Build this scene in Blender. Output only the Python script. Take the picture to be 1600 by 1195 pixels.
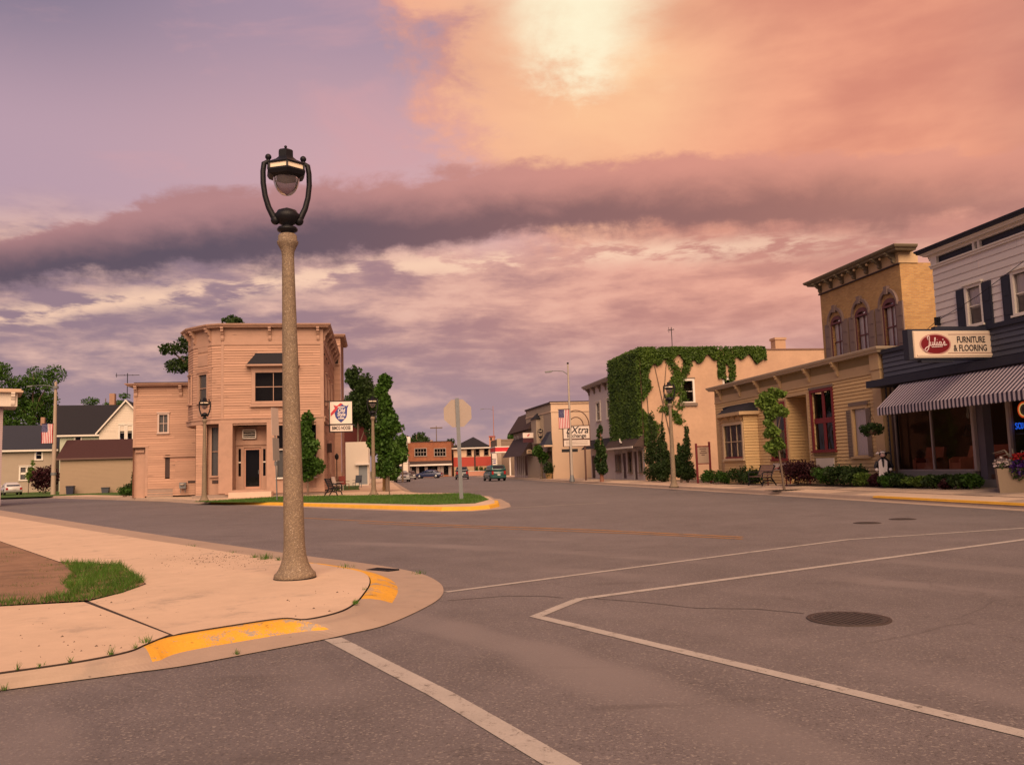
import bpy, bmesh, math, random
import numpy as np
from mathutils import Matrix, Vector
R = math.radians
scene = bpy.context.scene
for o in list(bpy.data.objects):
    bpy.data.objects.remove(o)
COL = scene.collection

# ------------------------------------------------------------------ camera
FPX, ROLL, HC = 1300.0, R(1.75), 1.525           # focal length (px of a 1600 px wide frame), roll, eye height
PITCH = math.atan(131 / FPX)
_r = Vector((1, 0, 0)); _f = Vector((0, math.cos(PITCH), math.sin(PITCH))); _u = Vector((0, -math.sin(PITCH), math.cos(PITCH)))
_cr = math.cos(ROLL) * _r - math.sin(ROLL) * _u
_cu = math.sin(ROLL) * _r + math.cos(ROLL) * _u
cam = bpy.data.cameras.new('camera'); camo = bpy.data.objects.new('camera', cam); COL.objects.link(camo)
m = Matrix.Identity(4)
for i in range(3):
    m[i][0] = _cr[i]; m[i][1] = _cu[i]; m[i][2] = -_f[i]
m[2][3] = HC
camo.matrix_world = m
cam.sensor_fit = 'HORIZONTAL'; cam.sensor_width = 36; cam.lens = FPX / 1600 * 36
cam.clip_start = 0.05; cam.clip_end = 3000
scene.camera = camo

# ------------------------------------------------------------------ exposure, sampling
EXPO = 1.5
scene.view_settings.view_transform = 'Standard'; scene.view_settings.look = 'None'
scene.view_settings.exposure = EXPO; scene.view_settings.gamma = 1; scene.view_settings.use_curve_mapping = False
scene.render.engine = 'CYCLES'
scene.cycles.use_denoising = True
scene.cycles.use_adaptive_sampling = True
scene.cycles.max_bounces = 6; scene.cycles.transparent_max_bounces = 12
scene.cycles.sample_clamp_indirect = 4

# ------------------------------------------------------------------ sun: low, warm, filtered by cloud, behind the camera to the right
SUN_AZ, SUN_EL = R(172), R(38)
sl = bpy.data.lights.new('sun', 'SUN'); slo = bpy.data.objects.new('sun', sl); COL.objects.link(slo)
sl.energy = 1.9; sl.angle = R(56); sl.color = (1.0, .69, .44)
sd = Vector((math.sin(SUN_AZ) * math.cos(SUN_EL), math.cos(SUN_AZ) * math.cos(SUN_EL), math.sin(SUN_EL)))
slo.rotation_euler = sd.to_track_quat('Z', 'Y').to_euler()
slo.location = (0, -20, 30)

# ------------------------------------------------------------------ node expression helper
class NT:
    def __init__(s, tree):
        s.t = tree; s.n = tree.nodes; s.l = tree.links
    def new(s, typ, **kw):
        n = s.n.new(typ)
        for k, v in kw.items(): setattr(n, k, v)
        return n
    def put(s, sock, v):
        if isinstance(v, X): s.l.new(v.s, sock)
        elif hasattr(v, 'is_linked'): s.l.new(v, sock)
        else:
            if isinstance(v, (tuple, list)) and len(v) == 3 and sock.type == 'RGBA': v = (*v, 1)
            sock.default_value = v
    def math(s, op, a, b=0.0, c=0.0):
        n = s.new('ShaderNodeMath', operation=op)
        s.put(n.inputs[0], a); s.put(n.inputs[1], b); s.put(n.inputs[2], c)
        return X(s, n.outputs[0])
    def smooth(s, a, b, v):
        n = s.new('ShaderNodeMapRange', interpolation_type='SMOOTHSTEP')
        s.put(n.inputs[0], v); n.inputs[1].default_value = a; n.inputs[2].default_value = b
        return X(s, n.outputs[0])
    def lin(s, a, b, v, c=0., d=1.):
        n = s.new('ShaderNodeMapRange')
        s.put(n.inputs[0], v); n.inputs[1].default_value = a; n.inputs[2].default_value = b
        n.inputs[3].default_value = c; n.inputs[4].default_value = d
        return X(s, n.outputs[0])
    def mix(s, f, a, b, mode='MIX'):
        n = s.new('ShaderNodeMix', data_type='RGBA', blend_type=mode)
        s.put(n.inputs[0], f); s.put(n.inputs[6], a); s.put(n.inputs[7], b)
        return X(s, n.outputs[2])
    def noise(s, vec, scale, detail=4., rough=.55, dist=0.):
        n = s.new('ShaderNodeTexNoise')
        if vec is not None: s.put(n.inputs['Vector'], vec)
        n.inputs['Scale'].default_value = scale; n.inputs['Detail'].default_value = detail
        n.inputs['Roughness'].default_value = rough; n.inputs['Distortion'].default_value = dist
        return X(s, n.outputs[0])
    def comb(s, x, y, z):
        n = s.new('ShaderNodeCombineXYZ')
        for i, v in enumerate((x, y, z)): s.put(n.inputs[i], v)
        return X(s, n.outputs[0])
    def sep(s, v):
        n = s.new('ShaderNodeSeparateXYZ'); s.put(n.inputs[0], v)
        return [X(s, o) for o in n.outputs]
class X:
    def __init__(s, nt, sock): s.nt = nt; s.s = sock
    def __add__(a, b): return a.nt.math('ADD', a, b)
    __radd__ = __add__
    def __sub__(a, b): return a.nt.math('SUBTRACT', a, b)
    def __rsub__(a, b): return a.nt.math('SUBTRACT', b, a)
    def __mul__(a, b): return a.nt.math('MULTIPLY', a, b)
    __rmul__ = __mul__
    def __truediv__(a, b): return a.nt.math('DIVIDE', a, b)

# ------------------------------------------------------------------ sky: clear dusk air plus lit and shaded cloud, all round
def make_world():
    w = bpy.data.worlds.new('World'); scene.world = w; w.use_nodes = True
    w.cycles.sampling_method = 'MANUAL'; w.cycles.sample_map_resolution = 512
    nt = NT(w.node_tree)
    for n in list(nt.n): nt.n.remove(n)
    out = nt.new('ShaderNodeOutputWorld'); bg = nt.new('ShaderNodeBackground')
    nt.l.new(bg.outputs[0], out.inputs[0])
    tc = nt.new('ShaderNodeTexCoord'); d = X(nt, tc.outputs['Generated'])
    x, y, z = nt.sep(d)
    zc = nt.math('MAXIMUM', z, 0.0)
    el = nt.math('ARCSINE', zc) * 57.2958
    az = nt.math('ARCTAN2', x, y) * 57.2958
    vS = nt.comb(x, y, z * 3.4)                    # flattened: stratus-like streaks
    vP = nt.comb(x, y, z * 1.6)
    nBig = nt.noise(vP, 2.2, 5, .55)
    nMid = nt.noise(vP, 7.0, 7, .62, .3)
    nStr = nt.noise(vS, 5.0, 6, .52, .12)
    nStr2 = nt.noise(nt.comb(x + .3, y, z * 4.2), 13., 7, .60, .2)
    nFine = nt.noise(nt.comb(x, y, z * 2.6), 16., 6, .65)
    warm = nt.smooth(-24, 22, az)                  # cool air to the left, warm to the right of the view
    warmw = nt.math('MULTIPLY', warm, nt.smooth(175, 60, az))
    # clear air, with the Sky Texture as its base
    sky = nt.new('ShaderNodeTexSky', sky_type='NISHITA'); sky.sun_disc = False
    sky.sun_elevation = SUN_EL; sky.sun_rotation = SUN_AZ
    hi = nt.mix(nt.smooth(-37, -14, az), (.17, .16, .245), (.40, .285, .375))
    mid = nt.mix(nt.smooth(-34, -4, az), (.52, .35, .42), (.67, .40, .42))
    clear = nt.mix(nt.smooth(31, 20, el), hi, mid)
    clear = nt.mix(nt.smooth(34, 70, el), clear, (.20, .18, .29))
    clear = nt.mix(.06, clear, nt.mix(1.0, X(nt, sky.outputs[0]), (.05, .05, .05), 'MULTIPLY'))
    wisp = nt.smooth(.53, .72, nt.noise(nt.comb(x * 1.4 + z * 2.2, y, z * 3. - x * 1.2), 2.6, 7, .6, .5))
    clear = nt.mix(wisp * .55, clear, (.66, .36, .38))
    # high cloud sheet on the right with a ragged edge, lit salmon
    edge = az + (el - 21.) * .62 + (nBig - .5) * 15. + (nMid - .5) * 15. + (nFine - .5) * 5.
    sheet = nt.smooth(-3.2, 3.0, edge)
    sheet = sheet * nt.smooth(150, 110, az)
    shc = nt.mix(nt.smooth(.40, .60, nBig * .4 + nStr * .45 + nMid * .15), (.68, .262, .185), (.90, .385, .245))
    shc = nt.mix(nt.smooth(26, 38, az + (nMid - .5) * 9) * .55, shc, (.50, .225, .19))
    rim = nt.smooth(0, 2.2, edge) * nt.smooth(9., 3., edge)
    shc = nt.mix(rim * .45, shc, (.90, .52, .34))
    # sunlit break: a bright wedge narrowing downwards
    gx = (az - 5.6 + (nMid - .5) * 6.) / (nt.math('MAXIMUM', (el - 20.6) * .60 + .6, .6) + (nBig - .5) * 1.5)
    core = nt.math('POWER', 2.71828, gx * gx * -1.0) * nt.smooth(22.6, 27.6, el + (nMid - .5) * 8. + (nFine - .5) * 3.) * nt.smooth(46, 34, el)
    hx = (az - 7.2) / 8.5; hy = (el - 26.) / 7.5
    halo = nt.math('POWER', 2.71828, (hx * hx + hy * hy) * -1.0)
    shc = nt.mix(halo * nt.lin(.3, .65, nMid * .6 + nStr * .4, .45, 1.0), shc, (.99, .585, .325))
    shc = nt.mix(nt.smooth(.05, 1.15, core + (nMid - .5) * .9 * halo + (nFine - .5) * .8 * halo), shc, (1.0, .90, .64))
    col = nt.mix(sheet, clear, shc)
    # low broken layer under the roll: bright gaps between mauve streaks
    low = nt.smooth(17.5, 13.5, el + (nMid - .5) * 3.)
    gapc = nt.mix(warmw, (.72, .45, .38), (.80, .38, .285))
    gapc = nt.mix(nt.smooth(11.5, 4.5, el), gapc, nt.mix(warmw, (.66, .42, .375), (.55, .315, .295)))
    stc = nt.mix(warmw, (.315, .21, .255), (.58, .265, .215))
    stc = nt.mix(nt.smooth(10.5, 2.0, el), stc, nt.mix(warmw, (.375, .265, .305), (.36, .235, .265)))
    bias = nt.lin(3., 13.5, el, -.075, -.028)
    nl = nStr * .50 + nStr2 * .34 + nt.noise(nt.comb(x, y + .5, z * 2.6), 13., 5, .6) * .16
    stm = nt.smooth(.385, .545, nl + bias)
    lowc = nt.mix(stm, stc, gapc)
    lowc = nt.mix(nt.smooth(.50, .62, nl + bias * .6) * nt.smooth(4., 9., el) * .4, lowc, nt.mix(warmw, (.90, .62, .50), (.93, .50, .37)))
    lowc = nt.mix(nt.smooth(4.2, .4, el) * .8, lowc, nt.mix(warmw, (.37, .27, .31), (.37, .255, .285)))
    col = nt.mix(low, col, lowc)
    bc = 11.6 + nt.math('COSINE', (az - 6.) * (2 * math.pi / 180)) * 6.0
    sx = (el - bc + 3.35 + (nMid - .5) * 2.2) / .75
    col = nt.mix(nt.math('POWER', 2.71828, sx * sx * -1.0) * nt.smooth(.44, .58, nStr2) * nt.smooth(34, 10, az) * .9, col, (.95, .63, .46))
    # the long roll of cloud: puffy lit top, dark flat base
    thk = nt.math('MINIMUM', nt.math('MAXIMUM', nt.lin(-36, -2, az, .86, 1.0), .86), 1.0)
    top = bc + thk * 2.5 + (nMid - .5) * 4.2 + (nBig - .5) * 4.2 + (nFine - .5) * 1.6
    bot = bc - thk * 2.35 + (nt.noise(nt.comb(x, y, z * 1.1), 9., 7, .62, .2) - .5) * 4.4 + (nFine - .5) * 2.2
    h = (el - bot) / nt.math('MAXIMUM', top - bot, 1.0)
    band = nt.smooth(-.10, .22, h) * nt.smooth(1.06, .90, h)
    dk = nt.mix(warmw, (.125, .092, .125), (.335, .158, .140))
    dk = nt.mix(nt.smooth(24, 40, az), dk, (.42, .19, .165))
    lt = nt.mix(warmw, (.46, .235, .24), (.72, .31, .235))
    hh = h + (nMid - .5) * 1.15 + (nFine - .5) * .5
    rc = nt.mix(nt.smooth(.30, .95, hh), dk, lt)
    rc = nt.mix(nt.smooth(.25, -.05, h) * .45, rc, stc)
    fade = nt.lin(14, 36, az, 1.0, .62)
    fade = nt.math('MAXIMUM', fade, .62)
    col = nt.mix(band * fade, col, rc)
    # under the horizon: dim earth
    col = nt.mix(nt.smooth(-.004, -.03, z), col, (.10, .075, .07))
    nt.put(bg.inputs[0], col)
    bg.inputs[1].default_value = SKY_STRENGTH
SKY_STRENGTH = 2 ** -EXPO
make_world()

# ------------------------------------------------------------------ where a sight line meets the place
def ray(px, py):
    x = (px - 800) / FPX; y = -(py - 597.5) / FPX
    return _cr * x + _cu * y + _f
EYE = Vector((0, 0, HC))
def G(px, py, z=0.0):
    d = ray(px, py); p = EYE + d * ((z - HC) / d.z); return Vector((p.x, p.y, z))
AX = R(-9.4)                                      # heading of the main street
US = Vector((math.sin(AX), math.cos(AX), 0)); VS = Vector((math.cos(AX), -math.sin(AX), 0))
def ST(s, t, z=0.0):                              # s metres up the street, t metres across it
    return US * s + VS * t + Vector((0, 0, z))
def to_st(p): return p.dot(US), p.dot(VS)
class Frame:
    """a thing's own axes: origin on the ground, local x along its front, y into it, z up"""
    def __init__(f, loc, ang):
        f.loc = Vector(loc); f.ang = ang; f.inv = Matrix.Rotation(-ang, 3, 'Z')
    def _lo(f, px, py): return f.inv @ (EYE - f.loc), f.inv @ ray(px, py)
    def pt(f, px, py, y=0.0):
        o, d = f._lo(px, py); p = o + d * ((y - o.y) / d.y); return p.x, p.z
    def ptx(f, px, py, x=0.0):
        o, d = f._lo(px, py); p = o + d * ((x - o.x) / d.x); return p.y, p.z
    def X(f, px, py=720, y=0.0): return f.pt(px, py, y)[0]
    def Zc(f, px, py, y=0.0): return f.pt(px, py, y)[1]
ANG_R = math.atan2(-US.y, -US.x)                  # right-hand row: x towards the camera, y away from the street
ANG_F = math.atan2(VS.y, VS.x)                    # fronts that face the camera

# ------------------------------------------------------------------ mesh collector
BOARD = random.Random(77)
class MB:
    def __init__(s, M=None): s.v = []; s.f = []; s.m = []; s.M = M; s.mi = 0
    def _a(s, pts):
        b = len(s.v)
        s.v += [tuple(s.M @ Vector(p)) for p in pts] if s.M is not None else [tuple(p) for p in pts]
        return b
    def face(s, pts):
        b = s._a(pts); s.f.append(tuple(range(b, b + len(pts)))); s.m.append(s.mi); return s
    def box(s, x0, x1, y0, y1, z0, z1):
        b = s._a([(x0, y0, z0), (x1, y0, z0), (x1, y1, z0), (x0, y1, z0), (x0, y0, z1), (x1, y0, z1), (x1, y1, z1), (x0, y1, z1)])
        for q in ((0, 3, 2, 1), (4, 5, 6, 7), (0, 1, 5, 4), (1, 2, 6, 5), (2, 3, 7, 6), (3, 0, 4, 7)):
            s.f.append(tuple(b + i for i in q)); s.m.append(s.mi)
        return s
    def prism(s, poly, axis, a0, a1):
        """2-D outline pushed along an axis: 'x' -> (y,z), 'y' -> (x,z), 'z' -> (x,y)"""
        def P(u, v, a): return {'x': (a, u, v), 'y': (u, a, v), 'z': (u, v, a)}[axis]
        n = len(poly)
        b = s._a([P(u, v, a0) for u, v in poly] + [P(u, v, a1) for u, v in poly])
        ar = sum(poly[i][0] * poly[(i + 1) % n][1] - poly[(i + 1) % n][0] * poly[i][1] for i in range(n))
        flip = (ar > 0) != (axis == 'y')
        if a1 < a0: flip = not flip
        c0 = tuple(b + i for i in range(n)); c1 = tuple(b + n + i for i in range(n))
        s.f.append(c0[::-1] if flip else c0); s.f.append(c1 if flip else c1[::-1])
        for i in range(n):
            q = (b + i, b + (i + 1) % n, b + n + (i + 1) % n, b + n + i)
            s.f.append(q if flip else q[::-1])
        s.m += [s.mi] * (n + 2)
        return s
    def tube(s, pts, r, n=8, caps=True):
        pts = [Vector(p) for p in pts]; rs = r if isinstance(r, (list, tuple)) else [r] * len(pts)
        b0 = None; rings = []
        for i, p in enumerate(pts):
            t = (pts[min(i + 1, len(pts) - 1)] - pts[max(i - 1, 0)]).normalized()
            a = t.orthogonal().normalized() if i == 0 else (a - t * a.dot(t)).normalized()
            c = t.cross(a)
            rings.append(s._a([p + (a * math.cos(2 * math.pi * k / n) + c * math.sin(2 * math.pi * k / n)) * rs[i] for k in range(n)]))
        for i in range(len(pts) - 1):
            for k in range(n):
                s.f.append((rings[i] + k, rings[i] + (k + 1) % n, rings[i + 1] + (k + 1) % n, rings[i + 1] + k)); s.m.append(s.mi)
        if caps:
            for g, fl in ((rings[0], 1), (rings[-1], 0)):
                b = len(s.v); s.v += s.v[g:g + n]; q = tuple(b + k for k in range(n)); s.f.append(q[::-1] if fl else q); s.m.append(s.mi)
        return s
    def lathe(s, prof, n=24, c=(0, 0, 0), ph=0.0):
        rings = []
        for r, z in prof:
            rings.append(s._a([(c[0] + r * math.cos(ph + 2 * math.pi * k / n), c[1] + r * math.sin(ph + 2 * math.pi * k / n), c[2] + z) for k in range(n)]))
        for i in range(len(prof) - 1):
            for k in range(n):
                s.f.append((rings[i] + k, rings[i] + (k + 1) % n, rings[i + 1] + (k + 1) % n, rings[i + 1] + k)); s.m.append(s.mi)
        for g, fl in ((rings[0], 1), (rings[-1], 0)):
            b = len(s.v); s.v += s.v[g:g + n]; q = tuple(b + k for k in range(n)); s.f.append(q[::-1] if fl else q); s.m.append(s.mi)
        return s
    def ball(s, c, r, n=12, rz=None):
        rz = rz or r
        return s.lathe([(max(1e-3, r * math.sin(math.pi * i / 8)), -rz * math.cos(math.pi * i / 8)) for i in range(9)], n, c)
    def wall(s, x0, x1, z0, z1, y=0.0, holes=(), depth=.18):
        xs = sorted({x0, x1, *[v for h in holes for v in h[:2] if x0 < v < x1]}); zs = sorted({z0, z1, *[v for h in holes for v in h[2:] if z0 < v < z1]})
        for i in range(len(xs) - 1):
            for j in range(len(zs) - 1):
                cx, cz = (xs[i] + xs[i + 1]) / 2, (zs[j] + zs[j + 1]) / 2
                if any(h[0] < cx < h[1] and h[2] < cz < h[3] for h in holes): continue
                s.face([(xs[i], y, zs[j]), (xs[i + 1], y, zs[j]), (xs[i + 1], y, zs[j + 1]), (xs[i], y, zs[j + 1])])
        s.reveal(holes, y, depth); return s
    def reveal(s, holes, y, depth):
        for a, b, c, d in holes:
            s.face([(a, y, c), (a, y, d), (a, y + depth, d), (a, y + depth, c)]); s.face([(b, y, d), (b, y, c), (b, y + depth, c), (b, y + depth, d)])
            s.face([(a, y, d), (b, y, d), (b, y + depth, d), (a, y + depth, d)]); s.face([(b, y, c), (a, y, c), (a, y + depth, c), (b, y + depth, c)])
    def clap(s, x0, x1, z0, z1, y=0.0, holes=(), h=.125, out=.03, depth=.18, rnd=None):
        """lapped boards: every course leans out at its lower edge"""
        z = z0
        while z < z1 - 1e-4:
            zt = min(z + h, z1); iv = [(x0, x1)]
            for a, b, c, d in holes:
                if c < zt - 1e-3 and d > z + 1e-3:
                    nv = []
                    for p, q in iv:
                        if b <= p or a >= q: nv.append((p, q))
                        else:
                            if a > p: nv.append((p, a))
                            if b < q: nv.append((b, q))
                    iv = nv
            cut = []
            for p, q in iv:
                while q - p > 4.2: e = p + BOARD.uniform(1.8, 3.8); cut.append((p, e - .004)); p = e
                cut.append((p, q))
            for p, q in cut:
                o = out * (1 if rnd is None else rnd.uniform(.75, 1.25))
                s.face([(p, y - o, z), (q, y - o, z), (q, y - .003, zt), (p, y - .003, zt)])
                s.face([(p, y, z), (q, y, z), (q, y - o, z), (p, y - o, z)])
            z = zt
        s.reveal(holes, y, depth); return s
    def build(s, name, mat, parent=None, smooth=False):
        me = bpy.data.meshes.new(name); me.from_pydata(s.v, [], s.f)
        mats = mat if isinstance(mat, (list, tuple)) else [mat]
        for mm in mats: me.materials.append(mm)
        if any(s.m): me.polygons.foreach_set('material_index', s.m)
        if smooth: me.polygons.foreach_set('use_smooth', [True] * len(me.polygons))
        me.update()
        return link(name, me, parent)
def link(name, me, parent=None):
    o = bpy.data.objects.new(name, me); COL.objects.link(o)
    if parent is not None: o.parent = parent
    return o
def tag(o, label, cat, group=None):
    o['label'] = label; o['category'] = cat
    if group: o['group'] = group
    return o
def thing(name, loc, ang=0.0, label='', cat='', group=None):
    o = bpy.data.objects.new(name, None); COL.objects.link(o); o.location = loc; o.rotation_euler = (0, 0, ang)
    o.empty_display_size = .2
    return tag(o, label, cat, group)
def setting(o, kind='structure'): o['kind'] = kind; return o
def copy_tree(o, parent=None):
    c = o.copy(); COL.objects.link(c); c.parent = parent
    for ch in KIDS.get(o.name) or [k for k in bpy.data.objects if k.parent == o]: copy_tree(ch, c)
    return c
KIDS = {}
def same(o, parent, M):
    """another piece like o, sharing its mesh"""
    c = o.copy(); COL.objects.link(c); c.parent = parent; c.matrix_local = M; return c

# ------------------------------------------------------------------ materials
MATS = {}
def mat(name, col, rough=.8, var=.12, scale=3., bump=0., bscale=40., spec=.3, metal=0., hue=None, stretch=(1, 1, 1), dirt=None, coat=0., island=0.):
    """base colour with two octaves of uneven tone and, optionally, a second colour (hue) and dirt patches"""
    if name in MATS: return MATS[name]
    mt = bpy.data.materials.new(name); mt.use_nodes = True; nt = NT(mt.node_tree)
    p = nt.n['Principled BSDF']
    tc = nt.new('ShaderNodeTexCoord'); mp = nt.new('ShaderNodeMapping'); nt.l.new(tc.outputs['Object'], mp.inputs[0]); mp.inputs['Scale'].default_value = stretch
    v = X(nt, mp.outputs[0])
    n1 = nt.noise(v, scale, 5, .6); n2 = nt.noise(v, scale * 7.3, 3, .6)
    k = (n1 - .5) * (2 * var) + (n2 - .5) * var + 1.0
    c = nt.mix(1.0, col, nt.comb(k, k, k), 'MULTIPLY')
    if island:
        ge = nt.new('ShaderNodeNewGeometry'); ki = (X(nt, ge.outputs['Random Per Island']) - .5) * (2 * island) + 1.0; c = nt.mix(1.0, c, nt.comb(ki, ki, ki), 'MULTIPLY')
    if hue is not None: c = nt.mix(nt.smooth(.48, .66, nt.noise(v, scale * .7, 6, .62)) * .6, c, hue)
    if dirt is not None: c = nt.mix(nt.smooth(dirt[1], dirt[1] + .1, nt.noise(v, dirt[2], 8, .68)) * dirt[3], c, dirt[0])
    nt.put(p.inputs['Base Color'], c)
    p.inputs['Roughness'].default_value = rough; p.inputs['Metallic'].default_value = metal
    p.inputs['Specular IOR Level'].default_value = spec
    if coat: p.inputs['Coat Weight'].default_value = coat; p.inputs['Coat Roughness'].default_value = .08
    if bump:
        b = nt.new('ShaderNodeBump'); b.inputs['Strength'].default_value = bump; b.inputs['Distance'].default_value = .02
        nt.put(b.inputs['Height'], nt.noise(v, bscale, 4, .65)); nt.l.new(b.outputs[0], p.inputs['Normal'])
    MATS[name] = mt; return mt
def mat_glass(name='window_glass', tint=(.50, .51, .53)):
    if name in MATS: return MATS[name]
    mt = bpy.data.materials.new(name); mt.use_nodes = True; nt = NT(mt.node_tree); nt.n.remove(nt.n['Principled BSDF'])
    gl = nt.new('ShaderNodeBsdfGlossy'); gl.inputs['Roughness'].default_value = .02; gl.inputs[0].default_value = (.9, .9, .9, 1)
    tr = nt.new('ShaderNodeBsdfTransparent'); tr.inputs[0].default_value = (*tint, 1)
    fr = nt.new('ShaderNodeFresnel'); fr.inputs[0].default_value = 1.32
    tc = nt.new('ShaderNodeTexCoord'); b = nt.new('ShaderNodeBump'); b.inputs['Strength'].default_value = .06; b.inputs['Distance'].default_value = .05
    nt.put(b.inputs['Height'], nt.noise(X(nt, tc.outputs['Object']), 1.6, 2, .5)); nt.l.new(b.outputs[0], gl.inputs['Normal'])
    ms = nt.new('ShaderNodeMixShader'); nt.l.new(fr.outputs[0], ms.inputs[0]); nt.l.new(tr.outputs[0], ms.inputs[1]); nt.l.new(gl.outputs[0], ms.inputs[2])
    nt.l.new(ms.outputs[0], nt.n['Material Output'].inputs[0]); MATS[name] = mt; return mt
def mat_leaf(name, c1, c2, trans=.25):
    if name in MATS: return MATS[name]
    mt = bpy.data.materials.new(name); mt.use_nodes = True; nt = NT(mt.node_tree); p = nt.n['Principled BSDF']
    ge = nt.new('ShaderNodeNewGeometry'); tc = nt.new('ShaderNodeTexCoord')
    big = nt.noise(X(nt, tc.outputs['Object']), .9, 3, .6)
    f = X(nt, ge.outputs['Random Per Island']) * .6 + nt.smooth(.35, .65, big) * .4
    c = nt.mix(f, c1, c2); nt.put(p.inputs['Base Color'], c); p.inputs['Roughness'].default_value = .55; p.inputs['Specular IOR Level'].default_value = .25
    t = nt.new('ShaderNodeBsdfTranslucent'); nt.put(t.inputs[0], c)
    ms = nt.new('ShaderNodeMixShader'); ms.inputs[0].default_value = trans; nt.l.new(p.outputs[0], ms.inputs[1]); nt.l.new(t.outputs[0], ms.inputs[2])
    nt.l.new(ms.outputs[0], nt.n['Material Output'].inputs[0]); MATS[name] = mt; return mt
def mat_emit(name, col, power):
    mt = bpy.data.materials.new(name); mt.use_nodes = True; p = mt.node_tree.nodes['Principled BSDF']
    p.inputs['Base Color'].default_value = (*col, 1); p.inputs['Emission Color'].default_value = (*col, 1); p.inputs['Emission Strength'].default_value = power; return mt
def mat_brick(name, c1, c2, mortar, bw=.21, bh=.075, axis='x'):
    mt = bpy.data.materials.new(name); mt.use_nodes = True; nt = NT(mt.node_tree); p = nt.n['Principled BSDF']
    tc = nt.new('ShaderNodeTexCoord'); x, y, z = nt.sep(X(nt, tc.outputs['Object']))
    v = nt.comb(x + y, z, 0.0)
    br = nt.new('ShaderNodeTexBrick'); nt.put(br.inputs['Vector'], v); nt.put(br.inputs['Color1'], c1); nt.put(br.inputs['Color2'], c2); nt.put(br.inputs['Mortar'], mortar)
    br.inputs['Scale'].default_value = 1; br.inputs['Mortar Size'].default_value = .009; br.inputs['Brick Width'].default_value = bw; br.inputs['Row Height'].default_value = bh; br.inputs['Bias'].default_value = -.1
    k = (nt.noise(X(nt, tc.outputs['Object']), 1.1, 6, .65) - .5) * .7 + 1.0
    c = nt.mix(1.0, X(nt, br.outputs[0]), nt.comb(k, k, k), 'MULTIPLY'); nt.put(p.inputs['Base Color'], c); p.inputs['Roughness'].default_value = .9
    b = nt.new('ShaderNodeBump'); b.inputs['Strength'].default_value = .5; b.inputs['Distance'].default_value = .012; b.invert = True
    nt.l.new(br.outputs['Fac'], b.inputs['Height']); nt.l.new(b.outputs[0], p.inputs['Normal']); MATS[name] = mt; return mt

def mat_asphalt():
    mt = bpy.data.materials.new('asphalt'); mt.use_nodes = True; nt = NT(mt.node_tree); p = nt.n['Principled BSDF']
    tc = nt.new('ShaderNodeTexCoord'); v = X(nt, tc.outputs['Object'])
    big = nt.noise(v, .16, 5, .55); mid = nt.noise(v, 1.3, 5, .6); fine = nt.noise(v, 42, 3, .7)
    vo = nt.new('ShaderNodeTexVoronoi'); nt.put(vo.inputs['Vector'], v); vo.inputs['Scale'].default_value = 75
    spk = nt.sep(X(nt, vo.outputs['Color']))[0]
    k = (big - .5) * .75 + (mid - .5) * .6 + (fine - .5) * .95 + 1.0
    c = nt.mix(1.0, (.130, .114, .118), nt.comb(k, k, k), 'MULTIPLY')
    c = nt.mix(nt.smooth(.86, .98, spk) * .5, c, (.33, .29, .26))
    c = nt.mix(nt.smooth(.10, .02, spk) * .5, c, (.05, .045, .045))
    # bright pinpoint aggregate and dark oil drips
    sp2 = nt.noise(v, 9., 2, .4); c = nt.mix(nt.smooth(.70, .76, sp2) * .35, c, (.05, .045, .045))
    # tyre sweep: curved traffic lanes polished lighter
    x, y, z = nt.sep(v)
    rr = nt.math('SQRT', (x + 16.) * (x + 16.) + (y + 3.) * (y + 3.)) + (nt.noise(v, .3, 2, .5) - .5) * 1.2
    ln = nt.math('SINE', rr * 3.4) * .5 + .5
    arc = nt.smooth(12., 16., rr) * nt.smooth(30., 24., rr)
    c = nt.mix(nt.smooth(.62, .98, ln) * arc * nt.smooth(.42, .62, nt.noise(v, .22, 3, .5)) * .9, c, (.19, .165, .165))
    c = nt.mix(nt.smooth(.60, .70, nt.noise(nt.comb(x * .35, y * 1.6, z), .9, 6, .6)) * .40, c, (.07, .06, .06))
    # hairline cracks
    ck = nt.new('ShaderNodeTexVoronoi'); ck.feature = 'DISTANCE_TO_EDGE'; ck.inputs['Scale'].default_value = .33
    wv = nt.noise(v, 1.1, 5, .6); nt.put(ck.inputs['Vector'], nt.comb(x + wv * 1.6, y + wv * 1.2, 0.0))
    cr = nt.smooth(.0055, .0008, X(nt, ck.outputs[0])) * nt.smooth(.44, .56, nt.noise(v, .35, 2, .5))
    c = nt.mix(cr * .3, c, (.035, .03, .03))
    nt.put(p.inputs['Base Color'], c); p.inputs['Roughness'].default_value = .68; p.inputs['Specular IOR Level'].default_value = .38
    b = nt.new('ShaderNodeBump'); b.inputs['Strength'].default_value = .8; b.inputs['Distance'].default_value = .006
    nt.put(b.inputs['Height'], nt.noise(v, 95, 3, .7)); nt.l.new(b.outputs[0], p.inputs['Normal'])
    MATS['asphalt'] = mt; return mt
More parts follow.
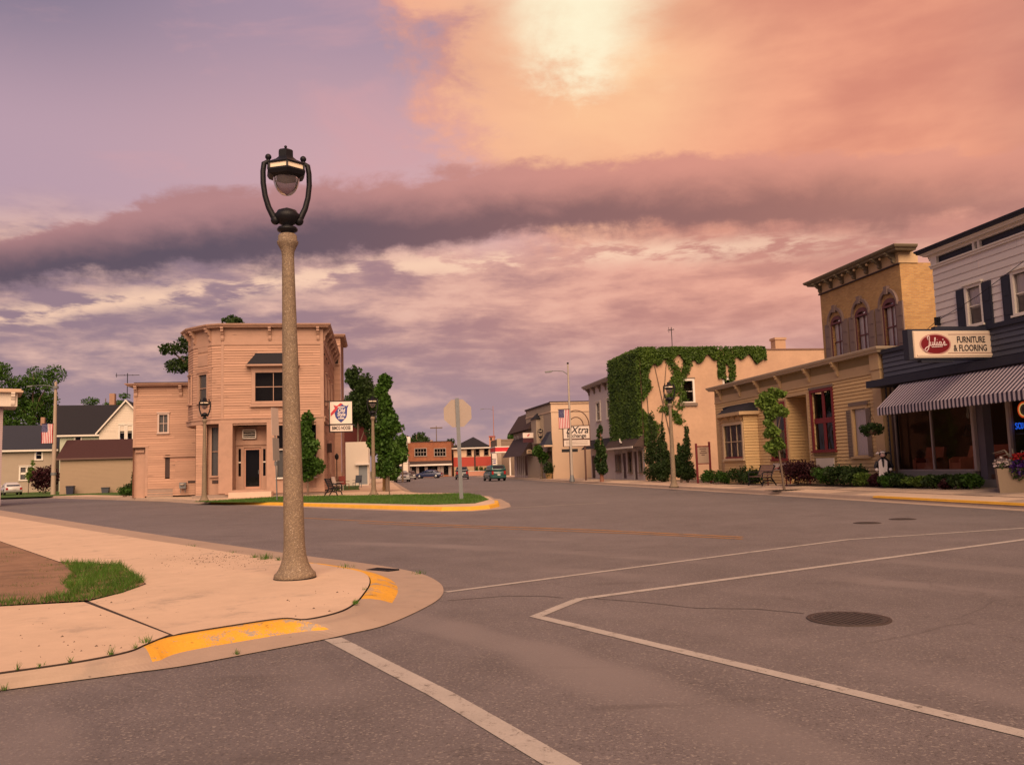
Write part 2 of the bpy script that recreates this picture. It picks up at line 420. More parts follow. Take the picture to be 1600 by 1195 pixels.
def mat_worn(name, paint, base, thr=.5, scale=6., wid=.08, fine=60.):
    """paint rubbed away to what lies under it"""
    mt = bpy.data.materials.new(name); mt.use_nodes = True; nt = NT(mt.node_tree); p = nt.n['Principled BSDF']
    tc = nt.new('ShaderNodeTexCoord'); v = X(nt, tc.outputs['Object'])
    n = nt.noise(v, scale, 8, .7) * .72 + nt.noise(v, fine, 2, .6) * .28
    k = (nt.noise(v, 2.2, 4, .6) - .5) * .4 + (nt.noise(v, 45, 2, .6) - .5) * .3 + 1.0
    pc = nt.mix(1.0, paint, nt.comb(k, k, k), 'MULTIPLY'); bcx = nt.mix(1.0, base, nt.comb(k, k, k), 'MULTIPLY')
    pc = nt.mix(nt.smooth(.60, .68, nt.noise(v, 7., 6, .7)) * .6, pc, (.10, .065, .03)); nt.put(p.inputs['Base Color'], nt.mix(nt.smooth(thr, thr + wid, n), pc, bcx)); p.inputs['Roughness'].default_value = .8; p.inputs['Specular IOR Level'].default_value = .25
    b = nt.new('ShaderNodeBump'); b.inputs['Strength'].default_value = .4; b.inputs['Distance'].default_value = .004
    nt.put(b.inputs['Height'], nt.noise(v, 80, 3, .7)); nt.l.new(b.outputs[0], p.inputs['Normal']); MATS[name] = mt; return mt
def mat_concrete(name, col, stain=(.24, .2, .17)):
    mt = bpy.data.materials.new(name); mt.use_nodes = True; nt = NT(mt.node_tree); p = nt.n['Principled BSDF']
    tc = nt.new('ShaderNodeTexCoord'); v = X(nt, tc.outputs['Object'])
    k = (nt.noise(v, .5, 5, .6) - .5) * .34 + (nt.noise(v, 4., 6, .65) - .5) * .22 + (nt.noise(v, 70., 3, .6) - .5) * .16 + 1.0
    c = nt.mix(1.0, col, nt.comb(k, k, k), 'MULTIPLY')
    c = nt.mix(nt.smooth(.55, .70, nt.noise(v, 1.3, 8, .7)) * .5, c, stain)
    c = nt.mix(nt.smooth(.735, .76, nt.noise(v, 13., 3, .5)) * .6, c, (.13, .10, .085))
    nt.put(p.inputs['Base Color'], c); p.inputs['Roughness'].default_value = .85; p.inputs['Specular IOR Level'].default_value = .25
    b = nt.new('ShaderNodeBump'); b.inputs['Strength'].default_value = .35; b.inputs['Distance'].default_value = .004
    nt.put(b.inputs['Height'], nt.noise(v, 60, 4, .7)); nt.l.new(b.outputs[0], p.inputs['Normal']); MATS[name] = mt; return mt
def mat_aggregate():
    """lamp posts and planters: washed pebbles set in tan concrete"""
    mt = bpy.data.materials.new('exposed_aggregate'); mt.use_nodes = True; nt = NT(mt.node_tree); p = nt.n['Principled BSDF']
    tc = nt.new('ShaderNodeTexCoord'); v = X(nt, tc.outputs['Object'])
    vo = nt.new('ShaderNodeTexVoronoi'); nt.put(vo.inputs['Vector'], v); vo.inputs['Scale'].default_value = 88
    r = nt.sep(X(nt, vo.outputs['Color']))[0]; dd = X(nt, vo.outputs['Distance'])
    c = nt.mix(nt.smooth(.15, .9, r), (.155, .11, .074), (.285, .212, .138)); c = nt.mix(nt.smooth(.97, .99, r), c, (.42, .35, .28))
    c = nt.mix(nt.smooth(.42, .62, dd) * .7, c, (.15, .11, .08))
    k = (nt.noise(v, 3., 4, .6) - .5) * .45 + 1.0
    nt.put(p.inputs['Base Color'], nt.mix(1.0, c, nt.comb(k, k, k), 'MULTIPLY')); p.inputs['Roughness'].default_value = .8
    b = nt.new('ShaderNodeBump'); b.inputs['Strength'].default_value = .7; b.inputs['Distance'].default_value = .006; b.invert = True
    nt.put(b.inputs['Height'], dd); nt.l.new(b.outputs[0], p.inputs['Normal']); MATS['aggregate'] = mt; return mt

GLASS = mat_glass(); GLASSC = mat_glass('clear_glass', (.93, .93, .93))
ASPHALT = mat_asphalt(); AGG = mat_aggregate()
CONC = mat_concrete('sidewalk_concrete', (.54, .40, .295)); CONC2 = mat_concrete('gutter_concrete', (.35, .265, .21))
YELLOW = mat_worn('yellow_kerb_paint', (.66, .34, .035), (.33, .27, .22), .515, 4.); YELLOW2 = mat_worn('yellow_kerb_paint_fresh', (.66, .36, .045), (.40, .33, .26), .60, 3.)
WHITELINE = mat_worn('white_road_paint', (.37, .335, .31), (.15, .13, .12), .52, 7., .14, 75.)
TAR = mat_worn('tar_seam', (.075, .066, .068), (.125, .11, .112), .46, 6., .12, 50.)
WHITEFAINT = mat_worn('faint_road_paint', (.30, .265, .235), (.13, .115, .105), .48, 5., .14, 70.)
ORANGELINE = mat_worn('yellow_road_paint', (.36, .17, .04), (.135, .118, .108), .49, 3., .16, 50.)
GRASSMAT = mat_leaf('grass_blades', (.03, .085, .008), (.095, .20, .024), .2)
LAWN = mat('lawn', (.05, .105, .016), .95, .35, 2., .8, 60, hue=(.09, .12, .03))
DIRT = mat('bare_dirt', (.24, .145, .095), .95, .4, 2.5, 1.0, 22, hue=(.13, .085, .06))
SOIL = mat('planting_soil', (.06, .045, .035), .95, .3, 4, .6, 30)
BLACKIRON = mat('black_iron', (.007, .007, .010), .5, .2, 6, .15, 60, spec=.25)
DARK = mat('dark_interior', (.02, .017, .016), .9, .1, 2)
STEEL = mat('galvanised_steel', (.17, .175, .185), .55, .15, 9, metal=.3)
GREYPOLE = mat('grey_pole', (.36, .31, .27), .7, .15, 5)
BARK = mat('bark', (.14, .10, .075), .9, .3, 8, .7, 30)
CURTAIN = mat('lace_curtain', (.46, .43, .41), .9, .1, 9, stretch=(6, 6, .6)); BLIND = mat('window_blind', (.36, .34, .33), .9, .05, 3)

CURTAINW = mat('white_curtain', (.78, .72, .70), .9, .08, 9, stretch=(6, 6, .6))
# ------------------------------------------------------------------ openings and trim shared by the buildings
def window(root, x0, x1, z0, z1, y=0.0, frame=None, nx=1, nz=2, fw=.09, M=None, out=.075, rec=.07, sill=True, hood=True, curtain=None, label=None, bar=.035, name='window', glass=None):
    """casing (the part), with a pane for every light, a sill, a hood and whatever hangs inside"""
    mb = MB(M); a, b, c, d = x0, x1, z0, z1
    if curtain and curtain[2] == 'white' and glass is None: glass = GLASSC
    mb.box(a - fw, a, y - out, y + rec + .03, c - fw * .5, d + fw); mb.box(b, b + fw, y - out, y + rec + .03, c - fw * .5, d + fw)
    mb.box(a, b, y - out, y + rec + .03, d, d + fw); mb.box(a, b, y - out, y + rec + .03, c - fw * .5, c)
    for i in range(1, nx):
        xx = a + (b - a) * i / nx; mb.box(xx - bar / 2, xx + bar / 2, y + rec - .045, y + rec - .008, c, d)
    for j in range(1, nz):
        zz = c + (d - c) * j / nz; mb.box(a, b, y + rec - .05, y + rec - .006, zz - bar * .6, zz + bar * .6)
    w = mb.build(name, frame, root)
    if label: w['label'] = label
    for i in range(nx):
        for j in range(nz):
            xa, xb = a + (b - a) * i / nx, a + (b - a) * (i + 1) / nx; za, zb = c + (d - c) * j / nz, c + (d - c) * (j + 1) / nz
            MB(M).face([(xa, y + rec, za), (xb, y + rec, za), (xb, y + rec, zb), (xa, y + rec, zb)]).build('pane', glass or GLASS, w)
    if sill: MB(M).box(a - fw - .04, b + fw + .04, y - out - .07, y + rec - .02, c - fw * .5 - .07, c - fw * .5 - .002).build('sill', frame, w)
    if hood: MB(M).box(a - fw - .05, b + fw + .05, y - out - .06, y, d + fw + .002, d + fw + .075).build('window_hood', frame, w)
    back = MB(M); back.box(a - .02, b + .02, y + rec + .45, y + rec + .5, c - .02, d + .02)
    back.build('room_behind', DARK, w)
    if curtain:
        cm = MB(M); f0, f1, kind = curtain; zt = d; zb = c + (d - c) * f0
        if kind in ('lace', 'white'):
            n = 14
            for k in range(n):
                xa, xb = a + (b - a) * k / n, a + (b - a) * (k + 1) / n
                cm.face([(xa, y + rec + .02 + .03 * (k % 2), zb), (xb, y + rec + .02 + .03 * ((k + 1) % 2), zb), (xb, y + rec + .02 + .03 * ((k + 1) % 2), zt), (xa, y + rec + .02 + .03 * (k % 2), zt)])
        else: cm.face([(a, y + rec + .05, zb), (b, y + rec + .05, zb), (b, y + rec + .05, zt), (a, y + rec + .05, zt)])
        cm.build('blind' if kind == 'blind' else 'curtain', CURTAINW if kind == 'white' else CURTAIN if kind == 'lace' else BLIND, w)
    return w
def bracket_mesh(mat_, w=.16, h=.55, d=.5, name='bracket'):
    """scrolled cornice bracket, top at z=0, back at y=0, pushing out to -y"""
    prof = [(0, 0), (-d, 0), (-d, -.12 * h), (-d * .82, -.2 * h), (-d * .86, -.32 * h), (-d * .6, -.36 * h), (-d * .5, -.5 * h), (-d * .3, -.62 * h), (-d * .32, -.85 * h), (-d * .2, -h), (0, -h)]
    mb = MB(); mb.prism(prof, 'x', -w / 2, w / 2)
    me = bpy.data.meshes.new(name); me.from_pydata(mb.v, [], mb.f); me.materials.append(mat_); me.update(); return me
def put_mesh(name, me, parent, M): o = link(name, me, parent); o.matrix_local = M; return o
def T(x, y, z, rz=0.0, sc=None):
    M_ = Matrix.Translation((x, y, z)) @ Matrix.Rotation(rz, 4, 'Z')
    if sc: M_ = M_ @ Matrix.Diagonal((*sc, 1))
    return M_
def text_mesh(txt, size, shear=0.0, bold=0.0, align='CENTER', sx=1.0, name='lettering'):
    cu = bpy.data.curves.new(name, 'FONT'); cu.body = txt; cu.size = size; cu.shear = shear; cu.offset = bold; cu.align_x = align; cu.align_y = 'CENTER'; cu.resolution_u = 3; cu.extrude = .004
    o = bpy.data.objects.new(name, cu); COL.objects.link(o)
    me = bpy.data.meshes.new_from_object(o.evaluated_get(bpy.context.evaluated_depsgraph_get())); bpy.data.objects.remove(o); bpy.data.curves.remove(cu)
    if sx != 1.0: me.transform(Matrix.Diagonal((sx, 1, 1, 1)))
    return me
FACE = Matrix.Rotation(R(90), 4, 'X')             # text lying in x,y -> standing in x,z, read from -y
def lettering(parent, txt, size, x, y, z, material, name='lettering', **k):
    me = text_mesh(txt, size, **k); me.materials.clear(); me.materials.append(material)
    o = link(name, me, parent); o.matrix_local = Matrix.Translation((x, y, z)) @ FACE; return o

# ------------------------------------------------------------------ leaves
def leaf_mesh(name, pts, size, rng, material, flat=None, asp=.62):
    """one small folded leaf per point"""
    n = len(pts); s = size * rng.uniform(.45, 1.5, (n, 1))
    a = rng.normal(size=(n, 3)); a /= np.linalg.norm(a, axis=1, keepdims=True)
    if flat is not None:
        nrm = np.array(flat) + rng.normal(size=(n, 3)) * .45
    else: nrm = rng.normal(size=(n, 3)) + np.array([0, 0, .5])
    nrm /= np.linalg.norm(nrm, axis=1, keepdims=True)
    a -= nrm * np.sum(a * nrm, axis=1, keepdims=True); a /= np.linalg.norm(a, axis=1, keepdims=True) + 1e-9
    b = np.cross(nrm, a)
    v = np.empty((n, 4, 3)); v[:, 0] = pts - a * s * .5; v[:, 1] = pts + b * s * asp * .5 + nrm * s * .08; v[:, 2] = pts + a * s * .5; v[:, 3] = pts - b * s * asp * .5 + nrm * s * .08
    return quad_mesh(name, v, material)
def quad_mesh(name, v, material):
    n = len(v); me = bpy.data.meshes.new(name)
    me.vertices.add(n * 4); me.vertices.foreach_set('co', v.reshape(-1))
    me.loops.add(n * 4); me.loops.foreach_set('vertex_index', np.arange(n * 4, dtype=np.int32))
    me.polygons.add(n); me.polygons.foreach_set('loop_start', np.arange(0, n * 4, 4, dtype=np.int32)); me.polygons.foreach_set('loop_total', np.full(n, 4, dtype=np.int32))
    me.materials.append(material); me.update(calc_edges=True); me.validate(); return me
def blob_pts(rng, blobs, n):
    """points through ellipsoid clumps, thickest near their skins"""
    w = np.array([b[3] * b[4] * b[5] for b in blobs]) ** .8; w /= w.sum(); out = []
    for b, k in zip(blobs, rng.multinomial(n, w)):
        d = rng.normal(size=(k, 3)); d /= np.linalg.norm(d, axis=1, keepdims=True); r = rng.uniform(.25, 1.08, (k, 1)) ** .6
        out.append(np.array(b[:3]) + d * r * np.array(b[3:6]))
    return np.concatenate(out)
def crown_blobs(rng, cx, cy, cz, rx, ry, rz, n, br=.38):
    o = []
    for _ in range(n):
        d = rng.normal(size=3); d /= np.linalg.norm(d); r = rng.uniform(.25, .95); k = rng.uniform(.55, 1.15) * br
        o.append((cx + d[0] * rx * r, cy + d[1] * ry * r, cz + d[2] * rz * r, rx * k, ry * k, rz * k * .8))
    return o
LEAF_DARK = mat_leaf('leaf_dark', (.014, .032, .009), (.05, .09, .02)); LEAF_MID = mat_leaf('leaf_mid', (.022, .06, .008), (.070, .155, .022)); LEAF_LIME = mat_leaf('leaf_lime', (.06, .11, .018), (.16, .25, .045))
LEAF_PURPLE = mat_leaf('leaf_purple', (.022, .007, .010), (.075, .018, .024)); LEAF_BLUE = mat_leaf('leaf_arborvitae', (.014, .034, .010), (.05, .085, .02)); LEAF_IVY = mat_leaf('leaf_ivy', (.020, .048, .006), (.080, .135, .016), .15)
def tree(name, base, h, label, cat='tree', trunk_h=.35, r=.1, blobs=None, n=5000, leaf=.22, mt=None, seed=1, limbs=5, group=None, asp=.62, bark=None, lean=(0, 0)):
    rng = np.random.default_rng(seed); root = thing(name, base, 0, label, cat, group)
    tb = MB(); top = Vector((lean[0] * h, lean[1] * h, h * .86))
    tb.tube([(0, 0, -.05), (lean[0] * h * .1, lean[1] * h * .1, h * .12), (lean[0] * h * .4, lean[1] * h * .4, h * .45), top], [r * 1.25, r, r * .7, r * .18], 9)
    tr = tb.build('trunk', bark or BARK, root, True)
    bb = blobs(rng); idx = rng.permutation(len(bb))[:limbs]
    for i in idx:
        e = Vector(bb[i][:3]); z0 = max(h * trunk_h * .8, min(e.z * .65, h * .6)); p0 = Vector((lean[0] * z0, lean[1] * z0, z0)); mid_ = p0.lerp(e, .5) + Vector((0, 0, .06 * h))
        MB().tube([p0, mid_, e], [r * .55, r * .35, r * .1], 6).build('limb', bark or BARK, tr, True)
    link('crown', leaf_mesh('crown', blob_pts(rng, bb, n), leaf, rng, mt or LEAF_MID, asp=asp), root)
    return root
def shrub(name, base, rx, ry, h, label, mt, n=900, leaf=.09, seed=3, nb=9, cat='shrub', group=None, asp=.6):
    rng = np.random.default_rng(seed); root = thing(name, base, 0, label, cat, group)
    bl = [(0, 0, h * .5, rx * .7, ry * .7, h * .45)] + [(rng.uniform(-.6, .6) * rx, rng.uniform(-.6, .6) * ry, h * rng.uniform(.35, .72), rx * .42, ry * .42, h * .3) for _ in range(nb)]
    p = blob_pts(rng, bl, n); p[:, 2] = np.clip(p[:, 2], .02, None)
    st = MB()
    for k in range(5):
        a = k * 1.3; st.tube([(0.05 * math.cos(a), .05 * math.sin(a), -.03), (rx * .4 * math.cos(a), ry * .4 * math.sin(a), h * .6)], [.018, .008], 5)
    st.build('stem', BARK, root); link('foliage', leaf_mesh('foliage', p, leaf, rng, mt, asp=asp), root); return root

# ================================================================== THE GROUND
def poly_obj(name, pts, material, z=None, parent=None):
    mb = MB(); mb.face([(p[0], p[1], p[2] if z is None else z) for p in pts]); o = mb.build(name, material, parent)
    bm = bmesh.new(); bm.from_mesh(o.data); bmesh.ops.triangulate(bm, faces=bm.faces); bmesh.ops.recalc_face_normals(bm, faces=bm.faces)
    if sum(f.normal.z for f in bm.faces) < 0: bmesh.ops.reverse_faces(bm, faces=bm.faces)
    bm.to_mesh(o.data); bm.free(); return o
def slab_poly(pts, th=.09):
    """a flat slab with a crumbled lower edge"""
    mb = MB(); n = len(pts); mb.face(pts)
    for i in range(n):
        a, b = pts[i], pts[(i + 1) % n]; mb.face([a, b, (b[0], b[1], b[2] - th), (a[0], a[1], a[2] - th)])
    return mb
def fix(o):
    bm = bmesh.new(); bm.from_mesh(o.data); bmesh.ops.remove_doubles(bm, verts=bm.verts, dist=1e-4); bmesh.ops.triangulate(bm, faces=[f for f in bm.faces if len(f.verts) > 4]); bmesh.ops.recalc_face_normals(bm, faces=bm.faces)
    if sum(f.normal.z * f.calc_area() for f in bm.faces if abs(f.normal.z) > .5) < 0: bmesh.ops.reverse_faces(bm, faces=bm.faces)
    bm.to_mesh(o.data); bm.free(); return o
EARTH = mat('earth', (.075, .085, .04), .95, .3, .3, .3, 8, hue=(.11, .09, .06))
setting(poly_obj('ground', [(-900, -300), (900, -300), (900, 1500), (-900, 1500)], EARTH, -.03) if False else poly_obj('ground', [(-900, -300, -.03), (900, -300, -.03), (900, 1500, -.03), (-900, 1500, -.03)], EARTH))
setting(poly_obj('road', [(-140, -60, 0), (90, -60, 0), (90, 60, 0), (40, 200, 0), (-140, 240, 0)], ASPHALT))

def polyline_mark(name, pts, width, material, z=.005, par=None):
    pts = [Vector((p[0], p[1], z)) for p in pts]; mb = MB(); L_, R_ = [], []
    for i, p in enumerate(pts):
        a = (p - pts[i - 1]).normalized() if i else None; b = (pts[i + 1] - p).normalized() if i < len(pts) - 1 else None
        d = (a + b).normalized() if a is not None and b is not None else (a or b)
        n = Vector((-d.y, d.x, 0)); k = 1.0 / max(.5, n.dot(Vector((-(b or a).y, (b or a).x, 0))))
        L_.append(p + n * width / 2 * k); R_.append(p - n * width / 2 * k)
    for i in range(len(pts) - 1): mb.face([R_[i], R_[i + 1], L_[i + 1], L_[i]])
    return setting(mb.build(name, material, par))
g2 = lambda *a: [G(*p) for p in a]
polyline_mark('crosswalk_line', g2((697, 925), (1010, 884), (1324, 843), (1600, 825), (1700, 819), (1950, 804)), .10, WHITELINE)
polyline_mark('crosswalk_line', [*g2((2050, 1256), (1600, 1147), (1200, 1050), (838, 963), (905, 936)), *g2((1300, 883), (1600, 843), (1720, 828), (1980, 799))], .125, WHITELINE)
polyline_mark('crosswalk_line', g2((520, 998), (690, 1085), (878, 1195), (1010, 1275)), .165, WHITELINE)
polyline_mark('tar_seam', g2((700, 938), (790, 931), (850, 931), (880, 934)), .025, TAR, .003); polyline_mark('tar_seam', g2((905, 933), (1010, 941), (1090, 950), (1180, 951), (1256, 958)), .03, TAR, .003)
polyline_mark('centre_line', g2((470, 809), (700, 820), (930, 828), (1160, 839)), .13, ORANGELINE)
polyline_mark('centre_line', g2((560, 817), (760, 825), (1000, 834), (1160, 842)), .10, ORANGELINE)
polyline_mark('stop_line', g2((786, 794), (860, 790), (950, 785)), .22, WHITEFAINT)

# ---- far block (left of the main street) with its kerb
def kerb_run(name, line, mats, cuts=None, h=.15, gut=.45, out=1):
    """kerb with a gutter pan along a line of toe points; out=+1: road to the right of travel"""
    mb = MB(); n = len(line); pts = [Vector((p[0], p[1], 0)) for p in line]; nr = []
    for i in range(n):
        d = (pts[min(i + 1, n - 1)] - pts[max(i - 1, 0)]).normalized(); nr.append(Vector((d.y, -d.x, 0)) * out)
    prof = [(gut, .004), (.02, .018), (-.02, h - .02), (-.05, h), (-.17, h + .004)]
    for i in range(n - 1):
        for k in range(len(prof) - 1):
            (a, za), (b, zb) = prof[k], prof[k + 1]
            mb.mi = (1 if cuts and cuts(i) and k >= 1 else 0)
            mb.face([pts[i] + nr[i] * a + Vector((0, 0, za)), pts[i + 1] + nr[i + 1] * a + Vector((0, 0, za)), pts[i + 1] + nr[i + 1] * b + Vector((0, 0, zb)), pts[i] + nr[i] * b + Vector((0, 0, zb))])
    return fix(setting(mb.build(name, mats)))
gA, gB = G(0, 775), G(270, 783); dAB = (gA - gB).normalized()
tipc = G(735, 786)
front = [gA + dAB * 90, gA + dAB * 30, gA, G(140, 779.2), gB, G(300, 785.2), G(330, 787), G(400, 789), G(480, 791.5), G(560, 794.5), G(630, 797), G(690, 798.5), G(735, 798), G(765, 795.5), G(780, 792), G(779, 787), G(768, 780)]
side_st = [(47, 4.2), (49.5, 2.6), (53, 1.95), (60, 1.9), (75, 1.9), (95, 1.9), (118, 1.9), (150, 1.9)]
front2 = [Vector((p[0], p[1], 0)) for p in front] + [ST(*q) for q in side_st]
kerb_run('kerb_of_far_block', front2, [CONC2, YELLOW2], lambda i: 6 <= i <= 14)
top = [Vector((p.x, p.y, .15)) for p in front2]
cen = Vector((-40, 90, 0))
def inset(pts, d):
    o = []
    for i, p in enumerate(pts):
        t = (pts[min(i + 1, len(pts) - 1)] - pts[max(i - 1, 0)]).normalized(); o.append(p - Vector((t.y, -t.x, 0)) * d)
    return o
setting(poly_obj('far_pavement', inset(top, .12) + [ST(150, -260, .15), Vector((-170, 100, .15))], CONC))
gz = .156
verge = [G(300, 784, .15), G(446, 775.2, .15), G(580, 773.6, .15), G(731, 770.5, .15), G(752, 774, .15), G(764, 780.5, .15), G(742, 786.3, .15), G(672, 788.6, .15), G(560, 786, .15), G(446, 784.6, .15), G(350, 784.6, .15)]
setting(poly_obj('verge_lawn', verge, LAWN, gz))
lawn2 = [G(-250, 762, .15), G(28, 770, .15), G(90, 771.5, .15), G(150, 773.2, .15), G(222, 774.6, .15), G(226, 771, .15), Vector((-31, 78, .15)), Vector((-45, 120, .15)), Vector((-120, 130, .15))]
setting(poly_obj('side_lawn', lawn2, LAWN, gz))
lawn3 = [G(252, 771.5, .15), G(306, 772.5, .15), G(308, 769.5, .15), G(256, 768.5, .15)]
setting(poly_obj('strip_lawn', lawn3, LAWN, gz))
lawn4 = [ST(63, -2.4, .15), ST(63, -1.2, .15), ST(72, -1.5, .15), ST(90, -1.6, .15), ST(90, -9, .15), ST(70, -9, .15)]
setting(poly_obj('yard_lawn', lawn4, LAWN, gz))
setting(poly_obj('back_lawn', [ST(80, -200, .15), ST(80, -9.5, .15), ST(146, -1.5, .15), ST(146, -200, .15)], LAWN, .153))

def in_poly(x, y, P):
    c = False; j = len(P) - 1
    for i in range(len(P)):
        if (P[i][1] > y) != (P[j][1] > y) and x < (P[j][0] - P[i][0]) * (y - P[i][1]) / (P[j][1] - P[i][1]) + P[i][0]: c = not c
        j = i
    return c
def blades(name, P, n, h, w, z, seed, material=GRASSMAT, keep=None, spread=.5):
    rng = np.random.default_rng(seed); Q = np.array([(p[0], p[1]) for p in P]); lo, hi = Q.min(0), Q.max(0); out = np.empty((0, 2))
    while len(out) < n:
        c = rng.uniform(lo, hi, (n * 4, 2)); ins = np.zeros(len(c), bool); j = len(Q) - 1
        for i in range(len(Q)):
            (xi, yi), (xj, yj) = Q[i], Q[j]; j = i
            if yi != yj: ins ^= ((yi > c[:, 1]) != (yj > c[:, 1])) & (c[:, 0] < (xj - xi) * (c[:, 1] - yi) / (yj - yi) + xi)
        c = c[ins]
        if keep is not None: c = c[keep(c[:, 0], c[:, 1])]
        out = np.concatenate([out, c])
    out = np.concatenate([out[:n], np.full((n, 1), z)], 1)
    b = np.array(out); a = rng.uniform(0, 6.283, n); hh = h * rng.uniform(.45, 1.3, n); d = np.stack([np.cos(a), np.sin(a), np.zeros(n)], 1); lean = rng.normal(size=(n, 3)) * spread; lean[:, 2] = 1
    lean /= np.linalg.norm(lean, axis=1, keepdims=True); v = np.empty((n, 4, 3)); tip = b + lean * hh[:, None]
    v[:, 0] = b - d * w / 2; v[:, 1] = b + d * w / 2; v[:, 2] = tip + d * w * .12; v[:, 3] = tip - d * w * .12
    return link(name, quad_mesh(name, v, material))
setting(blades('verge_grass', verge, 15000, .075, .016, gz, 5), 'stuff')
setting(blades('lawn_grass', [p for p in lawn2[:6]] + [Vector((-31, 78, .15)), Vector((-60, 95, .15))], 6000, .09, .03, gz, 6), 'stuff')

# ---- right-hand side of the street: kerb, paved strip, slabs
def zr(s, t):
    f = .33 - .18 * min(1, max(0, (s - 31) / 16)); return .15 + (f - .15) * max(0, min(1, (t - 16.85) / 3.65))
run = [ST(s, 16.65) for s in (-60, -20, 0, 8, 14, 18, 22, 25.6, 26, 30, 36, 45, 55, 65, 75, 90, 110, 140)]
kerb_run('kerb_of_shop_row', run[::-1], [CONC2, CONC2], None, out=-1) if False else kerb_run('kerb_of_shop_row', run, [CONC2, CONC2], None, out=-1)
mb = MB()
for s0, s1 in ((6, 14), (14, 20), (20, 26.2)):
    mb.face([ST(s0, 16.655, .1535), ST(s0, 16.84, .158), ST(s1, 16.84, .158), ST(s1, 16.655, .1535)])
    mb.face([ST(s0, 16.632, .10), ST(s0, 16.662, .1538), ST(s1, 16.662, .1538), ST(s1, 16.632, .10)])
setting(fix(mb.build('kerb_paint', YELLOW2)))
walk = thing('shop_row_pavement', ST(40, 18, 0), 0, 'pale concrete pavement of large slabs along the shop fronts', 'pavement'); del walk['category']; del walk['label']; setting(walk)
wl = walk.location.copy()
def loc(p): return (p.x - wl.x, p.y - wl.y, p.z - wl.z)
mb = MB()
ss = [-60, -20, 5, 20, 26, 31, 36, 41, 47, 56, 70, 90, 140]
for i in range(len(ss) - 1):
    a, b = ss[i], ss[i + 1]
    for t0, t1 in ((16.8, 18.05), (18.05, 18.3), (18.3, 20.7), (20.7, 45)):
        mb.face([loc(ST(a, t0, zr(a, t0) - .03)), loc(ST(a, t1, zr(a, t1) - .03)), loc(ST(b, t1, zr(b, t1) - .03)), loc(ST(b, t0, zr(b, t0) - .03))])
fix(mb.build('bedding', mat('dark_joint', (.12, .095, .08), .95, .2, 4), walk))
k = 0; s = 12.0
while s < 84:
    e = s + 1.75
    for t0, t1 in ((16.84, 18.0), (18.2, 20.5)):
        q = [ST(s + .009, t0, zr(s, t0)), ST(s + .009, t1, zr(s, t1)), ST(e - .009, t1, zr(e, t1)), ST(e - .009, t0, zr(e, t0))]
        fix(slab_poly([loc(p) for p in q], .025).build('slab', CONC2 if (k * 7) % 5 == 1 else CONC, walk)); k += 1
    s = e
for a, b in ((-40, 12), (84, 138)):
    q = [ST(a, 16.84, .152), ST(a, 21, .30 if a < 0 else .152), ST(b, 21, .30 if a < 0 else .152), ST(b, 16.84, .152)]
    fix(slab_poly([loc(p) for p in q], .03).build('slab', CONC, walk))

# ---- near corner: sidewalk slabs, curved kerb with two painted stretches and a ramp between
JL = [(-900, 1158), (-150, 1068), (-60, 1058), (0, 1050), (125, 1032), (200, 1017), (230, 1005), (267, 992), (350, 978), (440, 965), (480, 966), (530, 955), (555, 942), (569, 927), (579, 910), (574, 897), (550, 889), (500, 881), (470, 877.5), (430, 872.5), (350, 861), (300, 853), (210, 839.5), (95, 821), (0, 805.5), (-150, 781)]
OL = [(-900, 1222), (-150, 1103), (-60, 1090), (0, 1080), (150, 1060), (215, 1051), (255, 1046), (300, 1039), (390, 1022), (500, 1001), (550, 990), (600, 978), (650, 957), (685, 937), (693, 922), (684, 909), (655, 896), (600, 885), (540, 876.5), (480, 869), (380, 855), (310, 845), (210, 830), (90, 811.5), (0, 797), (-150, 772.5)]
RAISE = [.3, .3, .3, .3, .3, .45, .9, 1, 1, .95, .25, .05, .25, .95, 1, 1, 1, 1, .9, .8, .55, .5, .5, .5, .5, .5]
def catmull(P, m):
    o = []
    for i in range(len(P) - 1):
        p0, p1, p2, p3 = P[max(i - 1, 0)], P[i], P[i + 1], P[min(i + 2, len(P) - 1)]
        for k in range(m):
            t = k / m; o.append(.5 * ((2 * p1) + (p2 - p0) * t + (2 * p0 - 5 * p1 + 4 * p2 - p3) * t * t + (3 * p1 - p0 - 3 * p2 + p3) * t ** 3))
    o.append(P[-1]); return o
SWZ = .13
Jw = catmull([G(*p, SWZ) for p in JL], 5); Ow = catmull([G(*p, 0) for p in OL], 5)
Rw = catmull([Vector((r, 0, 0)) for r in RAISE], 5); Rw = [min(1, max(0, v.x)) for v in Rw]
mb = MB()
rows = []
for j, o, r in zip(Jw, Ow, Rw):
    j0 = Vector((j.x, j.y, 0)); o0 = Vector((o.x, o.y, 0)); w = (o0 - j0).length; d = (o0 - j0) / w; wk = min(w * .62, .34)
    f = [0, .13 * wk / w * 2, wk * .62 / w, wk / w, 1.0]
    zr_ = [SWZ - .012, SWZ - .008, SWZ * .68, .035, .009]; zf = [SWZ - .014, SWZ * (.8 - f[1] * .7), SWZ * (1 - f[2] * .93), SWZ * (1 - f[3] * .93), .009]
    rows.append([j0.lerp(o0, q) + Vector((0, 0, a * r + b * (1 - r))) for q, a, b in zip(f, zr_, zf)])
for i in range(len(rows) - 1):
    for k in range(4):
        st_ = i / 5; yl = (5.7 < st_ < 9.75 or 12.55 < st_ < 18.6) and k < 3
        mb.mi = 1 if yl else 0
        mb.face([rows[i][k], rows[i][k + 1], rows[i + 1][k + 1], rows[i + 1][k]])
ko = fix(setting(mb.build('corner_kerb', [CONC2, YELLOW], smooth=False)))
corner = thing('corner_sidewalk', (-5, 10, 0), 0, 'x', 'x'); del corner['category']; del corner['label']; setting(corner)
cl = corner.location
def cloc(p, z=None): return (p.x - cl.x, p.y - cl.y, p.z if z is None else z)
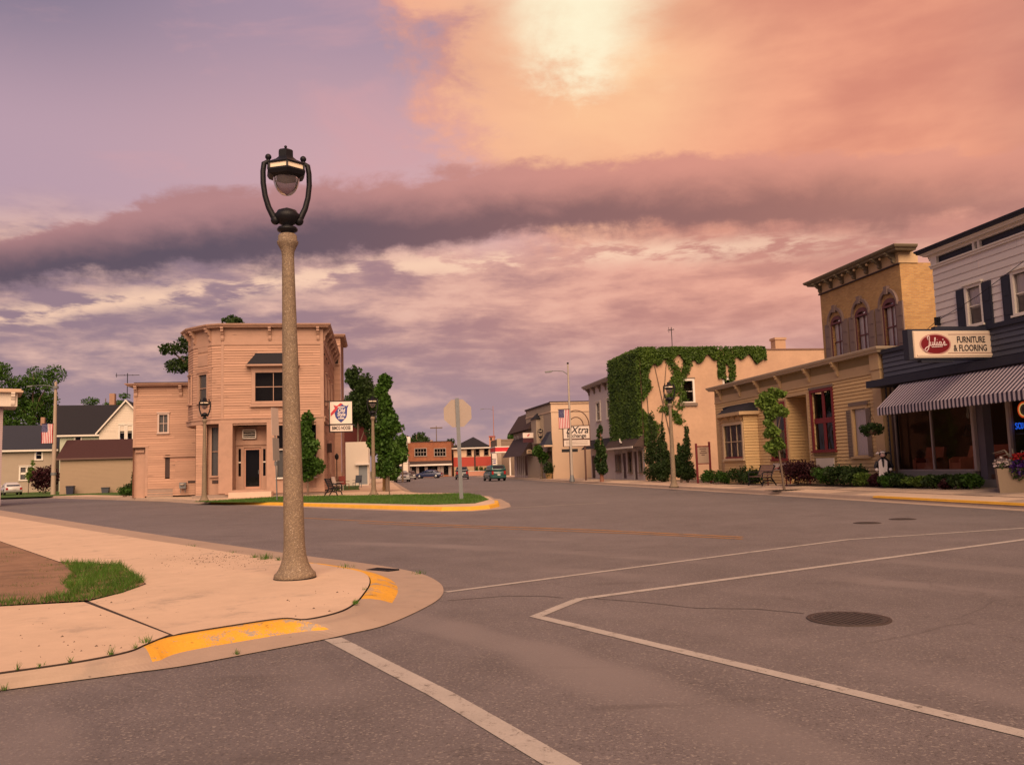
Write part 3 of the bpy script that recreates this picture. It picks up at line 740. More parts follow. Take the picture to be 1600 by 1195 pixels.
def shrink(p, o, d=.014):
    v = Vector((p.x - o.x, p.y - o.y, 0)); return p + v.normalized() * d
Js = [shrink(j, o) for j, o in zip(Jw, Ow)]
i5 = 7 * 5
slabA = Js[0:i5 - 1] + [G(264, 991, SWZ), G(131, 940, SWZ), G(0, 947, SWZ), G(-900, 988, SWZ)]
slabB = Js[i5 + 1:] + [G(-150, 815, SWZ), G(0, 845, SWZ), G(92, 877, SWZ), G(190, 882, SWZ), G(229, 912, SWZ), G(190, 926, SWZ), G(139, 939, SWZ), G(271, 991.5, SWZ)]
JOINT = mat('shaded_joint_dirt', (.045, .032, .028), .95, .2, 5)
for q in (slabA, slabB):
    mb = slab_poly([cloc(p) for p in q], .08); mb.m = [0] + [1] * (len(mb.m) - 1); fix(mb.build('slab', [CONC, JOINT], corner))  # dark slab sides: joint dirt plus the shade of the step, put into the colour
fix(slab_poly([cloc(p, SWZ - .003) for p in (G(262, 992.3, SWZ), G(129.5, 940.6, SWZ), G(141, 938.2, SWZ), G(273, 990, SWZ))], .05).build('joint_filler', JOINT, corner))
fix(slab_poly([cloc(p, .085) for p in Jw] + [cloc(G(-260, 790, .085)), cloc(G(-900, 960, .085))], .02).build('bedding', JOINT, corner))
bed = [G(-170, 812, SWZ), G(0, 846, SWZ), G(92, 878.5, SWZ), G(190, 884, SWZ), G(227, 912, SWZ), G(188, 925, SWZ), G(137, 937.5, SWZ), G(0, 945.5, SWZ), G(-900, 986, SWZ), G(-900, 850, SWZ)]
setting(poly_obj('dirt_patch', bed, DIRT, SWZ + .004))
gp = [G(95, 879, SWZ), G(190, 883, SWZ), G(229, 912, SWZ), G(190, 927, SWZ), G(137, 938.5, SWZ), G(60, 943, SWZ), G(0, 946.5, SWZ), G(-40, 949, SWZ), G(-40, 943, SWZ), G(60, 936, SWZ), G(115, 928, SWZ), G(95, 912, SWZ), G(115, 897, SWZ)]
setting(blades('corner_grass', gp, 6500, .10, .007, SWZ, 8, spread=.6, keep=lambda x, y: np.sin(x * 11 + y * 3) + np.sin(y * 9 - x * 5) + np.sin(x * 23) * .6 > -1.0), 'stuff')
DRY = mat_leaf('dry_blades', (.16, .11, .05), (.28, .20, .09), .2); setting(blades('dry_grass', gp, 900, .08, .006, SWZ, 18, spread=.9, material=DRY), 'stuff')
sp = [G(0, 853, SWZ), G(95, 880, SWZ), G(110, 930, SWZ), G(0, 944, SWZ)]
setting(blades('sparse_grass', sp, 420, .04, .005, SWZ, 9, keep=lambda x, y: np.sin(x * 5.1 + y * 2.) + np.sin(y * 7.3) > .9, spread=.9), 'stuff')
rng = np.random.default_rng(4); wv = []
def tuft(p, n, h, rad, w=.006, ups=.5):
    for _ in range(n):
        a = rng.uniform(0, 6.28); q = np.array(p) + np.array([math.cos(a), math.sin(a), 0]) * rad * rng.uniform(0, 1); d = np.array([math.cos(a + 1.5), math.sin(a + 1.5), 0]) * w / 2
        l = np.array([rng.normal() * ups, rng.normal() * ups, 1.]); tip = q + l / np.linalg.norm(l) * h * rng.uniform(.4, 1.2); wv.append([q - d, q + d, tip + d * .2, tip - d * .2])
for (x, y), n, h, r_ in [((415, 873), 130, .10, .14), ((398, 871), 40, .07, .08), ((435, 875), 40, .08, .06), ((555, 943), 70, .055, .05), ((228, 1003), 36, .065, .06), ((173, 1022), 22, .07, .03), ((27, 1046), 12, .07, .015), ((62, 1041), 18, .035, .06), ((110, 1034), 14, .05, .02), ((210, 1012), 16, .05, .03), ((370, 1022), 26, .05, .03), ((8, 1077), 24, .05, .04), ((540, 886), 40, .06, .2), ((655, 896), 46, .06, .14), ((365, 863), 30, .05, .16), ((300, 853), 26, .05, .25), ((570, 921), 14, .05, .04)]:
    z_ = SWZ if y < 1050 and not (x, y) in ((370, 1022), (655, 896)) else .01
    tuft(tuple(G(x, y, z_)), n, h, r_)
setting(link('weeds', quad_mesh('weeds', np.array(wv), GRASSMAT)), 'stuff')
# loose gravel strewn over the sidewalk
peb = bpy.data.meshes.new('gravel'); pv, pf = [], []
for _ in range(420):
    x = rng.normal(330, 38) if rng.random() < .6 else rng.uniform(20, 560); y = (rng.normal(873, 7) if x > 235 and x < 430 else rng.uniform(880, 1030)); p = G(x, y, SWZ)
    if not in_poly(p.x, p.y, [(q.x, q.y) for q in Js[7:-6]] + [(-9, 20), (-9, 8)]): continue
    r_ = rng.uniform(.004, .011) if rng.random() < .93 else .016; b = len(pv)
    pv += [(p.x + r_, p.y, SWZ), (p.x, p.y + r_ * 1.3, SWZ), (p.x - r_, p.y, SWZ), (p.x, p.y - r_, SWZ), (p.x + r_ * .2, p.y, SWZ + r_ * .9)]; pf += [(b, b + 1, b + 4), (b + 1, b + 2, b + 4), (b + 2, b + 3, b + 4), (b + 3, b, b + 4)]
peb.from_pydata(pv, [], pf); peb.materials.append(mat('gravel_stone', (.12, .085, .065), .9, .4, 60)); setting(link('loose_gravel', peb), 'stuff')

# ---- iron lids in the road
def lid(name, c, r, label):
    t = thing(name, c, .3, label, 'manhole cover'); rim = MB(); rim.lathe([(r * 1.06, .0), (r * 1.06, .008), (r * .98, .010), (r * .96, .004), (r * .5, .004)], 40); rim.build('rim', mat('rusty_iron', (.06, .045, .042), .6, .3, 9, .3, 70, metal=.3), t, True)
    cv = MB(); cv.lathe([(r * .955, .003), (r * .955, .009), (.01, .010)], 40)
    for a in range(-5, 6):
        xx = a * r * .16; hw = math.sqrt(max(0, (r * .85) ** 2 - xx * xx)); cv.box(xx - .015, xx + .015, -hw, hw, .009, .014)
    cv.build('lid', mat('cast_iron', (.06, .05, .05), .55, .3, 12, .4, 60, metal=.3), t); return t
lid('manhole_cover', G(1326, 967), .355, 'round dark iron manhole cover in the road inside the crosswalk corner')
lid('valve_cover', G(1355, 817), .28, 'small dark utility lid in the road, the one nearer the crosswalk lines')
lid('valve_cover', G(1410, 811), .28, 'small dark utility lid in the road, the one nearer the shop kerb')
dr = thing('storm_drain', G(598, 892.5, 0), R(-35), 'dark storm drain grate in the gutter of the near corner', 'drain')
dr.scale = (.62, .5, 1); mb = MB(); mb.box(-.34, .34, -.2, .2, -.02, .020); mb.build('pit', DARK, dr)
for k in range(7): MB().box(-.30 + k * .095, -.26 + k * .095, -.19, .19, .0205, .034).build('bar', BLACKIRON, dr)
mb = MB(); mb.box(-.37, .37, -.24, -.2, 0, .036).box(-.37, .37, .2, .24, 0, .036).box(-.37, -.34, -.2, .2, 0, .036).box(.34, .37, -.2, .2, 0, .036); mb.build('frame', BLACKIRON, dr)

# ================================================================== STREET LAMPS
FROST = mat_glass('lamp_globe', (.66, .58, .58)); _o = FROST.node_tree.nodes['Material Output']; _d = FROST.node_tree.nodes.new('ShaderNodeBsdfDiffuse'); _d.inputs[0].default_value = (.20, .17, .18, 1); _x = FROST.node_tree.nodes.new('ShaderNodeMixShader'); _x.inputs[0].default_value = .38
FROST.node_tree.links.new(_o.inputs[0].links[0].from_socket, _x.inputs[1]); FROST.node_tree.links.new(_d.outputs[0], _x.inputs[2]); FROST.node_tree.links.new(_x.outputs[0], _o.inputs[0])
PANEL = mat('milk_glass_panel', (.80, .68, .52), .4, .04, 5)
def make_lamp():
    t = thing('street_lamp', (0, 0, 0), 0, 'x', 'street lamp', 'harp street lamps')
    mb = MB(); mb.lathe([(.258, 0), (.264, .03), (.256, .062), (.232, .082), (.208, .115), (.172, .19), (.147, .29), (.135, .40), (.131, .5)], 32); bo = mb.build('base', AGG, t, True); MB().lathe([(.262, -.02), (.268, .012), (.25, .014)], 32).build('base_gap_shade', BLACKIRON, bo)  # added black ring paints the shade in the gap under the base
    mb = MB(); mb.lathe([(.131, .5), (.121, 1.4), (.104, 2.6), (.091, 3.4), (.078, 4.16)], 32); mb.build('post', AGG, t, True)
    mb = MB(); mb.lathe([(.078, 4.16), (.085, 4.24), (.112, 4.30), (.136, 4.345), (.138, 4.37), (.122, 4.385), (.120, 4.45), (.10, 4.47)], 32); mb.build('capital', AGG, t, True)
    h = MB(); h.lathe([(.085, 4.46), (.085, 4.50), (.128, 4.515), (.135, 4.535), (.12, 4.56), (.062, 4.575), (.062, 4.59), (.12, 4.625), (.16, 4.68), (.168, 4.73), (.14, 4.755), (.125, 4.785), (.05, 4.815), (.015, 4.83)], 20)
    head = h.build('harp_foot', BLACKIRON, t, True)
    MB().box(.02, .04, -.151, -.149, 4.69, 4.71).build('bolt', STEEL, head)
    for sg in (1, -1):
        a = MB(); P = [(sg * .125, 0, 4.645), (sg * .175, 0, 4.70), (sg * .235, 0, 4.83), (sg * .275, 0, 4.98), (sg * .296, 0, 5.15), (sg * .296, 0, 5.31), (sg * .28, 0, 5.42), (sg * .235, 0, 5.445)]
        a.tube(P, [.055, .042, .038, .036, .036, .035, .036, .03], 8); a.ball((sg * .15, 0, 4.655), .062); arm = a.build('harp_arm', BLACKIRON, t, True)
        MB().ball((sg * .225, 0, 5.51), .042).tube([(sg * .225, 0, 5.41), (sg * .225, 0, 5.50)], .024, 6).build('knob', BLACKIRON, arm, True)
    g_ = MB(); g_.lathe([(.174, 5.26), (.174, 5.24), (.168, 5.185), (.15, 5.12), (.118, 5.06), (.068, 5.012), (.004, 4.992)], 28); g_.build('globe', FROST, t, True)
    b = MB(); b.lathe([(.17, 5.325), (.268, 5.32), (.278, 5.295), (.25, 5.25), (.19, 5.222), (.18, 5.25)], 6, ph=R(30)); hood = b.build('hood', BLACKIRON, t)
    r_ = MB(); r_.lathe([(.27, 5.385), (.277, 5.40), (.215, 5.435), (.15, 5.47), (.112, 5.505), (.105, 5.515), (.105, 5.60), (.085, 5.618), (.02, 5.625)], 6, ph=R(30)); r_.build('roof', BLACKIRON, hood)
    for k in range(6):
        a = R(30 + 60 * k); MB().box(-.012, .012, -.012, .012, 5.315, 5.39).build('mullion', BLACKIRON, hood).matrix_local = Matrix.Translation((.255 * math.cos(a), .255 * math.sin(a), 0))
    for k in range(6):
        a, b = R(30 + 60 * k), R(90 + 60 * k); q = .252
        MB().face([(q * math.cos(a), q * math.sin(a), 5.318), (q * math.cos(b), q * math.sin(b), 5.318), (q * math.cos(b), q * math.sin(b), 5.388), (q * math.cos(a), q * math.sin(a), 5.388)]).build('pane', PANEL, hood)
    f = MB(); f.tube([(0, 0, 5.61), (0, 0, 5.66)], .01, 6); f.ball((0, 0, 5.665), .02); f.build('finial', BLACKIRON, hood, True)
    return t
lamp0 = make_lamp()
spots = [(G(461, 903, SWZ), 18, 'tall pebbled lamp post with black harp lantern on the near corner sidewalk'),
         (G(1053, 761, .15), -20, 'pebbled harp lamp in front of the arborvitae and stucco wall'),
         (G(319, 782.5, .15), 8, 'pebbled harp lamp at the corner of the pink building beside the verge'),
         (G(584, 772.5, .15), 12, 'pebbled harp lamp beside the tall column tree and sign of the pink building'),
         (ST(86, 17.1, .15), -10, 'distant pebbled harp lamp in front of the mansard roofed shop')]
for i, (p, a, lb) in enumerate(spots):
    o = lamp0 if i == 0 else copy_tree(lamp0); o.location = p; o.rotation_euler = (0, 0, R(a)); o['label'] = lb
    if i == 0: o.rotation_euler = (0, R(-1.0), R(a))
    o.scale = (1.05,) * 3 if i == 0 else (1.01,) * 3
    if i == 4: o.scale = (.93,) * 3

# ================================================================== POLES AND SIGNS IN THE STREET
def stop_sign():
    p = G(721, 779.5, .156); t = thing('stop_sign', p, R(4), 'grey backed octagonal stop sign on a leaning steel post in the verge', 'road sign')
    d = p.y; H = 157 * d / FPX
    mb = MB(); 
    mb.box(-.045, .045, -.02, 0, -.05, H); mb.box(-.085, -.045, -.02, .03, -.05, H); mb.box(.045, .085, -.02, .03, -.05, H); mb.build('post', STEEL, t)
    pl = MB(); r_ = 43 * d / FPX / 2 / math.cos(math.pi / 8); c = H - .68
    pl.prism([(r_ * math.cos(R(22.5 + 45 * k)), c + r_ * math.sin(R(22.5 + 45 * k))) for k in range(8)], 'y', .035, .043)
    bk = pl.build('sign_plate', mat('bare_aluminium', (.33, .265, .225), .55, .08, 2, metal=.0), t)
    for zz in (-.3, .3): MB().tube([(0, -.03, c + zz), (0, .035, c + zz)], .02, 6).build('bolt', STEEL, bk)
    t.rotation_euler = (0, R(-1.2), R(4)); return t
stop_sign()
def angled_sign():
    p = G(433, 782, .15); t = thing('parking_sign', p, R(72), 'edge-on street sign on a thin bent steel post before the pink doorway', 'road sign'); k = p.y / FPX
    t.rotation_euler = (R(-2), R(0), R(74))
    MB().box(-.03, .03, -.02, .02, -.05, 145 * k).build('post', STEEL, t)
    MB().box(-.33, .33, -.035, -.022, 101 * k, 144 * k).build('sign_plate', mat('faded_sign', (.50, .40, .35), .6, .06, 3), t)
    MB().box(-.30, .30, -.035, -.022, 62 * k, 97 * k).build('sign_plate', mat('sign_back', (.27, .235, .22), .6, .06, 3), t)
    MB().box(-.06, .06, -.06, .05, 54 * k, 61 * k).build('clamp', STEEL, t)
angled_sign()
FRED = mat('flag_red', (.42, .035, .045), .8, .08, 4); FWHITE = mat('flag_white', (.62, .56, .56), .8, .05, 4); FBLUE = mat('flag_blue', (.03, .03, .11), .8, .1, 4)
def flag(loc_, ang, w, h, label, mirror=1):
    """flag hung lengthwise from a rod: stripes run down, canton at the top corner away from the pole"""
    t = thing('flag', loc_, ang, label, 'flag', 'flags on poles')
    MB().tube([(0, 0, h + .03), (-mirror * (w + .12), 0, h + .03)], .025, 6).build('rod', BLACKIRON, t); MB().tube([(0, 0, -.03), (-mirror * (w + .1), 0, -.03)], .022, 6).build('rod', BLACKIRON, t)
    for k in range(13):
        mb = MB(); a, b = -mirror * (.06 + w * k / 13), -mirror * (.06 + w * (k + 1) / 13); zt = h * .58 if k >= 6 else h; n = 6
        for j in range(n):
            z0, z1 = zt * j / n, zt * (j + 1) / n; y0, y1 = .03 * math.sin(z0 * 4 + k * .5), .03 * math.sin(z1 * 4 + k * .5); y2, y3 = .03 * math.sin(z1 * 4 + (k + 1) * .5), .03 * math.sin(z0 * 4 + (k + 1) * .5)
            mb.face([(a, y0, z0), (b, y3, z0), (b, y2, z1), (a, y1, z1)])
        mb.build('stripe', FRED if k % 2 == 0 else FWHITE, t)
    mb = MB(); a, b = -mirror * (.06 + w * 6 / 13), -mirror * (.06 + w)
    mb.face([(a, .03 * math.sin(h * .58 * 4 + 3), h * .58), (b, .03 * math.sin(h * .58 * 4 + 6.5), h * .58), (b, 0, h), (a, 0, h)]); c = mb.build('canton', FBLUE, t)
    for i in range(5):
        for j in range(6):
            x = a + (b - a) * (i + .5) / 5; z = h * .6 + (h * .38) * (j + .5) / 6; y_ = -.04; r_ = .028 * w
            MB().face([(x + r_ * (1 if q % 2 == 0 else .4) * math.sin(q * math.pi / 5), y_, z + r_ * (1 if q % 2 == 0 else .4) * math.cos(q * math.pi / 5)) for q in range(10)]).build('star', FWHITE, c)
    return t
def light_pole(base, H, arm, label, name='light_pole', mt=None, r=.1, armside=-1, ang=0.0):
    t = thing(name, base, ang, label, 'utility pole')
    MB().tube([(0, 0, -.05), (0, 0, H * .5), (0, 0, H)], [r, r * .8, r * .5], 12).build('pole', mt or GREYPOLE, t, True)
    if arm:
        L_, z_ = arm; a = MB().tube([(0, 0, z_), (armside * L_ * .3, 0, z_ + .28), (armside * L_ * .75, 0, z_ + .34), (armside * L_, 0, z_ + .30)], [.04, .035, .03, .03], 7).build('arm', STEEL, t, True)
        MB().prism([(armside * (L_ - .1), z_ + .36), (armside * (L_ + .55), z_ + .30), (armside * (L_ + .5), z_ + .2), (armside * L_, z_ + .22)], 'y', -.13, .13).build('lamp_head', STEEL, a)
    return t
# pole with flag at the far left
pb = G(83, 772.5, .15); k = pb.y / FPX
pl = light_pole(pb, 176 * k, (2.3, 172 * k - .4), 'weathered wooden street light pole carrying a flag beside the dark roofed house', r=.24, mt=mat('weathered_wood', (.36, .28, .22), .85, .2, 4, .4, 20, stretch=(3, 3, .4)))
flag((pb.x, pb.y - .25, 82 * k), R(0), 17 * k, 30 * k, 'flag hung from the wooden pole in front of the slate roofed tan house')
for zz in (30, 165): MB().tube([(0, 0, zz * k), (0, 0, zz * k + .25)], .27, 12).build('band', STEEL, pl)
# pole with flag by the tan shop
pb = G(894, 752.5, .15); k = pb.y / FPX
pl = light_pole(pb, 184 * k, (1.35, 176 * k - .45), 'tall tapered steel street light with curved arm carrying a flag before the tan shop', r=.125)
MB().lathe([(.22, 0), (.22, .12), (.14, .5), (.12, .55)], 12).build('base', STEEL, pl, True); MB().ball((0, 0, 184 * k + .05), .09).build('cap', BLACKIRON, pl, True)
MB().box(-.75, .55, -.06, .06, 46 * k, 46 * k + .25).build('meter_box', BLACKIRON, pl)
flag((pb.x + .0, pb.y - .18, 86 * k), R(-6), 16.5 * k, 29 * k, 'flag hung from the steel street light in front of the tan shop')

# ================================================================== BUILDINGS, LEFT OF THE STREET
PINK = mat('pink_paint', (.42, .252, .182), .75, .12, 1.2, .12, 50, hue=(.35, .21, .155), dirt=((.14, .085, .065), .605, 1.3, .95), stretch=(.5, .5, 4.5), island=.10)
PINKT = mat('pink_trim', (.39, .24, .18), .7, .12, 2, .1, 40, hue=(.32, .20, .15)); PINKD = mat('pink_shingle_dark', (.42, .235, .175), .8, .12, 3)
ROOFD = mat('dark_roofing', (.016, .015, .02), .85, .25, 6, .4, 40); ROOFM = mat('maroon_roofing', (.05, .02, .02), .85, .2, 5, .4, 40)
TRIMW = mat('white_trim', (.66, .60, .54), .6, .06, 3); BROWND = mat('dark_brown_panel', (.05, .03, .028), .7, .15, 4)
def cornice_run(root, path, z, mat_, over=.55, th=.17, name='cornice', cl=False):
    """moulded eave following an outline (2-D, outward side on the right of travel)"""
    P = [Vector((p[0], p[1], 0)) for p in path]; n = len(P); mb = MB(); nr = []
    for i in range(n):
        a = (P[i] - P[i - 1]).normalized() if i else None; b = (P[i + 1] - P[i]).normalized() if i < n - 1 else None
        na = Vector((a.y, -a.x, 0)) if a else None; nb = Vector((b.y, -b.x, 0)) if b else None
        m_ = (na + nb).normalized() if na and nb else (na or nb); nr.append(m_ / max(.4, m_.dot(nb or na)))
    prof = [(-.02, z - .02), (over * .72, z - .02), (over * .78, z + th * .25), (over * .93, z + th * .45), (over, z + th * .8), (over, z + th), (-.3, z + th + .06)]
    for i in range(n - 1):
        for (a, za), (b, zb) in zip(prof, prof[1:]):
            mb.face([P[i] + nr[i] * a + Vector((0, 0, za)), P[i + 1] + nr[i + 1] * a + Vector((0, 0, za)), P[i + 1] + nr[i + 1] * b + Vector((0, 0, zb)), P[i] + nr[i] * b + Vector((0, 0, zb))])
    for i, r_ in ((0, 1), (n - 1, -1)):
        q = [P[i] + nr[i] * a + Vector((0, 0, za)) for a, za in prof]; mb.face(q if r_ < 0 else q[::-1])
    return mb.build(name, mat_, root)
def seg(A, B, z=0.0):
    """axes of a wall running from A to B (plan), outside on the right of travel"""
    a = Vector((A[0], A[1], 0)); b = Vector((B[0], B[1], 0)); d = (b - a); L_ = d.length; d /= L_
    M_ = Matrix.Identity(4); inw = Vector((-d.y, d.x, 0))
    for i in range(3): M_[i][0] = d[i]; M_[i][1] = inw[i]; M_[i][2] = (0, 0, 1)[i]; M_[i][3] = a[i]
    return M_, L_

f = Frame(ST(54, -9, .15), ANG_F); rootP = thing('saloon_building', f.loc, f.ang, 'salmon pink two-storey clapboard building with bracketed cornice and corner bay', 'building')
xL, xR = f.X(346, 640), f.X(505, 640); zc = f.Zc(430, 512); zT = f.Zc(430, 502)
zb0, zb1 = f.Zc(430, 660), f.Zc(430, 653)          # belt course between the floors
zfl = f.Zc(395, 764.5)                              # shop floor
D1 = 14.0
# plan of the corner bay on the upper floor
P0 = (xL, 0); P1 = (f.X(331, 600, .25), .25); P2 = (f.X(302, 600, 1.7), 1.7); P3 = (f.X(294.5, 600, 3.1), 3.1); P4 = (xL - .2, 4.6)
big = (f.X(399, 605), f.X(455, 605), f.Zc(425, 626.5), f.Zc(425, 582))
rw = random.Random(3)
mb = MB(); mb.clap(xL, xR, zb1, zc - .05, 0, [big], .165, .036, rnd=rw)
for A, B, holes in ((P1, P0, []), (P3, P2, []),):
    M_, L_ = seg(A, B); w = MB(M_); w.clap(0, L_, zb1, zc - .05, 0, [], .165, .036); mb.v, mb.f, mb.m = mb.v + w.v, mb.f + [tuple(i + len(mb.v) for i in q) for q in w.f], mb.m + w.m
M2, L2 = seg(P2, P1); bw0, bw1 = L2 * .33, L2 * .76; bz0, bz1 = f.Zc(318, 628, 1), f.Zc(318, 586, 1)
w = MB(M2); w.clap(0, L2, zb1, zc - .05, 0, [(bw0, bw1, bz0, bz1)], .165, .036); mb.f += [tuple(i + len(mb.v) for i in q) for q in w.f]; mb.v += w.v; mb.m += w.m
MR, _ = seg((xR, 0), (xR, D1)); swin = [(y0, y0 + .85, z0, z1) for y0 in (2.2, 5.6, 9.2) for z0, z1 in ((zb1 + 1.0, zb1 + 2.9),)] + [(6.9, 7.75, zfl + .9, zfl + 2.9)]
sdoor = (4.4, 5.4, zfl, zfl + 2.3)
w = MB(MR); w.clap(0, D1, .25, zc - .05, 0, swin + [sdoor], .165, .036, rnd=rw); mb.f += [tuple(i + len(mb.v) for i in q) for q in w.f]; mb.v += w.v; mb.m += w.m
ML, _ = seg((P3[0], D1), P3); w = MB(ML); w.clap(0, D1 - P3[1], zb1, zc, 0, [], .165, .036); mb.f += [tuple(i + len(mb.v) for i in q) for q in w.f]; mb.v += w.v; mb.m += w.m
mb.build('siding', PINK, rootP)
mb = MB(); mb.face([(q[0], q[1], zc + .06) for q in ((xL, 0), (xR, 0), (xR, D1), (P3[0], D1), P3, P2, P1)]); mb.face([(P3[0], D1, 0), (xR, D1, 0), (xR, D1, zc + .06), (P3[0], D1, zc + .06)]); mb.build('roof', ROOFD, rootP)
# floor of the upper storey over the recesses
mb = MB(); mb.face([(P3[0], D1, zb0 + .02), (P3[0], P3[1], zb0 + .02), (P2[0], P2[1], zb0 + .02), (P1[0], P1[1], zb0 + .02), (xL, 0, zb0 + .02), (xR, 0, zb0 + .02), (xR, D1, zb0 + .02)]); mb.build('soffit', PINKD, rootP)
cornice_run(rootP, [(P3[0], D1), P3, P2, P1, P0, (xR, 0), (xR, D1)], zc, PINKT, .52, .2)
# frieze board, belt course, corner boards
fz = f.Zc(430, 537)
fr = MB()
for A, B in (((P3[0], D1), P3), (P3, P2), (P2, P1), (P1, P0), (P0, (xR, 0)), ((xR, 0), (xR, D1))):
    M_, L_ = seg(A, B); fr.M = M_; fr.box(0, L_, -.035, .02, fz, zc); fr.box(0, L_, -.06, .02, fz - .06, fz); fr.box(-.02, L_ + .02, -.10, .02, zb0, zb1); fr.box(-.03, L_ + .03, -.15, .02, zb1 - .02, zb1 + .05)
fr.build('frieze', PINKT, rootP)
MB().box(xR - .16, xR + .045, -.046, 0, .2, fz).box(xR + .001, xR + .047, 0.001, .16, .2, fz).build('corner_board', PINKT, rootP); MB().box(xL - .02, xL + .13, -.046, 0, zb1, fz).build('corner_board', PINKT, rootP); MB().box(xR, xR + .05, D1 - .16, D1 + .05, .2, fz).build('corner_board', PINKT, rootP)
bme = bracket_mesh(PINKT, .17, .82, .46)
for px in (348, 422, 497): put_mesh('bracket', bme, rootP, T(f.X(px, 520), 0, zc))
for yy in (.35, 2.6, 4.9, 7.2, 9.5, 11.8, 13.6): put_mesh('bracket', bme, rootP, T(xR, yy, zc, R(90)))
for (A, B), q in (((P2, P1), (.1, .93)), ((P3, P2), (.4,))):
    M_, L_ = seg(A, B)
    for k_ in q: put_mesh('bracket', bme, rootP, M_ @ Matrix.Translation((L_ * k_, 0, zc)))
# upper windows
wb = window(rootP, *big, 0, PINKT, 2, 2, .22, out=.10, rec=.05, hood=False, curtain=None, label='wide upper window with a dark hood')
hx0, hx1, hz0, hz1 = f.X(385, 572, -.4), f.X(466, 572, -.4), f.Zc(425, 572), f.Zc(425, 551)
h = MB(); h.prism([(hx0 + .0, hz0), (hx1, hz0), (hx1 - .5, hz1), (hx0 + .5, hz1)], 'y', -.02, -.03)
h.face([(hx0, -.45, hz0 + .08), (hx1, -.45, hz0 + .08), (hx1 - .55, -.03, hz1), (hx0 + .55, -.03, hz1)]); h.face([(hx0, 0, hz0 + .08), (hx0, -.45, hz0 + .08), (hx0 + .55, -.03, hz1)]); h.face([(hx1, -.45, hz0 + .08), (hx1, 0, hz0 + .08), (hx1 - .55, -.03, hz1)]); h.build('hood_roof', ROOFD, wb)
MB().box(hx0 - .05, hx1 + .05, -.5, 0, hz0 - .03, hz0 + .078).build('hood_eave', PINKT, wb)
MB().box(big[0] - .3, big[1] + .3, -.24, -.02, big[2] - .36, big[2] - .2).build('ledge', PINKT, wb)
MB().box(big[0] - .24, big[1] + .24, -.105, -.02, hz0 - .34, hz0 - .03).build('head_board', PINKT, wb)
window(rootP, bw0, bw1, bz0, bz1, 0, PINKT, 1, 2, .12, M=M2, curtain=(0, 1, 'lace'))
M3, L3 = seg(P3, P2); window(rootP, L3 * .3, L3 * .75, bz0, bz1, -.03, PINKT, 1, 2, .1, M=M3, curtain=None)
for q in swin: window(rootP, *q, 0, PINKT, 1, 2, .1, M=MR, curtain=(.3, 1, 'blind'))
# raised panels on the bay
for (M_, a, b) in ((M2, bw0 - .1, bw1 + .1),):
    for za_, zb_ in ((bz1 + .55, bz1 + 1.25), (bz1 + 1.45, bz1 + 1.9), (zb1 + .25, bz0 - .4)): MB(M_).box(a, b, -.05, 0, za_, zb_).build('bay_panel', PINKT, rootP)
    MB(M_).box(a - .35, b + .5, -.045, 0, bz1 + .35, bz1 + .42).build('moulding', PINKT, rootP)
# ---- ground floor front
ex0, ex1 = f.X(363.5, 700), f.X(417, 700); rec = 1.3
wx0, wx1 = f.X(433, 700), f.X(494, 700); wz0, wz1 = f.Zc(460, 745), f.Zc(460, 664)
lx0 = f.X(342, 700)
mb = MB(); mb.wall(lx0, xR, .18, zb0, 0, [(ex0, ex1, zfl, zb0 - .12), (wx0, wx1, wz0, wz1)], .2); mb.wall(ex0, ex1, zfl, zb0 - .12, rec, [(f.X(381, 730, rec), f.X(408, 730, rec), zfl + .03, f.Zc(395, 699, rec)), (f.X(372.5, 730, rec), f.X(376.5, 730, rec), f.Zc(374, 744, rec), f.Zc(374, 701, rec)), (f.X(411, 730, rec), f.X(415, 730, rec), f.Zc(413, 743, rec), f.Zc(413, 701, rec))], .1)
mb.face([(ex0, .2, zfl), (ex0, .2, zb0), (ex0, rec, zb0), (ex0, rec, zfl)]); mb.face([(ex1, .2, zfl), (ex1, rec, zfl), (ex1, rec, zb0), (ex1, .2, zb0)]); mb.face([(ex0, 0, zfl), (ex1, 0, zfl), (ex1, rec, zfl), (ex0, rec, zfl)])
mb.build('shop_front', PINKT, rootP)
for a, b in ((lx0, ex0), (ex1, f.X(432, 700)), (f.X(494, 700), xR + .02)):
    MB().box(a, b, -.09, -.002, .25, zb0 - .002).build('pilaster', PINKT, rootP); 
window(rootP, wx0, wx1, f.Zc(460, 700), wz1, 0, PINKT, 4, 1, .06, rec=.12, sill=False, hood=False); window(rootP, wx0, wx1, wz0, f.Zc(460, 702.5), 0, TRIMW, 4, 1, .05, rec=.12, hood=False, curtain=(0, 1, 'blind'))
MB().box(f.X(363.5, 690, rec), f.X(418, 690, rec), rec - .1, rec, f.Zc(395, 698, rec) + .12, f.Zc(395, 690, rec) + .08).build('door_head', PINKT, rootP)
dx0, dx1, dz1 = f.X(381.5, 730, rec), f.X(407.5, 730, rec), f.Zc(395, 700, rec)
door = MB().box(dx0, dx0 + .09, rec + .03, rec + .08, zfl + .03, dz1).box(dx1 - .09, dx1, rec + .03, rec + .08, zfl + .03, dz1).box(dx0 + .09, dx1 - .09, rec + .03, rec + .08, dz1 - .1, dz1).box(dx0 + .09, dx1 - .09, rec + .03, rec + .08, zfl + .03, zfl + .16).build('door', PINKD, rootP); door['label'] = 'full-length glass shop door behind clear plastic'
MB().face([(dx0 + .09, rec + .05, zfl + .16), (dx1 - .09, rec + .05, zfl + .16), (dx1 - .09, rec + .05, dz1 - .1), (dx0 + .09, rec + .05, dz1 - .1)]).build('pane', GLASS, door)
MB().tube([(dx1 - .14, rec - .02, zfl + .95), (dx1 - .14, rec - .02, zfl + 1.2)], .018, 6).build('handle', STEEL, door)
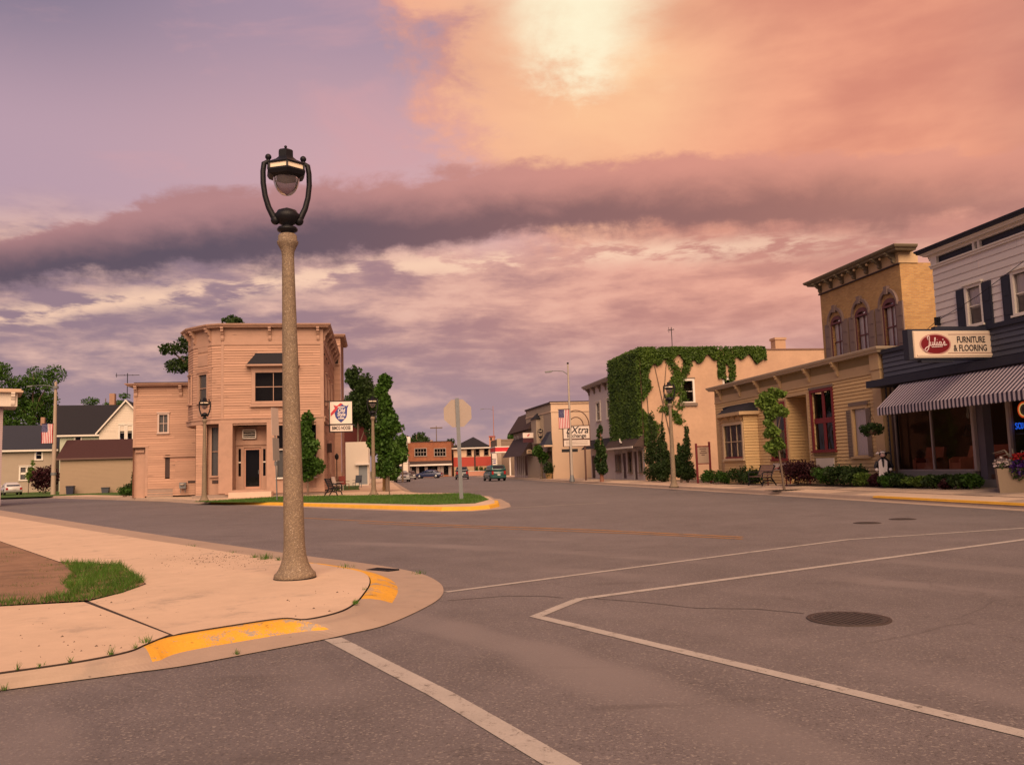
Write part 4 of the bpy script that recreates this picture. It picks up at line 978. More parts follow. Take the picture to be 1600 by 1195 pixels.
MB().box(dx0, dx1, rec + .5, rec + .55, zfl, dz1).build('room_behind', DARK, door)
for a, b in ((372.5, 376.5), (411, 415)):
    sl_ = MB().box(f.X(a, 730, rec), f.X(b, 730, rec), rec + .02, rec + .06, f.Zc(390, 723, rec), f.Zc(390, 721, rec)).build('sidelight', TRIMW, rootP)
    MB().face([(f.X(a, 730, rec), rec + .07, f.Zc(390, 744, rec)), (f.X(b, 730, rec), rec + .07, f.Zc(390, 744, rec)), (f.X(b, 730, rec), rec + .07, f.Zc(390, 701, rec)), (f.X(a, 730, rec), rec + .07, f.Zc(390, 701, rec))]).build('pane', GLASS, sl_)
MB().box(ex0, ex1, rec + .6, rec + .65, zfl, zb0).build('dark_hall', DARK, rootP)
ax0, ax1, az0, az1 = f.X(379.5, 678, rec), f.X(401, 678, rec), f.Zc(390, 685.5, rec), f.Zc(390, 671, rec)
ac = MB().box(ax0, ax0 + .06, rec - .25, rec, az0, az1).box(ax1 - .06, ax1, rec - .25, rec, az0, az1).box(ax0, ax1, rec - .25, rec, az1 - .06, az1 + .002).box(ax0, ax1, rec - .25, rec, az0 - .002, az0 + .06).build('air_conditioner', TRIMW, rootP); ac['label'] = 'pale air conditioner grille over the door'
MB().box(ax0 + .06, ax1 - .06, rec - .12, rec - .1, az0 + .06, az1 - .06).build('coil', DARK, ac)
for k_ in range(1, 4): MB().box(ax0 + .06, ax1 - .06, rec - .24, rec - .18, az0 + (az1 - az0) * k_ / 4 - .02, az0 + (az1 - az0) * k_ / 4 + .02).build('slat', TRIMW, ac)
# corner under the bay: recessed window and clapboard column
cx0, cx1 = f.X(306, 720, .9), f.X(323, 720, .9)
mb = MB(); mb.clap(cx0, cx1, .1, zb0, .9, [], .165, .036); M_, L_ = seg((cx1, .9), (cx1, 2.2)); mb2 = MB(M_); mb2.clap(0, L_, .1, zb0, 0, [], .165, .036); mb.f += [tuple(i + len(mb.v) for i in q) for q in mb2.f]; mb.v += mb2.v; mb.m += mb2.m
M_, L_ = seg((cx0, 4.6), (cx0, .9)); mb2 = MB(M_); mb2.clap(0, L_, .1, zb0, 0, [], .165, .036); mb.f += [tuple(i + len(mb.v) for i in q) for q in mb2.f]; mb.v += mb2.v; mb.m += mb2.m; mb.build('corner_column', PINK, rootP)
vx0, vx1 = f.X(331, 700, 1.2), f.X(341, 700, 1.2)
mb = MB(); mb.wall(cx1, lx0 + .6, .1, zb0, 1.2, [(vx0, vx1, f.Zc(335, 743, 1.2), f.Zc(335, 668, 1.2))], .1); mb.face([(lx0, 0, .18), (lx0, 1.2, .18), (lx0, 1.2, zb0), (lx0, 0, zb0)]); mb.build('recess_wall', PINKT, rootP)
window(rootP, vx0, vx1, f.Zc(335, 743, 1.2), f.Zc(335, 668, 1.2), 1.2, PINKT, 1, 2, .07, rec=.08, hood=False, curtain=(0, 1, 'blind'))
MB().box(f.X(331.5, 752, 1.2), f.X(342.5, 752, 1.2), 1.16, 1.199, f.Zc(335, 755, 1.2), f.Zc(335, 750, 1.2)).build('vent', BROWND, rootP)
MB().box(cx0 - .05, xR + .03, -.03, D1, -.15, .17).build('plinth', mat('grey_plinth', (.26, .2, .17), .9, .2, 3), rootP)
MB().box(f.X(352, 764), xR + .06, -.12, 0, .17, zfl - .004).build('floor_sill', PINKT, rootP)
MB().box(f.X(357, 772, -1.2), f.X(424, 772, -1.2), -1.25, -.13, -.02, f.Zc(390, 768.5, -1.2)).build('doorstep', mat('pale_doorstep', (.58, .42, .33), .8, .1, 3), rootP)
# side door, lamp and rear bay
MB(MR).box(sdoor[0], sdoor[1], .06, .12, sdoor[2], sdoor[3]).build('side_door', BROWND, rootP)
MB(MR).box(3.5, 4.0, -.32, -.03, zfl + 2.25, zfl + 2.85).build('box_light', BROWND, rootP)
MB(MR).box(3.7, 3.8, -.05, -.02, .3, zfl + 2.25).build('downpipe', mat('rust_pipe', (.20, .09, .06), .8, .2, 3), rootP)
for k_ in range(3): MB(MR).box(.9 + k_ * 2.3, 1.25 + k_ * 2.3, -.09, -.03, fz - .6 - .0 * k_, fz - .5).build('vent_flap', BROWND, rootP)
y1 = D1; xb = xR + .55; z2 = f.ptx(551, 598, xb)[1]
mb = MB(); mb.clap(xR - 1.5, xb, .2, z2, y1 + .05, [(xR - .1, xb - .2, z2 - 2.2, z2 - .8)], .165, .036); M_, L_ = seg((xb, y1 + .05), (xb, y1 + 6)); q = MB(M_); q.clap(0, L_, .2, z2, 0, [], .165, .036); mb.f += [tuple(i + len(mb.v) for i in qq) for qq in q.f]; mb.v += q.v; mb.m += q.m; mb.face([(xR - 1.5, y1, z2), (xb, y1, z2), (xb, y1 + 6, z2), (xR - 1.5, y1 + 6, z2)]); mb.build('rear_wing', PINK, rootP)
window(rootP, xR - .02, xb - .2, z2 - 2.2, z2 - .8, y1 + .05, PINKT, 1, 2, .08, curtain=(0, 1, 'blind'))
cornice_run(rootP, [(xR, y1 + .05), (xb, y1 + .05), (xb, y1 + 6)], z2, PINKT, .4, .18)
# hanging sign, square to the side wall
SIGNW = mat('sign_white', (.70, .60, .54), .5, .04, 3); SHIELD = mat('sign_blue', (.035, .05, .22), .5, .06, 4); SRED = mat('sign_red', (.46, .035, .05), .5, .06, 4); INK = mat('sign_ink', (.03, .025, .03), .6, .05, 4)
ys = 1.0; sx0, sx1, sz0, sz1, sz2, sz3 = f.X(515.5, 650, ys), f.X(550, 650, ys), f.Zc(533, 673.5, ys), f.Zc(533, 664, ys), f.Zc(533, 662, ys), f.Zc(533, 627.5, ys)
p_ = f.loc + Matrix.Rotation(f.ang, 3, 'Z') @ Vector((sx0, ys, sz0)); sg = thing('hanging_sign', p_, f.ang, 'white hanging sign with blue shield and red ribbon on the pink building', 'sign')
W_, H_, h1, h2 = sx1 - sx0, sz3 - sz0, sz1 - sz0, sz2 - sz0
MB().box(0, W_, .0, .18, h2, H_).build('sign_box', SIGNW, sg); MB().box(0.02, W_ * 1.02, 0, .18, 0, h1).build('name_board', SIGNW, sg)
fr = MB().box(-.05, 0, -.03, .21, -.05, H_ + .05).box(0, W_ * 1.05, -.02, .2, -.06, 0).box(0, W_ * 1.02, -.02, .2, h1, h2).box(-.6, W_, .07, .11, H_, H_ + .07).box(-.45, 0, .07, .11, H_ * .2, H_ * .2 + .05); fr.build('bracket_frame', BLACKIRON, sg)
cxs, cz_ = W_ * .5, h2 + (H_ - h2) * .5; uu = (H_ - h2) / 2
shp = [(-.70, .72), (-.52, .60), (-.30, .66), (0, .86), (.30, .66), (.55, .60), (.76, .72), (.62, .42), (.58, -.15), (.52, -.42), (.28, -.66), (0, -.9), (-.28, -.66), (-.52, -.42), (-.60, -.1), (-.60, .42)]
sh = MB().prism([(cxs + a * uu * .92, cz_ + b * uu) for a, b in shp], 'y', -.012, 0).build('shield', SHIELD, sg)
MB().prism([(cxs + a * uu * .92, cz_ + b * uu) for a, b in [(-.98, -.30), (-.98, -.02), (-.45, .55), (-.05, .88), (.18, .80), (-.22, .50), (-.62, .0)]], 'y', -.024, -.013).build('ribbon', SRED, sg)
MB().prism([(cxs + a * uu * .92, cz_ + b * uu) for a, b in [(-.72, .70), (-.40, .62), (-.55, .45)]], 'y', -.024, -.013).build('ribbon', SRED, sg)
for txt, sz_, dz, sxx in (("HEILEMAN'S", .16, .50, .7), ('Old', .46, .20, .9), ('Style', .46, -.16, .8), ('LAGER', .17, -.50, 1.0)):
    lettering(sg, txt, sz_ * uu, cxs + .02, -.03, cz_ + dz * uu, FWHITE, sx=sxx, bold=.012, shear=.15 if txt in ('Old', 'Style') else 0)
lettering(sg, 'BIMCG NOOSE', h1 * .8, W_ * .51, -.012, h1 * .5, INK, sx=.56, bold=.01)

# ---- lower annex to the left
f = Frame(ST(61, -16, .15), ANG_F); rootA = thing('annex_building', f.loc, f.ang, 'salmon pink two-storey clapboard annex with a single upper window', 'building')
x0, x1 = f.X(208, 680), f.X(312, 680); zt = f.Zc(250, 603); zz = f.Zc(250, 597)
zcut = f.Zc(225, 697); xcut = f.X(232, 730)
wn = (f.X(249, 660), f.X(262, 660), f.Zc(255, 675), f.Zc(255, 648)); sl0 = (f.X(258, 730), f.X(265.5, 730), f.Zc(260, 746), f.Zc(260, 713))
mb = MB(); mb.clap(x0, x1, zcut, zt, 0, [wn], .165, .036, rnd=rw); mb.clap(f.X(227, 730), x1, .1, zcut, 0, [sl0], .165, .036, rnd=rw); mb.build('siding', PINK, rootA)
mb = MB(); mb.face([(x0, 0, zz), (x1, 0, zz), (x1, 8, zz), (x0, 8, zz)]); mb.face([(x0, 8, 0), (x0, 0, 0), (x0, 0, zz), (x0, 8, zz)]); mb.face([(x1, 8, 0), (x0, 8, 0), (x0, 8, zz), (x1, 8, zz)]); mb.face([(x0, .35, 0), (f.X(227, 730), .35, 0), (f.X(227, 730), .35, zcut), (x0, .35, zcut)]); mb.face([(f.X(227, 730), 0, 0), (f.X(227, 730), .35, 0), (f.X(227, 730), .35, zcut), (f.X(227, 730), 0, zcut)]); mb.build('shell', PINKT, rootA)
cornice_run(rootA, [(x0, 6), (x0, 0), (x1, 0)], zt, PINKT, .5, .16)
MB().box(x0 - .02, x1, -.04, 0, f.Zc(250, 619) - .07, f.Zc(250, 619)).box(x0, x0 + .16, -.036, 0, zcut, zt).box(x0, f.X(232, 698), -.06, 0, zcut - .08, zcut + .02).box(f.X(212, 705, .3), f.X(226, 705, .3), .2, .349, f.Zc(219, 707), f.Zc(219, 703)).box(f.X(227, 730), f.X(231, 730), -.037, 0, .1, zcut).build('trim', PINKT, rootA)
for px in (213, 283): put_mesh('bracket', bracket_mesh(PINKT, .2, .75, .42), rootA, T(f.X(px, 605), 0, zt))
window(rootA, *wn, 0, mat('pale_pink_trim', (.50, .38, .33), .7, .06, 3), 2, 2, .11, curtain=(0, .5, 'lace'))
MB().box(sl0[0], sl0[1], .03, .06, sl0[2], sl0[3]).build('shutter', BROWND, rootA)
MB().box(sl0[1] + .02, x1, -.05, 0, f.Zc(290, 719.5), f.Zc(290, 717)).build('band', PINKD, rootA); MB().box(sl0[0] - .1, x1, -.16, 0, f.Zc(290, 713.5), f.Zc(290, 711)).build('ledge', PINKT, rootA)
b_ = MB(); b_.clap(f.X(271, 745, -.7), x1, .1, f.Zc(290, 719, -.2), -.3, [], .165, .036); b_.face([(f.X(271, 745, -.7), 0, .1), (f.X(271, 745, -.7), -.3, .1), (f.X(271, 745, -.7), -.3, f.Zc(290, 719, -.2)), (f.X(271, 745, -.7), 0, f.Zc(290, 719, -.2))]); b_.face([(f.X(271, 745, -.7), -.3, f.Zc(290, 719, -.2)), (x1, -.3, f.Zc(290, 719, -.2)), (x1, 0, f.Zc(290, 719, -.2)), (f.X(271, 745, -.7), 0, f.Zc(290, 719, -.2))]); b_.build('bump_out', PINK, rootA)
MB().box(f.X(292, 753, -.7), x1, -.36, -.32, f.Zc(300, 754), f.Zc(300, 751)).build('pipe_cover', BROWND, rootA)
MB().box(f.X(229, 764), f.X(270, 764), -.03, .02, -.15, f.Zc(250, 764)).build('plinth', MATS['grey_plinth'], rootA)
gm = f.loc + Matrix.Rotation(f.ang, 3, 'Z') @ Vector((f.X(286, 758, -.6), -.62, f.Zc(286, 765, -.6)))
t = thing('gas_meter', gm, f.ang, 'grey gas meter standing against the pink annex', 'meter'); MB().box(-.22, .2, -.12, .1, .1, .5).build('case', STEEL, t); MB().lathe([(.02, 0), (.16, .02), (.16, .12), (.02, .14)], 14, (-.02, -.12, .3)).build('dial_case', GREYPOLE, t, True); MB().tube([(-.15, 0, -.2), (-.15, 0, .12)], .025, 6).tube([(.14, 0, -.2), (.14, 0, .12)], .025, 6).build('pipe', STEEL, t)
an = f.loc + Matrix.Rotation(f.ang, 3, 'Z') @ Vector((f.X(199, 600, 3), 3, f.Zc(199, 610, 3)))
def antenna(loc_, h, label, ang=.4, n=3, w=1.6):
    t = thing('roof_antenna', loc_, ang, label, 'antenna'); MB().tube([(0, 0, -.3), (0, 0, h)], .03, 6).build('mast', BLACKIRON, t)
    MB().tube([(-w / 2, 0, h * .86), (w / 2, 0, h * .9)], .022, 5).build('boom', BLACKIRON, t)
    for k_ in range(n):
        x = -w / 2 + w * (k_ + .15) / n; MB().tube([(x, -.4, h * .88), (x, .4, h * .88)], .014, 5).build('rod', BLACKIRON, t)
    MB().tube([(-w * .45, 0, h * .75), (-w * .45, 0, h)], .018, 5).build('rod', BLACKIRON, t)
antenna(an, f.Zc(199, 583, 3) - f.Zc(199, 610, 3), 'thin television antenna on a mast behind the pink annex roof')

# ---- garage, gabled house, tan house
TAN = mat('tan_siding', (.31, .23, .16), .8, .06, 1, .1, 40); TANH = mat('grey_tan_siding', (.34, .275, .215), .8, .06, 1, .1, 40); CREAM = mat('cream_siding', (.60, .52, .44), .75, .05, 1); PALEGREEN = mat('pale_green_siding', (.40, .42, .33), .75, .06, 1)
f = Frame(Vector((-43, 82, .15)), R(16)); rootG = thing('garage', f.loc, f.ang, 'tan clapboard garage with a maroon hipped roof', 'building')
x0, x1 = f.X(93.5, 740), f.X(214, 740); ze, zr_g = f.Zc(150, 715), f.Zc(150, 686.5, 2.6)
mb = MB(); mb.clap(x0, x1, -.1, ze, 0, [], .13, .02); mb.face([(x0, 0, -.1), (x0, 0, ze), (x0, 5.5, ze), (x0, 5.5, -.1)]); mb.face([(x1, 0, -.1), (x1, 5.5, -.1), (x1, 5.5, ze), (x1, 0, ze)]); mb.box(x0 + .1, x1 - .1, 5.4, 5.5, -.1, ze); mb.build('wall', TAN, rootG)
ra, rb = f.X(104, 686.5, 2.6), f.X(206, 686.5, 2.6) + 1.5; o_ = .3; q = [(x0 - o_, -o_, ze), (x1 + o_, -o_, ze), (x1 + o_, 5.8, ze), (x0 - o_, 5.8, ze)]
mb = MB(); mb.face([q[0], q[1], (rb, 2.75, zr_g), (ra, 2.75, zr_g)]); mb.face([q[1], q[2], (rb, 2.75, zr_g)]); mb.face([q[2], q[3], (ra, 2.75, zr_g), (rb, 2.75, zr_g)]); mb.face([q[3], q[0], (ra, 2.75, zr_g)]); mb.build('roof', ROOFM, rootG)
MB().box(x0 - o_, x1 + o_, -o_ - .03, -o_ + .02, ze - .16, ze + .01).build('fascia', mat('brown_fascia', (.12, .07, .06), .7, .1, 3), rootG)
for px, hh, lb, cc in ((110, 13, 'dark blue wheeled bin against the tan garage, nearer the flag pole', (.02, .022, .045)), (165, 9, 'small grey tub against the tan garage wall', (.05, .055, .07))):
    p_ = f.loc + Matrix.Rotation(f.ang, 3, 'Z') @ Vector((f.X(px, 766, -.9), -.9, 0)); t = thing('rubbish_bin', p_, f.ang, lb, 'bin'); kk = p_.y / FPX; w = 11 * kk; H_ = hh * kk
    MB().prism([(-w * .4, 0), (w * .4, 0), (w * .5, H_ * .86), (-w * .5, H_ * .86)], 'y', -.35, .35).build('body', mat('bin_' + str(px), cc, .5, .1, 3), t)
    MB().prism([(-w * .54, H_ * .87), (w * .54, H_ * .87), (w * .48, H_), (-w * .48, H_)], 'y', -.4, .4).build('lid', MATS['bin_' + str(px)], t)
    if hh == 13:
        for sx_ in (-.3, .3): MB().lathe([(.12, -.03), (.12, .03)], 12).build('wheel', BLACKIRON, t).matrix_local = Matrix.Translation((sx_ * w, .34, .12)) @ Matrix.Rotation(R(90), 4, 'Y')

f = Frame(Vector((-47, 100, .15)), R(14)); rootH = thing('gabled_house', f.loc, f.ang, 'pale gabled house with a steep black roof and paired windows behind the garage', 'house')
gx0, gxa, gx1 = f.X(155, 673), f.X(197.5, 627), f.X(243, 673); ze, za = f.Zc(156, 674), f.Zc(197.5, 626)
wx = f.X(91, 678, 2.5); zl = f.Zc(91, 679, 2.5)
gw = [(f.X(187.5, 675), f.X(194.5, 675), f.Zc(190, 686), f.Zc(190, 665.5)), (f.X(199.5, 675), f.X(206.5, 675), f.Zc(203, 686), f.Zc(203, 665))]
mb = MB(); mb.clap(f.X(180, 675), gx1, ze - 3.2, ze, 0, gw, .15, .02); mb.clap(gx0, f.X(180, 675), ze - 1.0, ze, .02, [], .15, .02)
nrow = 18
for k_ in range(nrow):
    t0, t1 = k_ / nrow, (k_ + 1) / nrow; a0, a1 = gx0 + (gxa - gx0) * t0, gx1 + (gxa - gx1) * t0; b0, b1 = gx0 + (gxa - gx0) * t1, gx1 + (gxa - gx1) * t1; z0, z1 = ze + (za - ze) * t0, ze + (za - ze) * t1
    mb.face([(a0, -.02, z0), (a1, -.02, z0), (b1, 0, z1), (b0, 0, z1)])
mb.build('gable_wall', CREAM, rootH)
MB().clap(f.X(155, 680), f.X(180, 680), -.1, ze - 1.0, .02, [], .15, .02).box(f.X(180, 680), gx1, .0, .1, -.1, ze - 3.2).build('lower_wall', PALEGREEN, rootH)
for q in gw: window(rootH, *q, 0, TRIMW, 1, 2, .16, sill=True)
# main wing running left, its roof slope facing the street
yw = 2.5; mb = MB(); mb.clap(wx + .2, gx0 + .3, -.1, zl, yw, [(f.X(118, 690, yw), f.X(126, 690, yw), f.Zc(120, 697, yw), f.Zc(120, 681, yw))], .15, .02); mb.face([(wx + .2, yw, -.1), (wx + .2, yw, zl), (wx + .2, yw + 9, zl), (wx + .2, yw + 9, -.1)]); mb.build('side_wall', PALEGREEN, rootH)
window(rootH, f.X(118, 690, yw), f.X(126, 690, yw), f.Zc(120, 697, yw), f.Zc(120, 681, yw), yw, TRIMW, 1, 2, .16)
rl = f.X(84, 633, 6.5); zrd = f.Zc(120, 633, 6.5)
mb = MB(); mb.face([(wx - .4, yw - .45, zl - .1), (gx0 + 1, yw - .45, zl - .1), (gxa + .8, 6.5, zrd), (rl, 6.5, zrd)]); mb.face([(wx - .4, 11, zl - .1), (rl, 6.5, zrd), (gxa + .8, 6.5, zrd), (gxa, 11, zl - .1)]); mb.face([(wx - .4, yw - .45, zl - .1), (rl, 6.5, zrd), (wx - .4, 11, zl - .1)])
mb.face([(gx0 - .35, -.4, ze - .25), (gxa, -.4, za + .12), (gxa, 8, za + .12), (gx0 - .35, 8, ze - .25)]); mb.face([(gxa, -.4, za + .12), (gx1 + .35, -.4, ze - .25), (gx1 + .35, 8, ze - .25), (gxa, 8, za + .12)]); mb.build('roof', ROOFD, rootH)
mb = MB()
for sg_, gx in ((-1, gx0), (1, gx1)): mb.prism([(gx + sg_ * .35, ze - .25), (gxa, za + .13), (gxa, za - .12), (gx + sg_ * .35, ze - .5)], 'y', -.43, -.38)
mb.box(wx - .4, gx0, yw - .48, yw - .43, zl - .28, zl - .08); mb.build('barge_board', TRIMW, rootH)
MB().box(f.X(172, 620, 8), f.X(180, 620, 8), 7.6, 8.6, zrd - 1, f.Zc(176, 615, 8)).build('chimney', mat('chimney_brick', (.34, .20, .14), .9, .2, 5), rootH)

f = Frame(Vector((-62, 103, .15)), R(20)); rootT = thing('tan_house', f.loc, f.ang, 'tan clapboard house with a long slate blue roof behind the white car', 'house')
x0, x1 = f.X(1, 730), f.X(85.5, 730); ze, zrd = f.Zc(40, 702), f.Zc(40, 664.5, 4)
wa = (f.X(56.5, 710), f.X(65, 710), f.Zc(60, 717), f.Zc(60, 704.5)); wb_ = (f.X(32, 740), f.X(51, 740), f.Zc(40, 749), f.Zc(40, 730))
mb = MB(); mb.clap(x0, x1, -.1, ze, 0, [wa, wb_], .14, .02); mb.face([(x0, 0, -.1), (x0, 0, ze), (x0, 8, ze), (x0, 8, -.1)]); mb.face([(x1, 0, -.1), (x1, 8, -.1), (x1, 8, ze), (x1, 4, zrd), (x1, 0, ze)]); mb.build('wall', TANH, rootT)
mb = MB(); mb.face([(x0 - 9, -.5, ze - .1), (x1 + .4, -.5, ze - .1), (x1 + .4, 4, zrd), (x0 - 9, 4, zrd)]); mb.face([(x1 + .4, 8.5, ze - .1), (x0 - 9, 8.5, ze - .1), (x0 - 9, 4, zrd), (x1 + .4, 4, zrd)]); mb.build('roof', mat('slate_roofing', (.028, .03, .044), .85, .15, 4, .3, 30), rootT)
MB().box(x0 - 9, x1 + .4, -.56, -.5, ze - .28, ze - .06).build('gutter', TRIMW, rootT)
window(rootT, *wa, 0, TRIMW, 1, 2, .17); window(rootT, *wb_, 0, TRIMW, 2, 2, .17, bar=.22, curtain=(0, 1, 'lace'))
MB().box(f.X(64, 655, 5), f.X(70, 655, 5), 4.8, 5.6, zrd - 1, f.Zc(67, 652, 5)).build('chimney', MATS['chimney_brick'], rootT)
# neighbour whose cornice just enters the view at the left edge
f = Frame(Vector((-33, 52, .15)), R(33)); rootE = thing('corner_shop_building', f.loc, f.ang, 'pale building at the left edge showing only its bracketed cornice', 'building')
xe = f.X(3.5, 700); xf = f.X(27, 625); zc_, zf_ = f.Zc(10, 613.5), f.Zc(10, 635)
MB().clap(xe - 9, xe, -.1, zf_, .4, [], .14, .02).box(xe - .02, xe, .4, 6, -.1, zf_).build('wall', mat('mauve_siding', (.34, .26, .27), .8, .06, 1), rootE)
MB().box(xe - 9, xf, -.2, 3, zf_, zc_).build('frieze', CREAM, rootE); MB().box(xe - 9, xf + .3, -.5, 3.3, zc_, zc_ + .12).box(xe - 9, xf + .2, -.4, 3.2, zc_ + .121, f.Zc(10, 608)).build('cornice', mat('tan_cornice', (.50, .36, .26), .7, .1, 3), rootE)
put_mesh('bracket', bracket_mesh(CREAM, .22, .8, .3), rootE, T(f.X(20, 620), -.2, zc_))

# ================================================================== BUILDINGS, RIGHT OF THE STREET
OCHRE = mat('ochre_siding', (.56, .385, .19), .8, .07, 1.1, .1, 40, dirt=((.26, .17, .09), .66, 1.2, .5), island=.07); OCHRET = mat('ochre_trim', (.47, .325, .18), .7, .08, 2); OLIVE = mat('olive_panel', (.235, .165, .075), .75, .1, 2); TAUPE = mat('taupe_trim', (.17, .125, .10), .75, .1, 3); OXRED = mat('oxblood_paint', (.16, .018, .022), .55, .1, 4)
NAVY = mat('navy_paint', (.020, .022, .038), .6, .1, 3); SLATE = mat('slate_blue_siding', (.072, .076, .105), .75, .1, 1.5, island=.12); WHITES = mat('white_siding', (.62, .56, .54), .8, .05, 1.2, .1, 30, island=.06); GOLDEN = mat_brick('golden_brick', (.47, .275, .10), (.36, .19, .068), (.36, .25, .145))
def join(mb, w): mb.f += [tuple(i + len(mb.v) for i in q) for q in w.f]; mb.v += w.v; mb.m += w.m; return mb
TF = 20.5
# ---- yellow one-storey front
f = Frame(ST(47.6, TF, 0), ANG_R); rootY = thing('ochre_shop', f.loc, f.ang, 'low ochre clapboard building with bracketed cornice, bay window and recessed door', 'building')
x0, x1 = f.X(1121, 690), f.X(1381, 640); zt = f.Zc(1250, 585.5); zc = zt - .16; zfr = f.Zc(1250, 600.5 + 0)
zc = f.Zc(1250, 579.5); zfr = f.Zc(1250, 604)
zB = .12
bx0, bx1 = f.X(1127, 690), f.X(1186, 690)
rec_ = (f.X(1232, 670), f.X(1264, 670), .2, f.Zc(1248, 618)); rw_ = (f.X(1271.5, 660), f.X(1303, 660), f.Zc(1288, 702), f.Zc(1288, 611)); sw_ = (f.X(1335, 670), f.X(1356.5, 670), f.Zc(1346, 711), f.Zc(1346, 638)); dw_ = (f.X(1207, 680), f.X(1228, 680), f.Zc(1217, 716), f.Zc(1217, 632))
mb = MB(); mb.clap(x0, x1, zB, zfr, 0, [rec_, rw_, sw_, dw_], .155, .045, .16)
wl_, zl_ = 1.9, rec_[3]
mb.clap(rec_[0] - .01, rec_[1] + .01, .2, zl_, wl_, [(rec_[0] + .25, rec_[1] - .25, .25, 2.6)], .155, .045)
M_, L_ = seg((rec_[0], 0), (rec_[0], wl_)); join(mb, MB(M_).clap(0, L_, .2, zl_, 0, [], .155, .045)); M_, L_ = seg((rec_[1], wl_), (rec_[1], 0)); join(mb, MB(M_).clap(0, L_, .2, zl_, 0, [], .155, .045))
mb.face([(rec_[0], 0, zl_), (rec_[1], 0, zl_), (rec_[1], wl_, zl_), (rec_[0], wl_, zl_)]); mb.face([(rec_[0], 0, .3), (rec_[1], 0, .3), (rec_[1], wl_, .3), (rec_[0], wl_, .3)])
M_, L_ = seg((x1, 0), (x1, 7)); join(mb, MB(M_).clap(0, L_, zB, zfr, 0, [], .155, .045)); M_, L_ = seg((x0, 7), (x0, 0)); join(mb, MB(M_).clap(0, L_, zB, zfr, 0, [], .155, .045))
mb.build('siding', OCHRE, rootY)
MB().box(rec_[0] + .25, rec_[1] - .25, wl_ + .05, wl_ + .1, .25, 2.6).build('door', OXRED, rootY)
fr = MB().box(x0, x1, -.03, .02, zfr, zc); fr.build('frieze', OLIVE, rootY)
MB().box(x0 - .02, x1 + .02, -.06, 0, zfr - .07, zfr + .03).box(x0 - .02, x1 + .03, -.034, 0, zfr + .03, zfr + .03 + (zc - zfr) * .42).build('frieze_board', OCHRET, rootY)
cornice_run(rootY, [(x0, 7), (x0, 0), (x1, 0), (x1, 1.2)], zc, mat('cornice_tan', (.45, .36, .26), .7, .1, 3), .42, .2)
MB().box(x0, x1, .3, 7, zc - .05, zc + .12).build('roof', ROOFD, rootY)
bme = bracket_mesh(OCHRET, .14, (zc - zfr) * .85, .34)
for px in (1126, 1156, 1186, 1220, 1266, 1311): put_mesh('bracket', bme, rootY, T(f.X(px, 600), -.03, zc))
MB().box(x1 - .52, x1 + .05, -.10, 0, zB, zfr + .06).box(x1 - .56, x1 + .09, -.14, 0, zfr + .062, zc - .02).box(x1 + .002, x1 + .06, 0, .5, zB, zc - .02).build('corner_pier', OCHRET, rootY)
MB().box(rec_[0] - .14, rec_[0], -.05, 0, .2, zl_ + .12).box(rec_[1], rec_[1] + .14, -.05, 0, .2, zl_ + .12).box(rec_[0], rec_[1], -.05, 0, zl_, zl_ + .12).build('door_casing', OCHRET, rootY)
w = window(rootY, *rw_, 0, OXRED, 2, 2, .14, rec=.08, bar=.2, hood=False, label='tall oxblood framed window with four dark panes'); MB().box(rw_[0] - .18, rw_[1] + .18, -.09, 0, rw_[3] + .142, rw_[3] + .26).build('window_hood', TAUPE, w)
MB().box(rw_[0] - .1, rw_[1] + .1, -.04, 0, .2, rw_[2] - .16).build('lower_panel', OLIVE, rootY); MB().box(rw_[0] + .1, rw_[1] - .1, -.07, -.041, rw_[2] - .85, rw_[2] - .4).build('panel_field', CREAM, rootY)
w = window(rootY, *dw_, 0, OXRED, 1, 2, .12, rec=.08, hood=False)
MB().box(dw_[0], dw_[1], -.07, -.03, dw_[2] - .6, dw_[2] - .25).build('panel_field', CREAM, rootY)
w = window(rootY, *sw_, 0, OCHRET, 1, 1, .13, rec=.07, curtain=(0, 1, 'white'), hood=False, label='curtained window between two brown shutters'); MB().box(sw_[0] - .2, sw_[1] + .2, -.1, 0, sw_[3] + .132, sw_[3] + .3).build('window_hood', TAUPE, w)
for a, b in ((1327, 1334), (1357.5, 1364)):
    xa, xb = f.X(a, 680), f.X(b, 680); sh = MB().box(xa, xb, -.08, -.03, sw_[2] - .08, sw_[3] - .02).build('shutter', TAUPE, rootY)
    for k_ in range(16):
        zz = sw_[2] + (sw_[3] - sw_[2]) * k_ / 16; MB().box(xa + .05, xb - .05, -.095, -.081, zz, zz + .06).build('louvre', TAUPE, sh)
# bay window
by = -.75; fx0, fx1 = f.X(1131, 690, by), f.X(1163, 690, by); zbh, zbt = f.Zc(1150, 650, by), f.Zc(1150, 633)
bw = (fx0 + .15, fx1 - .15, f.Zc(1147, 716, by), f.Zc(1147, 664, by))
mb = MB(); mb.clap(fx0, fx1, zB, zbh, by, [bw], .155, .045); M_, L_ = seg((fx1, by), (bx1, 0)); join(mb, MB(M_).clap(0, L_, zB, zbh, 0, [], .155, .045)); M_, L_ = seg((bx0, 0), (fx0, by)); join(mb, MB(M_).clap(0, L_, zB, zbh, 0, [], .155, .045)); mb.build('bay', OCHRE, rootY)
wbay = window(rootY, *bw, by, mat('ochre_light_trim', (.50, .37, .24), .7, .06, 3), 3, 2, .13, rec=.05, hood=False, curtain=(0, 1, 'lace'), label='bay window of six lights with white curtains')
MB().box(bw[0], bw[1], by - .03, by + .06, bw[2] - .002, bw[2] + .09).build('red_rail', OXRED, wbay)
mb = MB(); e = .3; q = [(bx0 - e, 0), (fx0 - e * .6, by - e), (fx1 + e * .6, by - e), (bx1 + e, 0)]
